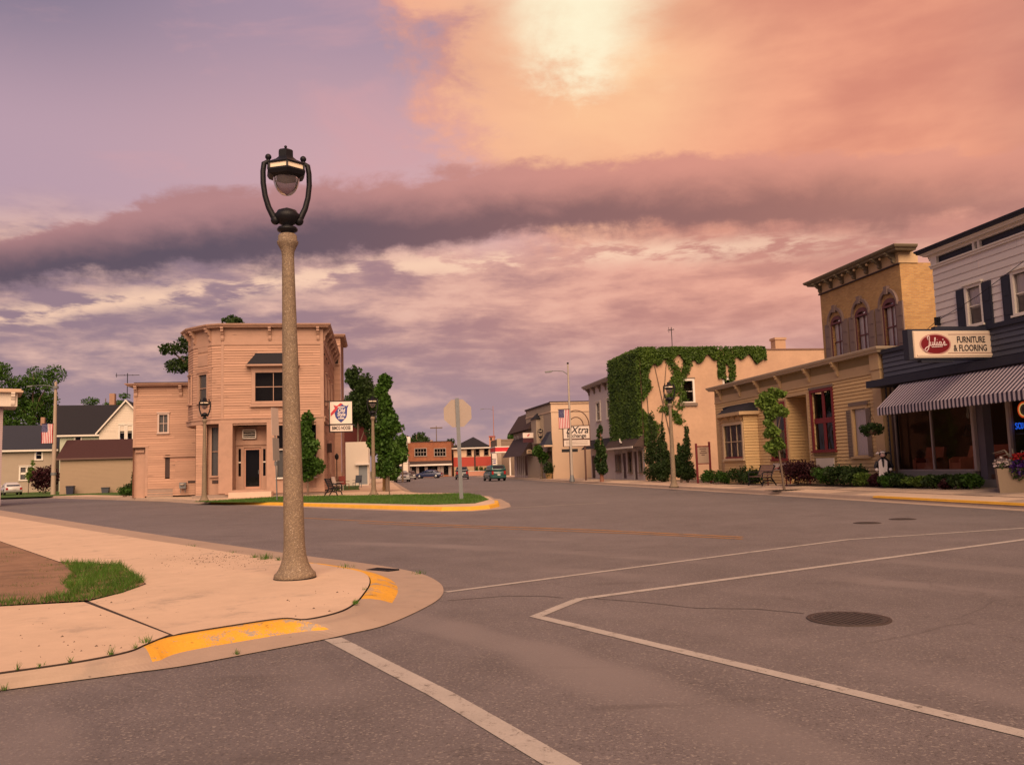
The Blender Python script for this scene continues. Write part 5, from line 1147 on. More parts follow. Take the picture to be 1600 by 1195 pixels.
mb.face([(bx0 - .1, 0, zbt), (bx1, 0, zbt)] + [(a, b, zbh + .2) for a, b in q[::-1]][:0] + [(bx1 + e, 0, zbh + .2), (fx1 + e * .6, by - e, zbh + .2), (fx0 - e * .6, by - e, zbh + .2), (bx0 - e, 0, zbh + .2)]) if False else None
for A, B in ((q[0], q[1]), (q[1], q[2]), (q[2], q[3])): mb.face([(*A, zbh + .2), (*B, zbh + .2), ((B[0] + (bx0 + bx1) / 2) / 2 if False else B[0] * .75 + (bx0 + bx1) / 8, B[1] * .15, zbt), (A[0] * .75 + (bx0 + bx1) / 8, A[1] * .15, zbt)])
mb.face([(a * .75 + (bx0 + bx1) / 8, b * .15, zbt) for a, b in q]); mb.build('bay_roof', ROOFD, rootY); MB().prism([(a, b) for a, b in q], 'z', zbh + .02, zbh + .2).build('bay_eave', OCHRET, rootY)
for px in (1138, 1148, 1158): put_mesh('bracket', bracket_mesh(OCHRET, .1, .3, .22), rootY, T(f.X(px, 655, by), by, zbh + .02))
# step rail
t = MB(); 
for xx in (rec_[0] + .05, rec_[1] - .05): t.tube([(xx, -.1, .2), (xx, -.1, 1.1)], .03, 6).tube([(xx, -.1, 1.1), (xx, -1.3, .55)], .028, 6).tube([(xx, -1.3, .55), (xx, -1.3, .15)], .03, 6)
hr = thing('step_railing', f.loc + Matrix.Rotation(f.ang, 3, 'Z') @ Vector(((rec_[0] + rec_[1]) / 2, -.7, .15)), f.ang, 'dark red handrails beside the steps of the ochre building', 'railing')
for xx in (-1, 1):
    xx *= (rec_[1] - rec_[0]) / 2 - .05; r_ = MB().tube([(xx, .6, 1.05), (xx, -.6, .75)], .03, 6).build('rail', OXRED, hr, True)
    for yy, zz in ((.6, 1.05), (-.6, .75)): MB().tube([(xx, yy, 0), (xx, yy, zz)], .028, 6).build('post', OXRED, hr)

# ---- brick block behind it
TB = 23.6
f = Frame(ST(42, TB, 0), ANG_R); rootB = thing('brick_building', f.loc, f.ang, 'golden brick two-storey building with three arched shuttered windows', 'building')
x0, x1 = f.X(1284, 500), f.X(1410, 470); zfb = f.Zc(1345, 434); zc = f.Zc(1345, 424); zc = f.Zc(1345, 413.5) - .15
wins = [(f.X(a, 520), f.X(b, 510), f.Zc((a + b) / 2, z0), f.Zc((a + b) / 2, z1)) for a, b, z0, z1 in ((1301, 1315, 562, 500), (1340, 1356, 552, 486), (1384, 1401, 536, 472))]
zmin = min(w_[2] for w_ in wins); zmax = max(w_[3] for w_ in wins); wins = [(a, b, zmin, zmax) for a, b, _, _ in wins]
mb = MB(); mb.wall(x0, x1, 0, zfb, 0, [(a, b, c, d) for a, b, c, d in wins], .25); mb.face([(x1, 0, 0), (x1, 14, 0), (x1, 14, zfb), (x1, 0, zfb)]); mb.face([(x0, 14, 0), (x0, 0, 0), (x0, 0, zfb), (x0, 14, zfb)]); mb.face([(x0, 0, zfb), (x1, 0, zfb), (x1, 14, zfb - .4), (x0, 14, zfb - .4)]); mb.build('brick_wall', GOLDEN, rootB)
BTAN = mat('brick_cornice_trim', (.52, .37, .215), .7, .08, 3); CORN = mat('dark_cornice', (.17, .135, .09), .7, .15, 4)
MB().box(x0 - .03, x1 + .04, -.06, 0, zfb - .02, zc).box(x1 - .02, x1 + .05, 0, .9, zfb - .02, zc).build('frieze', BTAN, rootB); MB().box(x0 - .04, x1 + .06, -.09, 0, zfb - .08, zfb - .021).build('string_course', BROWND, rootB)
cornice_run(rootB, [(x0, 1.2), (x0, 0), (x1, 0), (x1, .55)], zc, CORN, .62, .22)
bme = bracket_mesh(CORN, .14, zc - zfb - .02, .52)
for k_ in range(7): put_mesh('bracket', bme, rootB, T(x0 + .25 + (x1 - x0 - .5) * k_ / 6, -.06, zc))
for k_ in range(6): MB().ball((x0 + .25 + (x1 - x0 - .5) * (k_ + .4) / 6, -.36, zc - .12), .07).build('pendant', BTAN, rootB)
PLUM = mat('plum_frame', (.13, .045, .05), .6, .1, 4); SHUT = mat('shutter_taupe', (.20, .14, .125), .75, .1, 3)
for a, b, c, d in wins:
    w = window(rootB, a, b, c, d - .22, 0, PLUM, 2, 2, .1, rec=.14, out=.02, hood=False, sill=False, curtain=(0, 1, 'white'), bar=.05)
    mx, r_ = (a + b) / 2, (b - a) / 2; rr = r_ + .1
    arc = lambda R_, z_, n=10: [(mx + R_ * math.cos(math.pi - math.pi * k_ / n), d - .22 + z_ * math.sin(math.pi * k_ / n)) for k_ in range(n + 1)]
    ring = MB(); A_, B_ = arc(rr + .02, .42), arc(r_ - .03, .22)
    for k_ in range(10): ring.prism([A_[k_], A_[k_ + 1], B_[k_ + 1], B_[k_]][::-1], 'y', -.03, .12)
    ring.build('arch_head', PLUM, w)
    MB().face([(p[0], .1, p[1]) for p in arc(r_, .22)]).build('pane', GLASS, w)
    hm = MB(); A_, B_ = arc(rr + .22, .86), arc(rr + .12, .70)
    for k_ in range(10): hm.prism([A_[k_], A_[k_ + 1], B_[k_ + 1], B_[k_]][::-1], 'y', -.12, 0)
    hm.build('hood_mould', SHUT, w); MB().prism([(mx - .1, d + .38), (mx + .1, d + .38), (mx + .14, d + .75), (mx - .14, d + .75)], 'y', -.17, -.005).build('keystone', SHUT, w)
    for sgn in (-1, 1):
        e0 = mx + sgn * (r_ + .12); e1 = mx + sgn * (r_ + .62); sh = MB().box(min(e0, e1), max(e0, e1), -.07, -.01, c - .1, d - .12).build('shutter', SHUT, rootB)
        for k_ in range(3): zz = c + (d - c - .2) * k_ / 3; MB().box(min(e0, e1) + .07, max(e0, e1) - .07, -.085, -.071, zz + .05, zz + (d - c) / 3 - .15).build('shutter_panel', SHUT, sh)
MB().box(wins[2][0] - .2, wins[2][1] + .2, -.14, 0, zmin - .22, zmin - .06).build('window_ledge', mat('red_ledge', (.30, .06, .045), .7, .1, 3), rootB)

# ---- white upper storey over the navy shop front
f = Frame(ST(31.2, TF, 0), ANG_R); rootW = thing('furniture_store', f.loc, f.ang, 'furniture store with white shingled upper floor over a navy shop front', 'building')
xs0 = f.X(1385, 600); xw0 = f.X(1461.5, 470); xw1 = xs0 + 20
znt = f.Zc(1450, 537.5); zcn1, zcn0 = f.Zc(1480, 578), f.Zc(1480, 590); zwf, zwc, zgt = f.Zc(1530, 394), f.Zc(1530, 370.5), f.Zc(1530, 352, -.46)
ww = [(f.X(a, 480), f.X(b, 480), f.Zc(1524, 506), f.Zc(1524, 448)) for a, b in ((1514, 1535.5),)]; dx_ = f.X(1589, 480) - f.X(1514, 480); ww += [(ww[0][0] + dx_ * k_, ww[0][1] + dx_ * k_, ww[0][2], ww[0][3]) for k_ in (1, 2, 3)]
mb = MB(); mb.clap(xw0, xw1, znt - .4, zwf, 0, ww, .26, .03); M_, L_ = seg((xw0, 12), (xw0, 0)); join(mb, MB(M_).clap(0, L_, znt - .4, zwf, 0, [], .26, .03)); mb.build('upper_wall', WHITES, rootW)
for a, b, c, d in ww:
    window(rootW, a, b, c, d, 0, TRIMW, 1, 2, .1, rec=.07, hood=True, curtain=(.45, 1, 'white'))
    wd_ = (b - a) * .62
    for e0 in (a - .1 - wd_, b + .1):
        sh = MB().box(e0, e0 + wd_, -.08, -.02, c - .15, d + .05).build('shutter', NAVY, rootW)
        for k_ in range(2): MB().box(e0 + .08, e0 + wd_ - .08, -.095, -.081, c + (d - c) * k_ / 2 + .02, c + (d - c) * (k_ + 1) / 2 - .1).build('shutter_panel', NAVY, sh)
MB().box(xw0 - .04, xw1, -.08, 0, zwf - .02, zwf + .06).box(xw0 - .06, xw1, -.12, 0, zwf + .062, zwf + .11).build('string_course', TRIMW, rootW)
zf1 = zwf + .11; MB().box(xw0, xw1, .06, .1, zf1, zwc).build('vent_band', NAVY, rootW)
xg = f.X(1527, 390); fr = MB().box(xw0 - .02, xw0 + .3, -.06, .1, zf1, zwc).box(xw0, xw1, -.05, .06, zf1, zf1 + .03).box(xw0, xw1, -.05, .06, zwc - .12, zwc)
for k_ in range(5): xx = xg + k_ * (xg - xw0) * 1.02; fr.box(xx - .17, xx - .07, -.055, .07, zf1 + .03, zwc - .12).box(xx + .07, xx + .17, -.055, .07, zf1 + .03, zwc - .12)
fr.build('frieze', TRIMW, rootW)
cornice_run(rootW, [(xw0, 1.6), (xw0, 0), (xw1, 0)], zwc, TRIMW, .30, max(.06, (zgt - zwc) * .4)); cornice_run(rootW, [(xw0 - .2, 1.6), (xw0 - .2, -.2), (xw1, -.2)], zwc + (zgt - zwc) * .48, NAVY, .24, (zgt - zwc) * .52, name='gutter')
put_mesh('bracket', bracket_mesh(TRIMW, .12, .5, .28), rootW, T(xw0, .1, zwc, R(-90))); MB().box(xw0, xw1, 0.11, 12, zwc + .02, zwc + .08).build('roof', ROOFD, rootW)
# navy front
MB().clap(xs0, xw1, zcn1 - .05, znt, -.06, [], .19, .045).build('sign_band', SLATE, rootW); MB().box(xs0 - .03, xw1, -.16, .2, znt, znt + .16).build('coping', NAVY, rootW)
M_, L_ = seg((xs0, 6), (xs0, -.06)); MB(M_).clap(0, L_, 0, znt, 0, [], .19, .045).build('end_wall', SLATE, rootW); MB().box(xs0, xw0, 0, 12, znt - .1, znt).build('low_roof', ROOFD, rootW)
MB().box(xs0 - .25, xw1, -.75, -.062, zcn0, zcn1).build('canopy', NAVY, rootW)
# striped awning with scalloped valance
AW1 = mat('awning_white', (.44, .38, .41), .8, .05, 5); AW2 = mat('awning_navy', (.035, .028, .05), .8, .05, 5)
ya = -1.7; za1 = zcn0 - .06; za0 = f.Zc(1500, 621.5, ya); xa0 = f.X(1371, 640, ya); xa1 = xw1 - 1
aw = thing('striped_awning', f.loc, f.ang, 'navy and white striped awning with scalloped edge over the shop windows', 'awning')
n_ = int((xa1 - xa0) / .095); me1 = me2 = None
for k_ in range(n_):
    a, b = .0, (xa1 - xa0) / n_; hv = .30
    if k_ < 2:
        mb = MB(); top_ = (-.66, za1); bot = (ya, za0)
        mb.prism([(top_[0], top_[1]), (bot[0], bot[1]), (bot[0] - .012, bot[1]), (top_[0], top_[1] + .015)], 'x', a, b)
        mb.prism([(a, za0), (b, za0), (b, za0 - hv * .8), (b - (b - a) * .2, za0 - hv * .95), ((a + b) / 2, za0 - hv), (a + (b - a) * .2, za0 - hv * .95), (a, za0 - hv * .8)], 'y', ya - .012, ya)
        o = mb.build('stripe', AW1 if k_ % 2 == 0 else AW2, aw); 
        if k_ == 0: me1 = o.data
        else: me2 = o.data
        o.matrix_local = T(xa0 + k_ * b, 0, 0)
    else: put_mesh('stripe', me1 if k_ % 2 == 0 else me2, aw, T(xa0 + k_ * b, 0, 0))
for xx in (xa0 + .02, (xa0 + xa1) / 2, xa1 - .02): MB().tube([(xx, -.1, za0 - .1), (xx, ya + .04, za0 - .02)], .02, 6).build('frame_arm', STEEL, aw)
# glass front
yp = .25; zsill = f.Zc(1470, 735.5, yp); ztop = zcn0
posts = [f.X(1402, 700, yp), f.X(1458.6, 700, yp), f.X(1526, 700, yp)]
pr0, pr1 = f.X(1526, 700, yp), f.X(1541, 700, yp)
GLASSS = mat_glass('shop_glass', (.82, .80, .78)); BRONZE = mat('aluminium_mullion', (.33, .27, .25), .5, .08, 5)
TANP = mat('tan_post', (.30, .19, .085), .75, .1, 3)
sf = MB().box(xs0, posts[0] - .03, 0, yp + .05, .1, ztop).build('end_pier', TANP, rootW); MB().tube([(xs0 + .35, -.08, .4), (xs0 + .35, -.08, ztop)], .04, 8).build('downpipe', BROWND, rootW)
MB().box(posts[0] - .03, pr0, 0, yp + .1, .1, zsill).build('bulkhead', mat('grey_bulkhead', (.20, .185, .17), .85, .1, 3), rootW)
fw_ = MB()
for xx in posts[:2]: fw_.box(xx - .03, xx + .03, yp - .05, yp + .05, zsill, ztop)
fw_.box(posts[0], pr0, yp - .05, yp + .05, zsill, zsill + .06); fw = fw_.build('window_frame', BRONZE, rootW)
for a, b in ((posts[0] + .03, posts[1] - .03), (posts[1] + .03, pr0)): MB().face([(a, yp, zsill + .06), (b, yp, zsill + .06), (b, yp, ztop), (a, yp, ztop)]).build('pane', GLASSS, fw)
MB().box(pr0, pr0 + .13, yp - .15, yp + .1, zsill, ztop).build('pier_edge', BRONZE, rootW); MB().box(pr0 + .131, pr1, yp - .02, yp + .3, .2, ztop).build('pier', mat('violet_grey_paint', (.115, .10, .12), .7, .1, 3), rootW)
MB().box(pr0 - .1, pr1 + 1.1, -.06, yp + .3, .05, zsill - .28).build('threshold', MATS['grey_bulkhead'], rootW)
xd1 = f.X(1580, 690, yp); 
rd = MB().box(pr1, xd1, yp + 1.6, yp + 1.65, .3, ztop).build('door', mat('dark_red_door', (.05, .014, .012), .6, .1, 3), rootW); MB().box(pr1 + .3, xd1 - .4, yp + 1.58, yp + 1.6, .9, ztop - .9).build('pane', GLASS, rd)
MB().box(xd1 - .02, xd1 + .09, yp - .1, yp + .08, .3, ztop).build('mullion', BRONZE, rootW)
MB().box(xd1 + .09, xw1, 0, yp + .1, .1, zsill - .1).build('bulkhead', MATS['grey_bulkhead'], rootW)
w2 = MB().box(xd1 + .09, xw1, yp - .05, yp + .05, zsill - .1, zsill - .04).build('window_frame', BRONZE, rootW)
for k_ in range(3): a, b = xd1 + .09 + k_ * 4, xd1 + .09 + k_ * 4 + 3.95; MB().face([(a, yp, zsill), (b, yp, zsill), (b, yp, ztop), (a, yp, ztop)]).build('pane', GLASS, w2)
MB().box(xs0 + .05, xw1, 7.0, 7.1, 0, ztop).box(xs0 + .05, xw1, yp + .2, 7, ztop + .01, ztop + .1).build('room_wall', mat('showroom_wall', (.17, .095, .05), .9, .15, 2), rootW)
MB().box(xs0 + .05, xw1, yp + .11, 7, .2, zsill - .12).build('showroom_floor', mat('showroom_floor', (.10, .05, .03), .6, .2, 3), rootW)
MB().box(xs0 + .06, xs0 + .12, yp + .1, 7, .2, ztop).build('party_wall', MATS['showroom_wall'], rootW)
# armchairs on show
def armchair(x, y, ang, col, label):
    p_ = f.loc + Matrix.Rotation(f.ang, 3, 'Z') @ Vector((x, y, zsill - .12)); t = thing('armchair', p_, f.ang + ang, label, 'armchair', 'armchairs in the shop window'); m_ = mat('upholstery_' + col[0], col[1], .85, .12, 5)
    MB().box(-.36, .36, -.32, .3, .16, .42).build('seat', m_, t)
    MB().prism([(.30, .40), (.42, .38), (.55, .98), (.42, 1.02), (.28, .6)], 'x', -.38, .38).build('backrest', m_, t)
    for s_ in (-1, 1): MB().prism([(-.34, .16), (.36, .16), (.4, .62), (-.2, .62), (-.34, .54)], 'x', s_ * .37, s_ * .50).build('armrest', m_, t)
    for a in (-.4, .4):
        for b in (-.26, .3): MB().tube([(a, b, 0), (a, b, .17)], .03, 6).build('leg', BARK, t)
xm = posts
armchair(xm[0] + .9, yp + .75, R(20), ('coral', (.42, .13, .07)), 'coral armchair behind the left shop window pane'); armchair(xm[1] + .7, yp + .7, R(-15), ('salmon', (.50, .17, .09)), 'salmon armchair just right of the shop window mullion'); armchair(xm[1] + 2.0, yp + .8, R(10), ('brick', (.40, .12, .07)), 'brick coloured armchair towards the pier of the shop window')
t = thing('floor_lamp', f.loc + Matrix.Rotation(f.ang, 3, 'Z') @ Vector((xm[0] + 1.8, yp + 2.0, zsill - .12)), 0, 'dark shaded floor lamp inside the left shop window', 'floor lamp'); MB().lathe([(.18, 0), (.18, .03), (.02, .05)], 14).build('base', BLACKIRON, t); MB().tube([(0, 0, .04), (0, 0, 1.5)], .02, 6).build('stem', BLACKIRON, t); MB().lathe([(.34, 1.4), (.2, 1.85), (.19, 1.85)], 18).build('lamp_shade', mat('dark_shade', (.05, .035, .02), .9, .1, 3), t, True)
# projecting board sign, square to the street
ssx = f.loc.dot(US) - f.X(1551, 535)
p_ = ST(ssx, TF - .1, 0); fs = Frame(p_, ANG_F); sx1 = fs.X(1551, 535); sx0 = fs.X(1427, 540); sz0, sz1 = fs.Zc(1490, 558.5), fs.Zc(1490, 517)
sg = thing('shop_sign', fs.loc + Matrix.Rotation(fs.ang, 3, 'Z') @ Vector((sx0, 0, sz0)), fs.ang, 'cream projecting board sign with a red oval over the navy shop front', 'sign'); W_, H_ = sx1 - sx0, sz1 - sz0
BOARD = mat('sign_cream', (.64, .52, .41), .55, .05, 2); OVAL = mat('sign_oxblood', (.15, .006, .012), .5, .05, 4)
MB().box(-.16, W_ + .04, .02, .3, -.06, H_ + .07).build('sign_case', NAVY, sg); MB().box(0, W_, -.02, .02, 0, H_).build('board', BOARD, sg)
MB().box(.1, W_ - .06, -.045, -.021, .05, .11).box(.02, .06, -.04, -.021, .03, H_ - .03).build('moulding', BOARD, sg)
ox, oz, oa, ob = W_ * .268, H_ * .50, W_ * .178, H_ * .345
MB().prism([(ox + (oa + .05) * math.cos(a), oz + (ob + .045) * math.sin(a)) for a in [2 * math.pi * i / 40 for i in range(40)]], 'y', -.03, -.021).build('oval_rim', mat('rim_gold', (.42, .22, .20), .5, .05, 3), sg)
MB().prism([(ox + oa * math.cos(a), oz + ob * math.sin(a)) for a in [2 * math.pi * i / 40 for i in range(40)]], 'y', -.038, -.0305).build('oval', OVAL, sg)
SC = mat('sign_script', (.62, .50, .50), .5, .04, 3)
def script(parent, strokes, x, z, sc, y, r_, m_, name='lettering'):
    for st_ in strokes:
        P = catmull([Vector((x + a * sc, y, z + b * sc)) for a, b in st_], 6); MB().tube(P, r_, 6).build(name, m_, parent, True)
J = [[(.5, 1.0), (.42, 1.3), (.55, 1.5), (.72, 1.42), (.70, 1.0), (.62, .4), (.45, -.25), (.15, -.55), (-.1, -.42), (.1, -.12), (.5, .1), (.82, .25)],
     [(.86, .72), (.84, .3), (.98, .2), (1.15, .35), (1.2, .72), (1.18, .3), (1.3, .22), (1.42, .5), (1.6, 1.15), (1.58, 1.3), (1.5, 1.1), (1.5, .35), (1.62, .22), (1.78, .45), (1.84, .72), (1.82, .3), (1.95, .22), (2.1, .4)],
     [(2.42, .66), (2.25, .72), (2.12, .45), (2.2, .22), (2.38, .35), (2.46, .7), (2.44, .3), (2.58, .22), (2.7, .4)], [(2.72, .95), (2.78, 1.12)], [(2.74, .36), (2.95, .78), (3.0, .5), (2.95, .25), (2.8, .24), (3.0, .24), (3.3, .34)], [(1.86, .98), (1.88, 1.02)], [(.95, .0), (1.8, .02), (2.6, .06)]]
script(sg, J, ox - oa * .74, oz - ob * .32, oa * .46, -.045, .016, SC)
for txt, zz, wdt in (('FURNITURE', .655, .355), ('& FLOORING', .34, .42)):
    me = text_mesh(txt, H_ * .33, bold=.006); me.materials.clear(); me.materials.append(INK); vs = [v.co.x for v in me.vertices]; me.transform(Matrix.Diagonal((W_ * wdt / (max(vs) - min(vs)), 1, 1, 1))); o = link('lettering', me, sg); o.matrix_local = Matrix.Translation((W_ * (.72 if zz > .5 else .705), -.026, H_ * zz)) @ FACE
    # serifs: thin feet and caps under the letters
    xs_ = sorted(v.co.x for v in me.vertices)
MB().box(W_ * .44, W_ * .96, -.026, -.021, H_ * .855, H_ * .87).box(W_ * .42, W_ * .97, -.026, -.021, H_ * .155, H_ * .17).build('rule', OVAL, sg)
for q in ((W_ * .3, W_ * .98, H_ + .07, H_ + .16), (W_ * .1, W_ * .5, -.14, -.06), (W_, W_ + .3, H_ * .2, H_ * .3), (W_, W_ + .3, H_ * .75, H_ * .85)): MB().box(q[0], q[1], .05, .25, q[2], q[3]).build('mounting_bar', NAVY, sg)
# neon in the right window
t = thing('neon_sign', f.loc + Matrix.Rotation(f.ang, 3, 'Z') @ Vector((f.X(1586, 664, yp + .12), yp + .12, f.Zc(1592, 664, yp + .12))), f.ang, 'blue neon lettering glowing inside the right shop window', 'neon sign'); kz = .012
nb_ = mat_emit('neon_blue', (.02, .16, 1.0), .35)
script(t, [[(.55, .85), (.3, 1.0), (.1, .8), (.3, .5), (.5, .3), (.3, 0), (.05, .12)], [(1.2, .85), (.95, 1.0), (.72, .5), (.95, 0), (1.2, .15)], [(1.4, 1.0), (1.4, .3), (1.6, 0), (1.8, .3), (1.8, 1.0)]], .0, -.12, .19, 0, .016, nb_, 'tube'); MB().box(-.05, .5, .05, .08, -.3, -.26).build('tray', STEEL, t)
xn, zn = f.X(1600, 640, yp + .12), f.Zc(1600, 640, yp + .12)
t = thing('neon_clock', f.loc + Matrix.Rotation(f.ang, 3, 'Z') @ Vector((xn, yp + .12, zn)), f.ang, 'round amber neon clock in the right shop window', 'clock')
ci = lambda r_: [(r_ * math.cos(2 * math.pi * i / 24), 0, r_ * math.sin(2 * math.pi * i / 24)) for i in range(25)]
MB().tube(ci(.25), .024, 8).build('outer_tube', mat_emit('neon_red', (1.0, .12, .02), .2), t, True); MB().tube(ci(.20), .02, 8).build('inner_tube', mat_emit('neon_amber', (1.0, .62, .2), .28), t, True); MB().prism([(.17 * math.cos(a), .17 * math.sin(a)) for a in [2 * math.pi * i / 24 for i in range(24)]], 'y', .02, .03).build('dial', mat('clock_dial', (.22, .24, .35), .5, .05, 3), t)
for a, l in ((.6, .16), (2.2, .12)): MB().tube([(0, 0, 0), (l * math.sin(a), 0, l * math.cos(a))], .012, 5).build('hand', BLACKIRON, t)
# wire strung up to the roof
t = thing('service_cable', f.loc, f.ang, 'thin dark cable climbing from the ochre cornice across the white upper wall', 'cable'); A = Vector((f.X(1413, 543, .1), .1, f.Zc(1413, 543, .1))); B = Vector((f.X(1463, 502, -.15), -.15, f.Zc(1463, 502, -.15))); C_ = Vector((f.X(1600, 408, -.4), -.4, f.Zc(1600, 408, -.4)))
MB().tube([A, A.lerp(B, .5) - Vector((0, 0, .04)), B, B.lerp(C_, .5) - Vector((0, 0, .10)), C_], .012, 5).build('cable', BLACKIRON, t); MB().box(B.x - .05, B.x + .05, -.2, .0, B.z - .15, B.z + .15).build('insulator', BLACKIRON, t)

# ---- ivy building with stucco side
STUCCO = mat('peach_stucco', (.47, .305, .205), .9, .22, .6, .35, 20, hue=(.41, .26, .185), dirt=((.24, .15, .11), .60, .8, .55))
SI, TI = 61.5, 20.3
f = Frame(ST(SI, TI, 0), ANG_F); rootI = thing('stucco_building', f.loc, f.ang, 'peach stucco two-storey building with a plain side wall and shuttered low front', 'building')
zi = f.Zc(1240, 546.5); xi = 24.; DI = 8.2
w1 = (f.X(1066, 610), f.X(1082.5, 610), f.Zc(1074, 627.5), f.Zc(1074, 595)); w2_ = (f.X(1132, 600), f.X(1144.5, 600), f.Zc(1138, 626), f.Zc(1138, 593.5))
mb = MB(); mb.wall(0, xi, 0, zi, 0, [w1, w2_], .2); mb.face([(0, DI, 2.9), (0, 0, 2.9), (0, 0, zi), (0, DI, zi)]); mb.face([(0, 0, zi), (xi, 0, zi), (xi, DI, zi), (0, DI, zi)]); mb.face([(xi, DI, 0), (0, DI, 0), (0, DI, zi), (xi, DI, zi)]); mb.build('stucco_wall', STUCCO, rootI)
MB().box(-.05, xi, -.07, .25, zi, zi + .1).build('coping', mat('coping_tile', (.20, .115, .09), .85, .15, 4), rootI)
for q in (w1, w2_):
    w = window(rootI, *q, 0, TRIMW, 1, 2, .16, rec=.1, out=.04, hood=False, sill=False, curtain=None); MB().box(q[0] - .3, q[1] + .3, -.14, .02, q[2] - .34, q[2] - .10).build('sill', TAUPE, w); MB().box(q[0] - .22, q[1] + .22, -.06, .02, q[3] + .165, q[3] + .26).build('lintel', TAUPE, w)
cxx = f.X(1216, 540, 2); MB().box(cxx - .45, cxx + .45, 1.6, 2.4, zi, f.Zc(1216, 532, 2)).box(cxx - .52, cxx + .52, 1.53, 2.47, f.Zc(1216, 532, 2) + .001, f.Zc(1216, 528.5, 2)).build('chimney', mat('stucco_chimney', (.42, .27, .18), .9, .12, 3), rootI)
cx2 = f.X(1054, 540, 1); MB().box(cx2 - .5, cx2 + .5, .7, 1.5, zi, zi + .35).build('vent_stack', STUCCO, rootI)
antenna(f.loc + Matrix.Rotation(f.ang, 3, 'Z') @ Vector((f.X(1051, 540, 1), 1.1, zi + .3)), f.Zc(1051, 511, 1) - zi - .3, 'small television antenna on the roof of the stucco building', .2, 2, .5)
# street front below the ivy: painted boards, doors, shingled pent roof
LILAC = mat('lilac_boards', (.40, .355, .37), .75, .06, 2); M_, L_ = seg((0, DI), (0, 0))
fr_ = MB(M_); hol = [(L_ * .28 + .0, L_ * .40, .25, 2.35), (L_ * .50, L_ * .60, .8, 2.35), (L_ * .66, L_ * .76, .2, 2.4), (L_ * .84, L_ * .94, .8, 2.35), (L_ * .06, L_ * .12, .9, 2.2), (L_ * .17, L_ * .23, .9, 2.2)]
fr_.wall(0, L_, 0, 2.95, .0, hol, .15); fr_.build('front_boards', LILAC, rootI)
for i, q in enumerate(hol):
    if i in (0, 2): MB(M_).box(q[0], q[1], .08, .13, q[2], q[3]).build('door', mat('dark_plum_door', (.055, .025, .03), .6, .1, 3), rootI)
    else: window(rootI, *q, 0, TAUPE, 1, 2, .09, M=M_, rec=.09, hood=False)
for k_ in range(20): MB(M_).box(L_ * k_ / 20 + .03, L_ * k_ / 20 + .06, -.02, -.001, .05, 2.9).build('batten', LILAC, rootI) if not any(q[0] - .06 < L_ * k_ / 20 + .045 < q[1] + .06 for q in hol) else None
mb = MB(M_); mb.face([(-.2, -.95, 2.75), (L_ + .1, -.95, 2.75), (L_ + .1, -.02, 3.75), (-.2, -.02, 3.75)]); mb.face([(L_ + .1, -.95, 2.75), (L_ + .1, 0, 2.75), (L_ + .1, -.02, 3.75)]); mb.face([(-.2, -.95, 2.75), (-.2, -.02, 3.75), (-.2, 0, 2.75)]); mb.face([(-.2, -.95, 2.75), (-.2, 0, 2.75), (L_ + .1, 0, 2.75), (L_ + .1, -.95, 2.75)]); mb.build('pent_roof', mat('brown_shingle', (.07, .045, .04), .9, .25, 5, .5, 25), rootI)
MB(M_).box(-.2, L_ + .1, -1.0, -.95, 2.66, 2.79).build('fascia', TRIMW, rootI)
p_ = f.loc + Matrix.Rotation(f.ang, 3, 'Z') @ Vector((-.75, 3.7, 3.05)); t = thing('gull_ornament', p_, f.ang, 'small white bird perched on the brown pent roof', 'bird')
MB().tube([(0, -.25, .1), (0, -.1, .12), (0, .12, .2), (0, .2, .34)], [.03, .09, .08, .045], 10).ball((0, .22, .4), .06).build('body', TRIMW, t, True); MB().tube([(0, .27, .40), (0, .36, .38)], [.018, .004], 6).build('beak', TAUPE, t); MB().tube([(0, 0, -.06), (0, 0, .1)], .012, 5).build('leg', TAUPE, t)
# ivy: thick on the street face, trailing over the coping of the side wall
rng = np.random.default_rng(21); pts = []
pts.append(np.stack([-.10 - .30 * rng.random(24000) ** 2, rng.uniform(-.1, DI, 24000), 3.3 + (zi + .25 - 3.3) * rng.random(24000) ** .9], 1))
xe_ = f.X(1195, 545)
def drape(x): return .55 + .5 * math.sin(x * 1.1) ** 2 + .45 * math.sin(x * 2.7 + 1) ** 2 + (1.6 if abs(x - f.X(1126, 560)) < .32 or abs(x - f.X(1142, 560)) < .28 else 0)
q = []
while len(q) < 14000:
    x = rng.uniform(-.2, xe_); q.append((x, -.05 - .22 * rng.random() ** 2, zi + .3 - drape(x) * rng.random() ** .8))
pts.append(np.array(q)); q = []
while len(q) < 6500:
    x = rng.uniform(0, 3.4); z = rng.uniform(2.8, zi); lim = .75 + .9 * math.sin(z * 1.3) * math.sin(z * .7 + 1) + max(0, (z - zi + 2.2)) * .7
    if x < lim * rng.uniform(.4, 1.15): q.append((x, -.06 - .3 * rng.random() ** 2, z))
pts.append(np.array(q))
for path in ([(2.2, zi - .6), (2.9, zi - 1.7), (2.6, zi - 2.6), (3.3, zi - 3.4), (3.0, zi - 4.4)], [(f.X(1074, 560), zi - .8), (f.X(1069, 575), zi - 1.7), (f.X(1060, 595), zi - 2.7), (f.X(1049, 610), zi - 3.4), (f.X(1044, 620), zi - 4.2)], [(1.6, zi - 4.5), (2.6, zi - 5.0), (2.9, zi - 5.6)]):
    P = catmull([Vector((a, 0, b)) for a, b in path], 20); b_ = np.array([(v.x, -.06, v.z) for v in P]); k_ = np.repeat(b_, 20, 0); pts.append(k_ + rng.normal(size=k_.shape) * np.array([.17, .05, .13]))
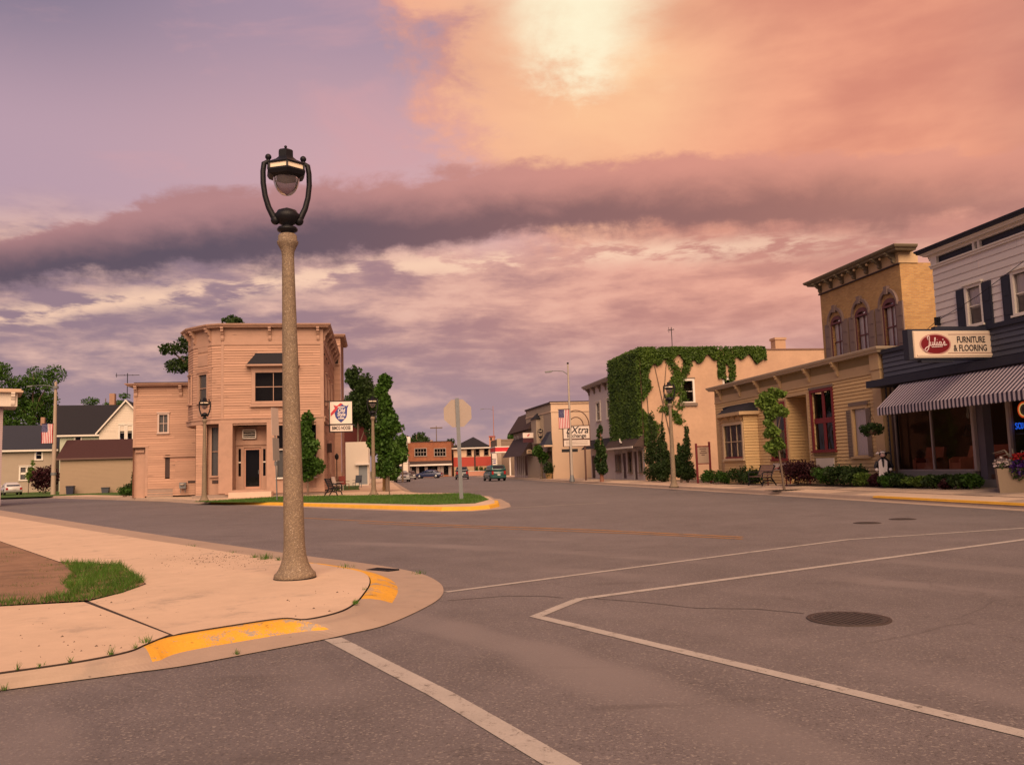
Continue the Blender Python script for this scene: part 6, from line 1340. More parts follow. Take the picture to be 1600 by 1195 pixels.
iv = thing('ivy', f.loc, f.ang, 'thick green ivy covering the street front and roof edge of the stucco building', 'ivy'); link('leaves', leaf_mesh('leaves', np.concatenate(pts), .135, rng, LEAF_IVY, flat=(-.55, -.6, .55), asp=.85), iv)
mb = MB()
for a in ((.3, .3), (1.1, 2.2), (2.0, .9)): mb.tube([(a[0], -.06, .1), (a[0] + .2, -.06, 3), (a[1], -.06, zi)], [.05, .04, .02], 5)
mb.build('stem', BARK, iv)

# ---- white two-storey house front beyond
f = Frame(ST(76.8, TF, 0), ANG_R); rootV = thing('white_shop', f.loc, f.ang, 'narrow white two-storey building with bracketed cornice beside the ivy', 'building')
x0, x1 = f.X(922, 680), f.X(961, 650); zc = f.Zc(940, 600.5)
wv_ = [(f.X(932.5, 645), f.X(938.5, 645), f.Zc(935, 656), f.Zc(935, 630)), (f.X(949, 640), f.X(953, 640), f.Zc(951, 654), f.Zc(951, 618))]
wv_[1] = (wv_[1][0], wv_[1][1], wv_[0][2], wv_[0][3])
mb = MB(); mb.wall(x0, x1, 0, zc, 0, wv_, .15); mb.face([(x0, 9, 0), (x0, 0, 0), (x0, 0, zc), (x0, 9, zc)]); mb.face([(x1, 0, 0), (x1, 9, 0), (x1, 9, zc), (x1, 0, zc)]); mb.face([(x0, 0, zc), (x1, 0, zc), (x1, 9, zc), (x0, 9, zc)]); mb.build('wall', mat('white_render', (.52, .46, .45), .85, .06, 1), rootV)
for q in wv_: window(rootV, *q, 0, TRIMW, 1, 2, .14, curtain=(0, 1, 'blind'))
cornice_run(rootV, [(x0, 5), (x0, 0), (x1, 0)], zc, mat('grey_cornice', (.30, .26, .24), .7, .1, 3), .55, .3); bme = bracket_mesh(TAUPE, .14, .65, .45)
for k_ in range(5): put_mesh('bracket', bme, rootV, T(x0 + .4 + (x1 - x0 - .8) * k_ / 4, 0, zc))
mb = MB(); mb.face([(x0, -1.0, 2.9), (x1, -1.0, 2.9), (x1, -.02, 3.8), (x0, -.02, 3.8)]); mb.face([(x1, -1, 2.9), (x1, 0, 2.9), (x1, 0, 3.8)]); mb.build('pent_roof', ROOFD, rootV); MB().box(x0 + .5, x0 + 1.4, -.05, -.002, .2, 2.3).build('door', BROWND, rootV)

# ---- tan shop with the arched sign
f = Frame(ST(84, 17.6, 0), ANG_F); rootX = thing('tan_shop', f.loc, f.ang, 'tan stuccoed shop with a flat parapet and a small navy hooded entrance', 'building')
TANS = mat('tan_stucco', (.56, .41, .295), .85, .06, .6); TANB = mat('tan_ribbed_panel', (.36, .285, .22), .85, .06, 2)
xc = f.X(862.5, 690); xr = f.X(928, 690) + 2.5; zp = f.Zc(900, 629.5)
ydp = 7.5
mb = MB(); mb.wall(xc, xr, 0, zp, 0, [], .1); mb.face([(xr, 0, 0), (xr, ydp, 0), (xr, ydp, zp), (xr, 0, zp)]); mb.face([(xc, 0, zp), (xr, 0, zp), (xr, ydp, zp), (xc, ydp, zp)]); mb.build('wall', TANS, rootX)
xs_ = f.X(833, 690, ydp); M_, L_ = seg((xs_, ydp + 4), (xc, 0)); mb = MB(M_); mb.wall(0, L_, 0, zp, 0, [(L_ * .80, L_ * .985, .1, 3.0)], .6); mb.build('street_wall', TANB, rootX)
for k_ in range(18): MB(M_).box(L_ * (.30 + k_ * .024), L_ * (.30 + k_ * .024) + .05, -.05, 0, 3.6, zp - 1.0).build('rib', TANB, rootX)
fr_ = MB().box(xc - .02, xr, -.06, 0, zp - .9, zp - .78).box(xc - .1, xr, -.14, .1, zp - .02, zp + .10); fr_.M = M_; fr_.box(0, L_, -.06, 0, zp - .9, zp - .78); fr_.build('band', TANS, rootX)
cp = MB().box(xc - .14, xr, -.18, .14, zp + .101, zp + .2); cp.M = M_; cp.box(-.1, L_, -.12, .14, zp - .02, zp + .16); cp.build('coping', BROWND, rootX)
mb = MB(M_); mb.face([(L_ * .80, -.9, 3.6), (L_ * 1.02, -.9, 3.6), (L_ * .98, -.02, 5.0), (L_ * .84, -.02, 5.0)]); mb.face([(L_ * 1.02, -.9, 3.6), (L_ * 1.02, .0, 3.6), (L_ * .98, -.02, 5.0)]); mb.face([(L_ * .80, 0, 3.6), (L_ * .80, -.9, 3.6), (L_ * .84, -.02, 5.0)]); mb.build('hood_roof', NAVY, rootX); MB(M_).box(L_ * .80, L_ * 1.02, -.92, 0, 3.42, 3.6).build('hood_fascia', TANS, rootX)
MB(M_).box(L_ * .80, L_ * .985, .6, .65, .1, 3.0).build('entrance', DARK, rootX)
mb = MB(M_); mb.box(L_ * .40, L_ * .60, -.5, 0, 3.9, zp - 1.3); mb.build('oriel', TANB, rootX); mb = MB(M_); mb.face([(L_ * .38, -.6, zp - 1.3), (L_ * .62, -.6, zp - 1.3), (L_ * .5, -.05, zp - .6)]); mb.face([(L_ * .62, -.6, zp - 1.3), (L_ * .62, 0, zp - 1.3), (L_ * .5, -.05, zp - .6)]); mb.face([(L_ * .38, 0, zp - 1.3), (L_ * .38, -.6, zp - 1.3), (L_ * .5, -.05, zp - .6)]); mb.build('oriel_roof', ROOFD, rootX)
for zz in (zp - 1.3, zp - 2.2): MB(M_).lathe([(.16, -.0), (.16, .08), (.12, .1)], 14).build('medallion', BROWND, rootX).matrix_local = Matrix.Translation((0, 0, 0)) if False else Matrix.Identity(4)
# arched sign on the pole side
fs = Frame(G(897, 751, .15) + Vector((.35, .1, 0)), ANG_F); ex0, ex1, e0, e1, e2, e3 = fs.X(880.5, 680), fs.X(921, 680), fs.Zc(900, 696.5), fs.Zc(900, 687), fs.Zc(900, 685), fs.Zc(900, 665.5)
t = thing('arched_sign', fs.loc + Matrix.Rotation(fs.ang, 3, 'Z') @ Vector((ex0, 0, 0)), fs.ang, 'white two-panel sign under a brown arch before the tan shop', 'sign'); W_ = ex1 - ex0
MB().box(0, W_, -.03, .1, e2, e3).build('panel', SIGNW, t); MB().box(0, W_, -.03, .1, e0, e1).build('panel', SIGNW, t); BRW = mat('brown_frame', (.10, .05, .04), .7, .1, 3)
MB().box(-.06, 0, -.05, .12, e0 - .05, e3 + .06).box(W_, W_ + .06, -.05, .12, e0 - .05, e3 + .06).box(0, W_, -.05, .12, e1, e2).box(0, W_, -.05, .12, e3, e3 + .06).box(0, W_, -.05, .12, e0 - .05, e0).build('frame', BRW, t)
for px, r_ in ((920.3, 1.0), (911, .5)):
    rr = W_ * .5 * (1 if r_ == 1.0 else .55); hh_ = (fs.Zc(900, 642) - e3) * (1 if r_ == 1.0 else .55); MB().tube([(W_ / 2 + rr * math.cos(a), 0, e3 + .05 + hh_ * math.sin(a)) for a in [math.pi * i / 16 for i in range(17)]], .04, 6).build('arch', BRW, t, True)
MB().box(W_ * .78, W_ * .84, 0, .08, 0, e0 - .05).box(W_ * .2, W_ * .26, 0, .08, 0, e0 - .05).build('leg', BRW, t)
lettering(t, 'EXtra', (e3 - e2) * .78, W_ * .52, -.04, e2 + (e3 - e2) * .66, INK, shear=.3, bold=.012); lettering(t, 'Exchange', (e3 - e2) * .42, W_ * .5, -.04, e2 + (e3 - e2) * .22, INK, bold=.01)
for k_ in range(3): MB().box(W_ * .08, W_ * .92, -.036, -.031, e0 + (e1 - e0) * (.25 + .22 * k_), e0 + (e1 - e0) * (.30 + .22 * k_)).build('text_line', TAUPE, t)

# ================================================================== FAR END OF THE STREET
def box_house(name, f, x0, x1, z1, depth, wall, label, cat='building', holes=(), roof=None, par=.25):
    root = thing(name, f.loc, f.ang, label, cat); mb = MB(); mb.wall(x0, x1, -.1, z1, 0, holes, .15); mb.face([(x0, depth, -.1), (x0, 0, -.1), (x0, 0, z1), (x0, depth, z1)]); mb.face([(x1, 0, -.1), (x1, depth, -.1), (x1, depth, z1), (x1, 0, z1)]); mb.face([(x1, depth, -.1), (x0, depth, -.1), (x0, depth, z1), (x1, depth, z1)])
    mb.build('wall', wall, root); MB().box(x0, x1, 0, depth, z1 - par - .05, z1 - par).build('roof', roof or ROOFD, root); return root
RUST = mat_brick('rust_brick', (.30, .10, .045), (.22, .07, .035), (.20, .12, .08), .4, .12)
f = Frame(Vector((-15.5, 158, .1)), R(2)); x0, x1 = f.X(638, 720), f.X(705.5, 720); z1 = f.Zc(670, 690.5)
wa = [(f.X(648.5, 705), f.X(666, 705), f.Zc(657, 712), f.Zc(657, 701)), (f.X(679, 705), f.X(696, 705), f.Zc(688, 712), f.Zc(688, 701))]
sh_ = (f.X(641, 735), f.X(703, 735), .25, f.Zc(670, 728)); t = box_house('rust_brick_shop', f, x0, x1, z1, 12, RUST, 'rust red brick two-storey shop closing the far end of the street', holes=wa + [sh_])
for q in wa: window(t, *q, 0, mat('grey_sash', (.30, .25, .23), .7, .05, 2), 4, 2, .12, rec=.1, hood=False, bar=.07)
MB().box(sh_[0], sh_[1], .5, .55, .2, sh_[3]).build('shop_interior', DARK, t)
MB().box(x0 - .1, x1 + .1, -.9, 0, f.Zc(670, 727.5), f.Zc(670, 725)).build('canopy', TRIMW, t); MB().box(x0, x1, -.02, 0, f.Zc(670, 725), f.Zc(670, 720)).build('fascia', BROWND, t); MB().box(x0, x1, -.1, .2, z1, z1 + .12).build('coping', BROWND, t)
for px in (641, 652.5, 666, 686, 691, 703): MB().box(f.X(px, 735) - .28, f.X(px, 735) + .28, -.02, .2, 0, sh_[3]).build('pier', mat('grey_pier', (.30, .235, .21), .8, .1, 2), t)
for a, b in ((654, 664), (668, 684), (693, 701)): MB().face([(f.X(a, 735), .12, .7), (f.X(b, 735), .12, .7), (f.X(b, 735), .12, sh_[3]), (f.X(a, 735), .12, sh_[3])]).build('pane', GLASS, t)
MB().box(f.X(672, 690, 3), f.X(676, 690, 3), 3, 4, z1 - .3, z1 + .45).build('chimney', MATS['chimney_brick'], t)

f = Frame(Vector((-4, 160, .1)), R(-3)); x0, x1 = f.X(709, 720), f.X(781, 720); z1 = f.Zc(745, 699); zm = f.Zc(745, 713.5)
wa = [(f.X(a, 705), f.X(b, 705), f.Zc(740, c), f.Zc(740, 702)) for a, b, c in ((730, 736, 711), (742, 745, 722), (757, 762.5, 711))]; wa[1] = (f.X(743.5, 705), f.X(748.5, 705), f.Zc(745, 711), f.Zc(745, 702))
t = box_house('cream_red_building', f, x0, x1, z1, 9, mat('cream_render', (.58, .40, .27), .8, .06, 1), 'cream over red building with a dark hipped roof at the street end', holes=wa, par=-.3)
for q in wa: window(t, *q, 0, MATS['brown_fascia'], 1, 2, .12, rec=.08, hood=False)
MB().box(x0 - .02, x1 + .02, -.06, 0, f.Zc(745, 728), zm).build('red_band', mat('red_render', (.36, .055, .04), .8, .08, 1), t); MB().box(x0, x1, -.03, 0, 0, f.Zc(745, 728)).build('base_wall', mat('tan_base', (.42, .27, .17), .85, .08, 1), t)
xm, zr2 = f.X(739, 685, 4), f.Zc(739, 682.5, 4.5); mb = MB(); q = [(x0 - .5, -.6, z1), (f.X(766, 700), -.6, z1), (f.X(766, 700), 9.6, z1), (x0 - .5, 9.6, z1)]
for i in range(4): mb.face([q[i], q[(i + 1) % 4], (xm, 4.5, zr2)])
mb.build('hipped_roof', ROOFD, t); MB().box(x0 - .55, x1 + .1, -.7, -.5, z1 - .2, z1 + .02).build('eave', TRIMW, t)
MB().box(f.X(741, 720), f.X(743.2, 720), -.15, -.061, .1, f.Zc(742, 703)).build('post', BROWND, t)
MB().box(f.X(764.5, 690), f.X(773, 690), -.3, 1.2, z1, f.Zc(768, 682)).build('tower', mat('pink_tower', (.50, .235, .165), .8, .08, 2), t); MB().box(f.X(764, 690), f.X(773.5, 690), -.4, 1.3, f.Zc(768, 683) + .05, f.Zc(768, 681.5) + .05).build('tower_cap', MATS['red_render'], t); MB().box(f.X(766, 685), f.X(769, 685), -.32, -.301, f.Zc(768, 688), f.Zc(768, 683.5)).build('tower_vent', BROWND, t)
for k_, (px, w_) in enumerate(((750, 8), (757, 9), (744, 6), (764, 6))): shrub('planter_shrub', f.loc + Vector((f.X(px, 735, -3), -3, .05)), w_ * .06, .5, 1.7 - .3 * (k_ % 2), ('tall', 'broad', 'low', 'small')[k_] + ' green shrub in front of the cream and red building', LEAF_MID, 260, .28, 60 + k_, 4, group='shrubs before the cream and red building')
t = thing('low_wall', f.loc + Vector((f.X(757, 742, -4.5), -4.5, 0)), f.ang, 'low salmon wall in front of the cream and red building', 'wall'); MB().box(-3.2, 2.6, 0, .3, -.1, .75).build('wall', MATS['pink_tower'], t); MB().box(-3.3, 2.7, -.05, .35, .751, .83).build('coping', TRIMW, t)
pb = Vector((f.loc.x + f.X(771, 690, -2), f.loc.y - 2, .1)); kk = pb.y / FPX; light_pole(pb, (748 - 641.5) * kk, (1.9, (748 - 648) * kk), 'thin reddish mast with a street light arm above the cream and red building', r=.10, mt=mat('reddish_mast', (.36, .16, .12), .7, .1, 3))
# station canopy, brown block, mansard shop
f = Frame(ST(128, 15.5, .1), ANG_F); t = thing('red_canopy', f.loc, f.ang, 'red fascia filling-station canopy on thin posts between the shops', 'canopy'); x0, x1 = f.X(774, 700), f.X(812, 700); za, zb = f.Zc(790, 705), f.Zc(790, 698.5)
MB().box(x0, x1, 0, 6, za, zb).build('fascia', mat('canopy_red', (.50, .02, .03), .5, .05, 2), t); MB().box(x0 - .03, x1, -.03, 6, zb, zb + .15).box(x0 - .03, x1, -.03, 6, za - .2, za).build('trim', TRIMW, t)
for px in (776, 797): MB().box(f.X(px, 720, 1) - .1, f.X(px, 720, 1) + .1, 1, 1.2, -.1, za - .2).build('post', TRIMW, t)
f = Frame(ST(138, 17, .1), ANG_F); t = box_house('brown_block', f, f.X(777, 700), f.X(815, 700), f.Zc(790, 686), 8, mat('brown_render', (.20, .145, .11), .85, .1, 1), 'flat brown block behind the red canopy'); MB().box(f.X(776.5, 700), f.X(783, 700), -.1, 0, -.1, f.Zc(790, 686) + .1).build('side_panel', TANB, t)
f = Frame(ST(104, 17.6, .1), ANG_R); root = thing('mansard_shop', f.loc, f.ang, 'shop with a tall dark mansard roof and brown awning', 'building'); x0 = f.X(803, 700); x1 = f.X(833.5, 690); zw, zm_ = f.Zc(815, 686) + .3, f.Zc(818, 645.5)
zw = f.Zc(812, 676)
mb = MB(); mb.wall(x0, x1, -.1, zw, 0, [(x0 + 2, x1 - 1, .3, 2.9)], .3); mb.face([(x1, 0, -.1), (x1, 9, -.1), (x1, 9, zw), (x1, 0, zw)]); mb.face([(x0, 9, -.1), (x0, 0, -.1), (x0, 0, zw), (x0, 9, zw)]); mb.build('wall', mat('pale_mauve_render', (.46, .37, .34), .85, .06, 1), root)
mb = MB(); o_ = .7; q0 = [(x0 - o_, -o_), (x1 + o_, -o_), (x1 + o_, 9), (x0 - o_, 9)]; q1 = [(x0 + .6, .6), (x1 - .2, .6), (x1 - .2, 8), (x0 + .6, 8)]
for i in range(4): mb.face([(*q0[i], zw), (*q0[(i + 1) % 4], zw), (*q1[(i + 1) % 4], zm_), (*q1[i], zm_)])
mb.face([(*a, zm_) for a in q1]); mb.face([(*a, zw) for a in q0[::-1]]); mb.build('mansard_roof', mat('mansard_shingle', (.055, .032, .03), .9, .2, 4, .4, 20), root)
mb = MB(); za_ = f.Zc(815, 706); zb_ = f.Zc(815, 697) + 1.0; mb.face([(x0 - .2, -1.5, za_ - .6), (x1, -1.5, za_ - .6), (x1, 0, zb_), (x0 - .2, 0, zb_)]); mb.face([(x1, -1.5, za_ - .6), (x1, 0, za_ - .6), (x1, 0, zb_)]); mb.build('awning', BROWND, root)
for k_ in range(6): MB().box(x0 + .3 + k_ * 1.35, x0 + .5 + k_ * 1.35, -.02, .1, -.1, za_).build('post', TRIMW, root)
for k_ in range(2): window(root, x0 + 1.0 + k_ * 2.2, x0 + 1.9 + k_ * 2.2, zw - 1.7, zw - .5, 0, TRIMW, 1, 2, .12)
MB().box(x1 - .05, x1 + .02, .5, 3.0, .2, 2.7).build('cream_panel', mat('cream_panel', (.60, .43, .28), .8, .05, 1), root)
f = Frame(ST(90, 17.35, 0), ANG_F); sx0, sx1 = f.X(817, 680), f.X(835, 680); a0, a1, a2 = f.Zc(825, 691), f.Zc(825, 684), f.Zc(825, 676)
t = thing('bar_sign', f.loc + Matrix.Rotation(f.ang, 3, 'Z') @ Vector((sx0, 0, a0)), f.ang, 'small white and maroon projecting sign beside the mansard roof', 'sign'); W_ = sx1 - sx0
MB().box(0, W_, 0, .15, a1 - a0, a2 - a0).build('upper_panel', SIGNW, t); MB().box(0, W_, 0, .15, 0, a1 - a0 - .01).build('lower_panel', mat('maroon_sign', (.06, .012, .02), .6, .05, 2), t); MB().prism([(W_ * .35, .75), (W_ * .55, .95), (W_ * .6, .88), (W_ * .42, .62)], 'y', -.02, -.001).build('emblem', SRED, t); MB().box(W_, W_ + .5, .03, .1, .4, .5).build('bracket', BLACKIRON, t)
f2 = Frame(ST(92, 17.55, 0), ANG_F); t = thing('lit_sign', f2.loc + Matrix.Rotation(f2.ang, 3, 'Z') @ Vector((f2.X(823, 705), 0, f2.Zc(828, 708.5))), f2.ang, 'little cream house shaped sign under the brown awning', 'sign'); MB().prism([(0, 0), (.6, 0), (.6, .32), (.45, .48), (.1, .48), (0, .32)], 'y', 0, .1).build('board', mat('cream_sign', (.62, .46, .30), .6, .05, 2), t); MB().box(.08, .52, -.02, 0, .08, .14).box(.14, .44, -.02, 0, .22, .3).build('text_line', BROWND, t)
# left of the far street: white shed, red barn, low white garage
f = Frame(ST(82, -3.2, .15), ANG_F); x0, x1 = f.X(540, 720), f.X(576, 720); t = thing('white_shed', f.loc, f.ang, 'white walled shed with grey doors behind the pink building', 'building'); z1 = f.Zc(570, 690); dh = (f.X(560.5, 740), f.X(574, 740), .1, f.Zc(567, 727))
mb = MB(); mb.wall(x0, x1, -.1, z1, 0, [dh], .1); mb.face([(x1, 0, -.1), (x1, 7, -.1), (x1, 7, z1), (x1, 0, z1)]); mb.face([(x0, 0, z1), (x1, 0, z1), (x1, 7, z1), (x0, 7, z1)]); mb.build('wall', CREAM, t); MB().box(dh[0], dh[1], .05, .1, .1, dh[3]).build('door', mat('grey_blue_door', (.20, .22, .24), .7, .08, 2), t); MB().box(dh[0] - .3, dh[1] + .2, -.35, 0, dh[3] + .05, dh[3] + .2).build('door_hood', TRIMW, t)
f = Frame(ST(92, -3.5, .15), ANG_F); t = thing('red_barn', f.loc, f.ang, 'dark red barn wall rising behind the white shed', 'building'); x0, x1, z1 = f.X(535, 700), f.X(577.5, 700), f.Zc(570, 664)
mb = MB(); mb.wall(x0, x1, -.1, z1, 0, [], .1); mb.face([(x1, 0, -.1), (x1, 8, -.1), (x1, 8, z1), (x1, 0, z1)]); mb.build('wall', mat('barn_red', (.13, .03, .028), .85, .1, 1, stretch=(6, 6, .4)), t); MB().box(x1 - .15, x1 + .03, -.03, 0, -.1, z1).build('corner_board', TRIMW, t); mb = MB(); mb.face([(x0, -.3, z1), (x1 + .3, -.3, z1), (x1 + .3, 4, z1 + 2.2), (x0, 4, z1 + 2.2)]); mb.build('roof', ROOFM, t)
f = Frame(Vector((-16.2, 124, .12)), R(5)); x0, x1 = f.X(612, 735), f.X(637.5, 735); t = box_house('white_garage', f, x0, x1, f.Zc(625, 722), 7, CREAM, 'low white garage with a dark door beyond the column tree', holes=[(f.X(616, 740), f.X(628, 740), .1, f.Zc(622, 728))]); MB().box(f.X(616, 740), f.X(628, 740), .08, .12, .1, f.Zc(622, 728)).build('door', NAVY, t)
# utility poles
pb = G(630.5, 742, .1); pb = Vector((f.loc.x + f.X(631.5, 740, 6), f.loc.y + 6, .1)); kk = pb.y / FPX; t = light_pole(pb, 66 * kk, (.6, 64 * kk), 'pale utility pole with a white transformer above the low white garage', r=.14, mt=mat('pale_pole', (.52, .44, .38), .8, .08, 3)); MB().lathe([(.25, 0), (.28, .05), (.28, .9), (.2, 1.0)], 12, (.3, -.2, 55 * kk)).build('transformer', TRIMW, t, True)
pb = Vector((-17.6, 190, 0)); kk = pb.y / FPX; t = light_pole(pb, 77 * kk, None, 'dark crossarm utility pole among the far trees', r=.15, mt=BARK); MB().box(-1.4, 1.4, -.08, .08, 73 * kk, 73 * kk + .25).build('crossarm', BARK, t)
# parking notice by the green vehicle
pb = ST(97, 13.4, 0); pb = G(773.5, 748, 0); pb = pb * (104 / pb.y); pb.z = 0; kk = pb.y / FPX; t = thing('notice_post', pb, R(-3), 'white two-plate notice on a thin post above the green vehicle', 'road sign'); MB().box(-.05, .05, 0, .05, 0, 39 * kk).build('post', STEEL, t); MB().box(-3.2 * kk, 3.2 * kk, -.03, 0, 22 * kk, 31 * kk).build('sign_plate', SIGNW, t); MB().box(-3.6 * kk, 3.6 * kk, -.03, 0, 32 * kk, 40 * kk).build('sign_plate', SIGNW, t)
for zz in (24.5, 28): MB().box(-2.2 * kk, 2.2 * kk, -.036, -.031, zz * kk, (zz + 1.6) * kk).build('text_line', SHIELD, t)

# ================================================================== VEHICLES
TYRE = mat('tyre', (.012, .012, .013), .85, .1, 9); RIM = mat('wheel_rim', (.36, .36, .37), .35, .05, 5, metal=.7); CARGLASS = mat('car_glass', (.012, .014, .018), .06, .02, 2, spec=.7); LAMPR = mat('tail_lamp', (.28, .012, .012), .25, .05, 3); LAMPW = mat('head_lamp', (.55, .53, .50), .2, .05, 3); CHROME = mat('bumper_trim', (.35, .34, .33), .35, .05, 4, metal=.5); PLATE = mat('number_plate', (.55, .53, .5), .5, .05, 3)
def loft(secs, name, m_, parent, smooth=True):
    """sections along x: (x, half width low, half width high, z low, z high), rounded corners"""
    mb = MB(); n = 12; rings = []
    for x, wl2, wh, z0, z1 in secs:
        r_ = min(.12, (z1 - z0) * .3); P = [(-wl2 + r_, z0), (wl2 - r_, z0), (wl2 - r_ * .3, z0 + r_ * .3), (wl2, z0 + r_), (wh + (wl2 - wh) * .3, z1 - r_), (wh - r_ * .3, z1 - r_ * .3), (wh - r_, z1), (-wh + r_, z1), (-wh + r_ * .3, z1 - r_ * .3), (-wh - (wl2 - wh) * .3, z1 - r_), (-wl2, z0 + r_), (-wl2 + r_ * .3, z0 + r_ * .3)]
        rings.append(mb._a([(x, y, z) for y, z in P]))
    for i in range(len(rings) - 1):
        for k_ in range(n): mb.f.append((rings[i] + k_, rings[i + 1] + k_, rings[i + 1] + (k_ + 1) % n, rings[i] + (k_ + 1) % n)); mb.m.append(0)
    mb.f.append(tuple(rings[0] + k_ for k_ in range(n))); mb.f.append(tuple(rings[-1] + k_ for k_ in range(n))[::-1]); mb.m += [0, 0]
    o = mb.build(name, m_, parent, smooth); bm = bmesh.new(); bm.from_mesh(o.data); bmesh.ops.recalc_face_normals(bm, faces=bm.faces); bm.to_mesh(o.data); bm.free(); return o
def car(name, loc_, head, paint, label, suv=False, sc=1.0, cat='car', glass_low=None):
    """x forward; headings measured from the street axis"""
    t = thing(name, loc_, head, label, cat); t.scale = (sc,) * 3
    if suv: L_, W_, H_, hood, belt = 4.7, .92, 1.78, 1.08, 1.12; cab = [(1.15, .84, .80, belt, belt + .03), (.55, .86, .72, belt, H_ - .04), (-.6, .86, .72, belt, H_), (-2.0, .86, .72, belt, H_ - .02), (-2.28, .85, .76, belt, belt + .22)]
    else: L_, W_, H_, hood, belt = 4.6, .89, 1.42, .88, .95; cab = [(1.05, .8, .78, belt - .04, belt), (.25, .83, .62, belt - .04, H_ - .03), (-.4, .83, .62, belt - .04, H_), (-1.0, .83, .62, belt - .04, H_ - .05), (-1.75, .8, .74, belt - .04, belt + .02)]
    h = L_ / 2; tail = belt if suv else .96
    body = loft([(h, W_ * .82, W_ * .76, .34, .62), (h - .18, W_ * .95, W_ * .88, .26, hood - .16), (h - .9, W_, W_ * .92, .24, hood), (h - 1.3, W_, W_ * .94, .24, belt), (0, W_, W_ * .96, .24, belt), (-h + .9, W_, W_ * .95, .24, belt), (-h + .12, W_ * .97, W_ * .9, .28, tail), (-h, W_ * .88, W_ * .82, .36, tail - .12)], 'body', paint, t)
    ch = loft(cab, 'cabin', paint, t)
    def gl(pts, nm='window'): mb = MB(); mb.face(pts); mb.build(nm, CARGLASS, ch)
    f0, f1, r1, r0 = cab[0], cab[1], cab[-2], cab[-1]
    gl([(f0[0] + .02, -.68, f0[4] + .03), (f0[0] + .02, .68, f0[4] + .03), (f1[0] + .03, .58, f1[4] - .06), (f1[0] + .03, -.58, f1[4] - .06)], 'windscreen')
    gl([(r0[0] - .02, .66, r0[4] + .03), (r0[0] - .02, -.66, r0[4] + .03), (r1[0] - .05, -.58, r1[4] - .07), (r1[0] - .05, .58, r1[4] - .07)], 'rear_window')
    for sg_ in (-1, 1):
        for xa, xb in ((f1[0] + .25, -.35), (-.45, r1[0] + .12)): zt_ = H_ - .14; gl([(xa, sg_ * .872, belt + .03), (xb, sg_ * .872, belt + .03), (xb - .02, sg_ * .735 if suv else sg_ * .66, zt_), (xa - .22 if xa > 0 else xa, sg_ * .735 if suv else sg_ * .66, zt_)])
        MB().box(h - .12, h + .01, sg_ * .5 - .16, sg_ * .5 + .16, .62, .76).build('headlight', LAMPW, body); MB().box(-h - .015, -h + .15, sg_ * .68 - .11, sg_ * .68 + .11, tail - .38, tail - (.02 if suv else .14)).build('tail_light', LAMPR, body)
        MB().box(.75, .92, sg_ * (W_ + .02) - .1, sg_ * (W_ + .02) + .1, belt + .02, belt + .16).build('mirror', paint, body)
        for xw in (h - .88, -h + .95):
            wv_ = MB().lathe([(.2, -.1), (.31, -.105), (.335, -.06), (.335, .06), (.31, .105), (.2, .1)], 20).build('wheel', TYRE, t, True); wv_.matrix_local = Matrix.Translation((xw, sg_ * (W_ - .09), .335)) @ Matrix.Rotation(R(90), 4, 'X')
            MB().lathe([(.02, -.108), (.19, -.112), (.2, -.09), (.2, .09), (.19, .112), (.02, .108)], 14).build('rim', RIM, wv_, True)
    MB().box(-h - .06, -h + .1, -W_ * .9, W_ * .9, .38, .56).build('rear_bumper', CHROME if not suv else paint, body); MB().box(h - .1, h + .06, -W_ * .84, W_ * .84, .34, .52).build('front_bumper', CHROME if not suv else paint, body)
    MB().box(-h - .075, -h - .061, -.16, .16, .62, .76).build('number_plate', PLATE, body); MB().box(h - .02, h + .015, -.34, .34, .58, .70).build('grille', BLACKIRON, body)
    return t
def paint(n, c): return mat(n, c, .35, .04, 1.5, coat=.6, spec=.5)
HS = math.atan2(US.y, US.x)
def at_y(px, y, z=0.0): d = ray(px, 740); return Vector((d.x / d.y * y, y, z))
car('green_suv', at_y(772.5, 93), HS + R(4), paint('paint_green', (.010, .065, .062)), 'dark teal estate vehicle seen from behind near the far shops', True, .98, 'car')
car('dark_suv', at_y(722, 113), HS + R(-6), paint('paint_charcoal', (.02, .024, .036)), 'charcoal vehicle seen from behind the stop sign post', True, .95)
car('blue_sedan', at_y(670, 138), R(172), paint('paint_navy', (.012, .02, .065)), 'dark blue saloon parked side-on before the rust brick shop', False, 1.0)
car('grey_sedan', at_y(628, 106), HS + math.pi + R(3), paint('paint_grey', (.20, .21, .23)), 'silver grey saloon facing the camera by the left kerb', False, 1.0)
car('blue_car', ST(70, -4.6, .16), HS + R(40), paint('paint_blue', (.02, .05, .13)), 'blue car whose bonnet shows behind the pink building', False, .8) if False else None
car('dark_car', at_y(641, 128), HS + math.pi, paint('paint_black', (.015, .016, .02)), 'dark car half hidden behind the silver grey saloon', False, .95)
car('white_car', at_y(18, 88, .16), R(90 + 38), paint('paint_white', (.48, .46, .45)), 'white saloon seen from behind in front of the tan house', False, .92)

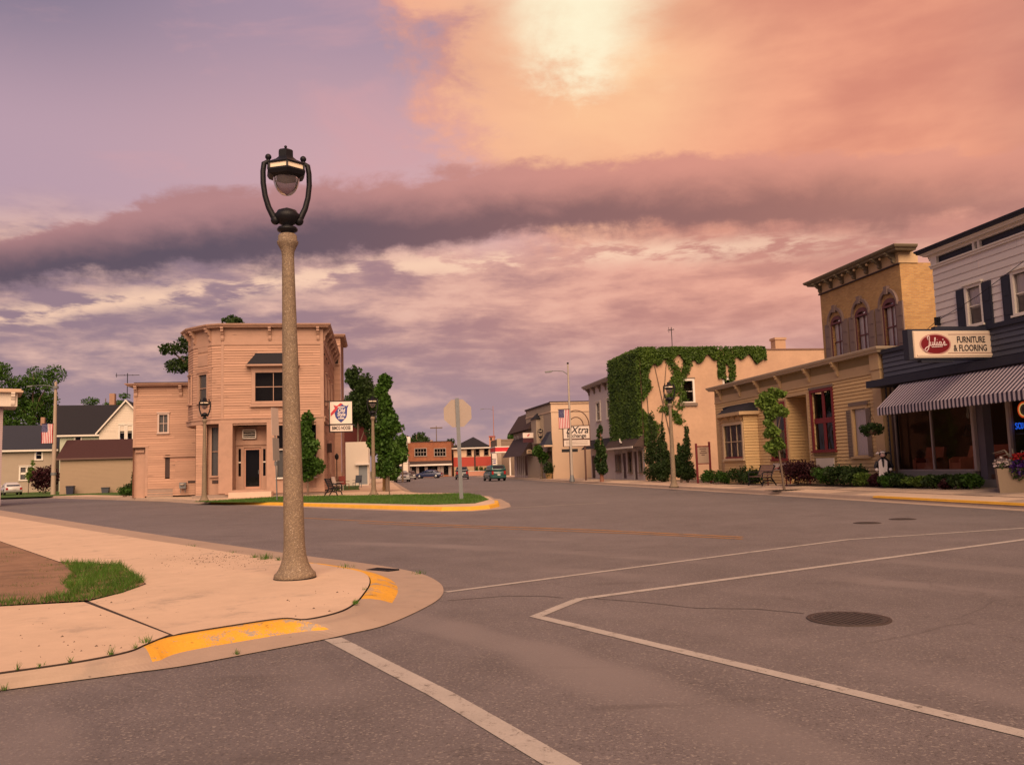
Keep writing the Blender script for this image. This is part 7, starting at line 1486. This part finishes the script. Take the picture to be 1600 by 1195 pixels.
# ================================================================== TREES AND PLANTING
def bl_round(cz, rx, rz, n, br=.4): return lambda rng: crown_blobs(rng, 0, 0, cz, rx, rx, rz, n, br)
def bl_column(z0, z1, r_, n, taper=.25, wob=.25):
    def g(rng):
        o = []
        for i in range(n):
            u_ = (i + rng.uniform(0, 1)) / n; rr = r_ * (1 - taper * u_) * (.55 + .45 * math.sin(math.pi * min(1, u_ * 1.2 + .1))); a = rng.uniform(0, 6.28); q = rng.uniform(.1, .6) * rr; o.append((q * math.cos(a) + rng.normal() * wob * .1, q * math.sin(a), z0 + (z1 - z0) * u_, rr * .7, rr * .7, (z1 - z0) / n * 1.25))
        return o
    return g
def at_px(px, y, z=.15): return at_y(px, y, z)
def htop(px, py, y): d = ray(px, py); return HC + d.z / d.y * y
tree('broad_tree', at_px(48, 132), htop(48, 556, 132) - .15, 'broad loose-leaved tree rising behind the tan house', blobs=bl_round(13.2, 7.2, 7.6, 34, .26), n=16000, leaf=.33, mt=LEAF_MID, seed=11, r=.35, limbs=14, trunk_h=.2)
tree('broad_tree', at_px(-20, 128), htop(-10, 552, 128) - .15, 'loose-leaved tree cut off by the left edge behind the tan house', blobs=bl_round(13.5, 7.0, 7.2, 30, .27), n=12000, leaf=.34, mt=LEAF_MID, seed=12, r=.35, limbs=12, trunk_h=.2)
tree('leafy_tree', at_px(163, 140), htop(163, 600, 140) - .15, 'green tree behind the chimney of the gabled house', blobs=bl_round(12.5, 5.2, 3.6, 18, .33), n=9000, leaf=.3, mt=LEAF_MID, seed=13, r=.35)
tree('maple_tree', at_px(318, 84), htop(365, 487, 84) - .15, 'dark maple rising behind the pink building roof', blobs=lambda rng: crown_blobs(rng, -.2, 0, 12.6, 4.6, 4, 3.4, 18, .36) + crown_blobs(rng, at_px(366, 84).x - at_px(318, 84).x, 0, htop(366, 500, 84) - .4, 1.5, 2, 1.0, 10, .38), n=15000, leaf=.29, mt=LEAF_DARK, seed=14, r=.4)
tree('maple_tree', at_px(560, 86), htop(556, 566, 86) - .15, 'dark maple beside the rear wing of the pink building', blobs=lambda rng: crown_blobs(rng, .3, 0, 8.0, 1.7, 1.8, 3.4, 26, .5) + crown_blobs(rng, -.3, 0, 11.2, 1.1, 1.2, 1.3, 10, .5), n=15000, leaf=.27, mt=LEAF_DARK, seed=15, r=.13)
tree('column_tree', at_px(481, 51.5), htop(481, 650, 51.5) - .15, 'clipped column tree in front of the pink shop window', blobs=bl_column(1.1, 4.8, .86, 9, -.1), n=4600, leaf=.2, mt=LEAF_MID, seed=16, r=.06, limbs=3, group='column trees')
tree('column_tree', at_px(605, 54.5), htop(603, 586, 54.5) - .15, 'tall dense column tree beside the street lamp', blobs=bl_column(.9, 7.6, 1.22, 15, .08), n=12500, leaf=.24, mt=LEAF_MID, seed=17, r=.11, limbs=5, group='column trees')
tree('young_tree', at_px(608, 47.5), htop(608, 722, 47.5) - .15, 'small young tree at the foot of the tall column tree', blobs=bl_round(1.45, .5, .55, 8, .5), n=900, leaf=.14, mt=LEAF_MID, seed=18, r=.035, limbs=3)
tree('street_tree', at_px(629, 98), htop(629, 652, 98) - .15, 'loose street tree beyond the tall column tree', blobs=bl_round(4.4, .9, 1.8, 12, .45), n=2400, leaf=.28, mt=LEAF_MID, seed=19, r=.1)
for i, (px, y, py, rx, lb) in enumerate(((652, 185, 668, 4.2, 'green tree above the roof left of the rust brick shop'), (640, 175, 676, 3.6, 'lower green tree beside the far utility pole'), (713, 190, 684, 3.2, 'green tree between the rust brick shop and the hipped roof'), (818, 150, 672, 3.0, 'green tree behind the brown block and red canopy'), (790, 215, 686, 4., 'far green tree over the red tower'), (600, 150, 640, 4.5, 'green tree mass behind the tall column tree'), (575, 140, 640, 4.5, 'dark green tree behind the red barn'))):
    hh = htop(px, py, y) - .15; tree('distant_tree', at_px(px, y), hh, lb, blobs=bl_round(hh * .62, rx, hh * .36, 14, .36), n=2600, leaf=.6, mt=LEAF_MID if i % 2 else LEAF_DARK, seed=30 + i, r=.3, group='distant trees')
def row_pt(px, t_, z=.15):
    d = ray(px, 740); k_ = t_ / (d.x * VS.x + d.y * VS.y); return Vector((d.x * k_, d.y * k_, z))
tree('column_tree', row_pt(940, 16.95), htop(939, 661, row_pt(940, 16.95).y) - .15, 'pointed column tree on the kerb before the white shop', blobs=bl_column(.7, 4.1, .75, 9, .5), n=3400, leaf=.2, mt=LEAF_DARK, seed=50, r=.14, limbs=3, group='column trees', bark=mat('reddish_bark', (.22, .10, .07), .9, .2, 6))
tree('young_tree', row_pt(847, 16.95), htop(847, 698, row_pt(847, 16.95).y) - .15, 'small leafy tree on the kerb before the tan shop', blobs=bl_round(2.6, .9, 1.2, 10, .48), n=2200, leaf=.22, mt=LEAF_MID, seed=51, r=.05)
shrub('round_shrub', row_pt(858, 17.5), .7, .7, 1.9, 'round dark shrub in a tub by the tan shop entrance', LEAF_DARK, 900, .16, 52); t = thing('tub', row_pt(858, 17.5, .15), 0, 'brown tub under the round dark shrub', 'planter'); MB().lathe([(.3, 0), (.4, .5), (.42, .55), (.36, .55)], 16).build('pot', TANP, t); MB().lathe([(.36, .5), (.01, .52)], 16).build('soil', SOIL, t)
for px, t_, w_, py, sd_, lb in ((1021, 20.0, 1.1, 640, 53, 'tallest arborvitae at the corner of the stucco building'), (1038, 19.7, .8, 662, 54, 'slim arborvitae just left of the harp lamp'), (1034, 19.2, .85, 682, 59, 'low front arborvitae left of the harp lamp'), (1074, 19.8, .95, 664, 55, 'broad pointed arborvitae right of the harp lamp'), (1064, 19.4, .7, 692, 56, 'low arborvitae behind the harp lamp post')):
    p_ = row_pt(px, t_); hh = htop(px, py, p_.y) - .15
    tree('arborvitae', p_, hh, lb, blobs=bl_column(.25, hh * .97, w_, 12, .62, .1), n=4200, leaf=.17, mt=LEAF_BLUE, seed=sd_, r=.07, limbs=2, asp=.4, group='arborvitae by the stucco wall')
p_ = row_pt(1224, 17.0); k_ = p_.y / FPX
tree('young_tree', p_, htop(1211, 604, p_.y) - .15, 'thin young street tree with separate leaf clumps before the ochre building', blobs=lambda rng: [(a * k_ + rng.normal() * .03, rng.normal() * .1, z_ * k_, r_ * k_, r_ * k_, r_ * k_ * .8) for a, z_, r_ in ((-7, 152, 11), (-22, 148, 9), (-14, 142, 12), (6, 150, 8), (-30, 137, 7), (-26, 143, 6), (-16, 130, 13), (-4, 126, 12), (4, 122, 9), (-14, 116, 10), (-18, 104, 8), (-12, 92, 11), (-20, 88, 7), (-8, 76, 10), (-14, 68, 11), (-2, 70, 8), (-10, 60, 8))], n=3600, leaf=.15, mt=LEAF_LIME, seed=57, r=.05, limbs=6, lean=(-.085, 0))
GREENS = (('tree_grate', 0),)
t = thing('tree_grate', Vector((p_.x, p_.y, zr(33, 17.3) + .004)), ANG_F, 'dark iron grate around the thin young street tree', 'grate')
for k_ in range(9): MB().box(-.7 + k_ * .165, -.6 + k_ * .165, -.4, .4, 0, .02).build('bar', BLACKIRON, t)
# beds along the shop fronts
def bed_pt(px, t_): p_ = row_pt(px, t_, 0); s_, _ = to_st(p_); p_.z = zr(s_, t_); return p_
mb = MB()
for a, b in ((28.2, 33), (33, 38.4), (38.4, 41), (41, 46.5)):
    if (a, b) != (38.4, 41): mb.face([ST(a, 19.3, zr(a, 19.3) + .012), ST(a, 20.48, zr(a, 20.4) + .012), ST(b, 20.48, zr(b, 20.4) + .012), ST(b, 19.3, zr(b, 19.3) + .012)])
fix(setting(mb.build('planting_bed', SOIL)))
shr = [(1112, 19.7, .75, .75, LEAF_MID, 'clipped green shrub below the notice board'), (1133, 19.6, .6, .6, LEAF_MID, 'low green shrub under the bay window, its left end'), (1158, 19.6, .75, .85, LEAF_DARK, 'dark rounded shrub under the bay window'), (1173, 19.7, .5, .65, LEAF_DARK, 'small dark shrub beside the wooden bench'), (1294, 19.6, .6, .7, LEAF_MID, 'spreading green shrub right of the purple barberry'), (1312, 19.6, .65, .75, LEAF_DARK, 'dark green shrub below the tall red window'), (1333, 19.6, .6, .75, LEAF_DARK, 'dark green shrub below the shuttered window'), (1349, 19.5, .45, .5, LEAF_LIME, 'pale hosta in front of the shuttered window'), (1368, 19.6, .3, .45, LEAF_PURPLE, 'small red leaved plant beside the pale hosta'), (1390, 19.5, .4, .5, LEAF_MID, 'leafy plant at the foot of the statue'), (1412, 19.6, .5, .55, LEAF_DARK, 'dark leafy plant under the left shop window'), (1436, 19.6, .5, .5, LEAF_LIME, 'pale green plant under the shop window mullion'), (1458, 19.6, .5, .55, LEAF_DARK, 'dark low plant in the middle of the shop bed'), (1478, 19.5, .3, .4, LEAF_PURPLE, 'small crimson plant in the shop bed'), (1500, 19.7, .5, .6, LEAF_DARK, 'dark plant beside the shop pier'), (1398, 19.9, .4, .6, LEAF_DARK, 'dark plant behind the statue foot'), (1516, 19.8, .35, .6, LEAF_MID, 'end plant of the shop bed beside the threshold')]
for i, (px, t_, r_, h_, m_, lb) in enumerate(shr): shrub('bed_shrub', bed_pt(px, t_), r_ * 1.15, r_ * .9, h_ * (1.2 if px < 1380 else .9), lb, m_, 1700, .11, 70 + i, group='shrubs in the shop beds')
shrub('barberry', bed_pt(1256, 19.4), 1.25, .95, 1.25, 'large dark purple barberry beside the steps of the ochre building', LEAF_PURPLE, 4500, .10, 95, 16)
for i, (px, dz, c_) in enumerate(((1421, .45, 'red'), (1445, .5, 'red'), (1470, .5, 'coral'))): pass
rng = np.random.default_rng(7)
FLOWER = {n: mat_leaf('petal_' + n, c1, c2, .2) for n, c1, c2 in (('red', (.35, .01, .01), (.55, .03, .03)), ('purple', (.035, .008, .10), (.07, .02, .17)), ('white', (.42, .34, .34), (.6, .5, .48)))}
# big planter of flowers at the kerb
p_ = G(1561, 774.5, .17); f = Frame(Vector((p_.x, p_.y, .17)), R(-27)); t = thing('flower_planter', f.loc, f.ang, 'large square pebbled planter on the pavement at the right edge', 'planter'); k_ = p_.y / FPX; H_ = 42 * k_; Wp = 1.5
mb = MB(); o_ = [(-.02, -.02), (Wp, -.02), (Wp, 1.2), (-.02, 1.2)]; mb.prism([(0.04, 0), (Wp - .04, 0), (Wp, H_), (0, H_)], 'y', 0, 1.2); mb.build('box', mat('tan_aggregate_box', (.27, .205, .145), .85, .2, 30, .5, 60), t); MB().box(.06, Wp - .06, .06, 1.14, H_ + .001, H_ + .02).build('soil', SOIL, t)
def flowers(nm, c, rad, n, m_, lb, size=.07):
    q = f.loc + Matrix.Rotation(f.ang, 3, 'Z') @ Vector(c); t = thing(nm, q, 0, lb, 'flowers', 'flowers in the planter'); P = blob_pts(rng, [(0, 0, 0, *rad)], n); link('petals', leaf_mesh('petals', P, size, rng, m_, asp=.9), t); P = blob_pts(rng, [(0, 0, -.08, rad[0] * .95, rad[1] * .95, rad[2])], n // 2); link('foliage', leaf_mesh('foliage', P, .09, rng, LEAF_DARK), t); MB().tube([(0, 0, -rad[2] - .1), (0, 0, 0)], .02, 5).build('stem', BARK, t)
flowers('white_flowers', (.18, .2, H_ + .16), (.26, .25, .2), 230, FLOWER['white'], 'white flowers spilling over the left corner of the planter'); flowers('purple_petunias', (.62, .02, H_ - .02), (.30, .2, .30), 420, FLOWER['purple'], 'purple trailing petunias hanging over the planter front'); flowers('red_geraniums', (.72, .4, H_ + .33), (.3, .3, .14), 300, FLOWER['red'], 'red geraniums standing at the top of the planter'); flowers('purple_petunias', (1.05, .1, H_ + .05), (.35, .25, .28), 300, FLOWER['purple'], 'purple petunias at the right end of the planter')
t = thing('spike_grass', f.loc + Matrix.Rotation(f.ang, 3, 'Z') @ Vector((.55, .5, H_)), 0, 'arching pale spike grass in the flower planter', 'plant')
for a, l in ((2.9, .75), (2.5, .7), (.4, .7), (1.5, .8), (3.6, .6)): MB().tube([(0, 0, 0), (l * .4 * math.cos(a), l * .2 * math.sin(a), l * .75), (l * .9 * math.cos(a), l * .4 * math.sin(a), l * .62)], [.012, .018, .003], 5).build('blade', mat('spike_leaf', (.30, .27, .22), .6, .1, 3), t)
# hanging basket
f = Frame(ST(31.2, TF, 0), ANG_R); yb = -.9; q = f.loc + Matrix.Rotation(f.ang, 3, 'Z') @ Vector((f.X(1362, 670, yb), yb, f.Zc(1362, 679, yb))); t = thing('hanging_basket', q, 0, 'round hanging basket of dark greenery under the awning end', 'hanging basket'); MB().lathe([(.05, .0), (.2, .05), (.27, .2), (.25, .2)], 16).build('bowl', BARK, t); link('foliage', leaf_mesh('foliage', blob_pts(rng, [(0, 0, .26, .46, .46, .2), (.2, 0, .16, .25, .25, .2), (-.2, 0, .14, .25, .25, .2)], 1500), .09, rng, LEAF_DARK), t)
for a in (0, 2.1, 4.2): MB().tube([(.24 * math.cos(a), .24 * math.sin(a), .2), (0, 0, .85)], .007, 4).build('chain', BLACKIRON, t)
MB().tube([(0, 0, .85), (0, 0, 1.4)], .009, 4).build('hook', BLACKIRON, t)
# left side plants
shrub('purple_shrub', at_px(69, 90), 1.9, 1.5, 3.0, 'dark purple shrub at the corner of the tan house', LEAF_PURPLE, 1800, .3, 101, 10); tree('sapling', at_px(45, 90), 3.6, 'thin sapling beside the windows of the tan house', blobs=bl_round(2.3, .8, 1.3, 7, .42), n=500, leaf=.28, mt=LEAF_LIME, seed=102, r=.04, limbs=3)
shrub('climbing_shrub', at_px(215.5, 60.5), .55, .4, 2.6, 'tall dark shrub against the pink annex corner', LEAF_DARK, 1500, .16, 103, 9); shrub('low_shrub', at_px(196, 62), .7, .5, .8, 'low green shrub beside the garage end', LEAF_MID, 700, .14, 104); shrub('low_shrub', at_px(203, 66), .9, .5, 1.0, 'leafy green shrub between the garage and the annex', LEAF_DARK, 700, .16, 105)

# ================================================================== STREET FURNITURE
def bench(loc_, ang, label, wood, n_end=2, L_=1.6, sc=1.0, cat='bench'):
    t = thing('park_bench', loc_, ang, label, cat, 'benches'); t.scale = (sc,) * 3
    for s_ in (-1, 1):
        x = s_ * (L_ / 2 - .05); e = MB(); e.tube([(x, -.38, 0), (x, -.30, .22), (x, -.34, .42), (x, 0, .40), (x, .12, .44), (x, .24, .72), (x, .34, .98), (x, .28, 1.0)], .035, 7); e.tube([(x, .38, 0), (x, .26, .2), (x, .10, .42)], .035, 7); e.tube([(x, -.30, .2), (x, 0, .27), (x, .26, .2)], .028, 6)
        en = e.build('leg', BLACKIRON, t, True); MB().tube([(x, .24, .68), (x, .0, .66), (x, -.22, .68), (x, -.34, .60), (x, -.32, .42)], .03, 7).build('armrest', BLACKIRON, en, True)
    for k_ in range(5): MB().box(-L_ / 2, L_ / 2, -.34 + k_ * .095, -.265 + k_ * .095, .435, .465).build('slat', wood, t)
    for k_ in range(5): y_, z_ = .15 + k_ * .045, .52 + k_ * .10; MB().prism([(y_, z_), (y_ + .03, z_ - .01), (y_ + .06, z_ + .065), (y_ + .03, z_ + .075)], 'x', -L_ / 2, L_ / 2).build('slat', wood, t)
    return t
bench(G(521, 774, .156), ANG_F + R(82), 'black cast iron bench seen end-on beside the pink building', BLACKIRON, sc=1.0)
b_ = bed_pt(1190, 18.9); bench(b_, ANG_R + R(0), 'wooden slatted bench with iron ends below the ochre building', mat('bench_wood', (.20, .12, .10), .8, .15, 6), sc=1.0)
# notice board on two posts
f = Frame(row_pt(1101, 19.9), ANG_F + R(-12)); x0, x1, z0, z1 = f.X(1090, 715), f.X(1107.5, 715), f.Zc(1099, 723.5), f.Zc(1099, 698); t = thing('notice_board', f.loc, f.ang, 'cream notice board between two dark red posts before the stucco wall', 'sign')
MB().box(x0, x1, -.03, .03, z0, z1).build('board', mat('board_cream', (.42, .31, .23), .7, .05, 2), t); MB().box(x0 - .03, x1 + .03, -.05, .05, z1, z1 + .06).box(x0 - .03, x1 + .03, -.05, .05, z0 - .06, z0).build('frame', OXRED, t)
for xx, zt_ in ((x0 - .06, z1 + .22), (x1 + .06, z1 + .3)): MB().box(xx - .06, xx + .06, -.06, .06, -.1, zt_).build('post', OXRED, t)
for a, b, c in ((.2, .8, .85), (.3, .75, .72), (.2, .85, .60), (.35, .65, .48)): MB().box(x0 + (x1 - x0) * a, x0 + (x1 - x0) * b, -.036, -.031, z0 + (z1 - z0) * c, z0 + (z1 - z0) * (c + .06)).build('text_line', mat('faded_ink', (.16, .10, .08), .8, .1, 3), t)
# painted statue by the store end
f = Frame(ST(31.2, TF, 0), ANG_R); q = f.loc + Matrix.Rotation(f.ang, 3, 'Z') @ Vector((f.X(1382, 740, -.55), -.55, zr(31, 20) + .02)); k_ = q.y / FPX; t = thing('painted_statue', q, R(-28), 'black and white painted waiter-like animal statue holding a cloth by the shop end', 'statue')
SB = mat('statue_black', (.018, .016, .022), .4, .1, 5); SWH = mat('statue_white', (.66, .60, .60), .5, .05, 4); SPK = mat('statue_pink', (.52, .33, .30), .5, .05, 4)
MB().lathe([(.02, .0), (.2, .0), (.23, .25), (.21, .55), (.25, .75), (.22, .98), (.12, 1.08), (.09, 1.12), (.02, 1.14)], 20).build('body', SB, t, True)
hd = MB().ball((0, -.02, 1.24), .15, 14, .14).build('head', SB, t, True); MB().ball((0, -.16, 1.19), .10, 12, .075).build('muzzle', SPK, hd, True); MB().ball((0, -.08, 1.31), .11, 12, .05).build('blaze', SWH, hd, True)
for s_ in (-1, 1):
    MB().tube([(s_ * .12, 0, 1.27), (s_ * .2, 0, 1.29), (s_ * .27, 0, 1.26)], [.03, .05, .012], 8).build('ear', SWH if s_ < 0 else SB, hd, True); MB().tube([(s_ * .07, 0, 1.36), (s_ * .1, 0, 1.43)], [.025, .008], 6).build('horn', SPK, hd, True); MB().ball((s_ * .05, -.135, 1.27), .022, 8).build('eye', SWH, hd, True)
    a = MB().tube([(s_ * .22, .0, .95), (s_ * .31, -.06, .75), (s_ * .26, -.2, .64)], [.07, .06, .05], 9).build('arm', SB, t, True); MB().ball((s_ * .25, -.24, .63), .065, 10).build('hand', SWH, a, True); MB().tube([(s_ * .1, -.02, .0), (s_ * .11, -.12, .03), (s_ * .11, -.2, .02)], [.09, .08, .05], 8).build('foot', SWH if s_ > 0 else SB, t, True)
MB().prism([(-.19, .28), (.12, .42), (.16, .96), (.04, 1.06), (0, .74), (-.06, 1.06), (-.16, .96)], 'y', -.275, -.235).build('apron', SWH, t); MB().prism([(-.03, 1.05), (.05, 1.05), (.035, .78), (0, .7), (-.03, .78)], 'y', -.29, -.276).build('necktie', SB, t)
# odds and ends by the pink side wall
def lawn_chair(loc_, ang, m_, label):
    t = thing('lawn_chair', loc_, ang, label, 'chair', 'chairs by the pink side wall'); MB().box(-.28, .28, -.28, .26, .38, .42).build('seat', m_, t); MB().prism([(.24, .40), (.30, .40), (.46, 1.0), (.40, 1.02)], 'x', -.28, .28).build('backrest', m_, t)
    for x in (-.27, .27):
        for y in (-.26, .26): MB().tube([(x, y, 0), (x, y, .4)], .025, 6).build('leg', m_, t)
        MB().box(x - .04, x + .04, -.3, .32, .60, .63).build('armrest', m_, t)
lawn_chair(ST(67.5, -2.5, .16), ANG_F + R(30), mat('red_wood', (.22, .05, .04), .7, .1, 4), 'dark red wooden chair on the path beside the pink wall'); lawn_chair(ST(62.5, -2.75, .16), ANG_F + R(70), TRIMW, 'white garden chair against the pink side wall'); lawn_chair(ST(72, -1.6, .16), ANG_F + R(-20), mat('slate_plastic', (.07, .085, .11), .6, .1, 4), 'slate blue chair at the end of the path by the white shed')
t = thing('post_lantern', ST(66, -3.0, .16), 0, 'small black lantern on a post by the rear wing of the pink building', 'lamp'); MB().tube([(0, 0, 0), (0, 0, 2.3)], .035, 7).build('post', BLACKIRON, t); MB().lathe([(.06, 2.3), (.15, 2.42), (.16, 2.62), (.06, 2.75), (.01, 2.8)], 8).build('lantern', BLACKIRON, t)
t = thing('post_lantern', ST(61, -1.9, .16), 0, 'x', 'lamp') if False else None
for i, s_ in enumerate((57, 62.5)): t = thing('tree_guard', ST(s_, .55, .15), 0, ('nearer', 'farther')[i] + ' short brown post on the pavement beyond the column tree', 'bollard', 'posts on the far pavement'); MB().lathe([(.16, 0), (.16, .08), (.11, .12), (.10, .95), (.14, 1.0), (.12, 1.1), (.02, 1.16)], 12).build('post', TANP, t, True)
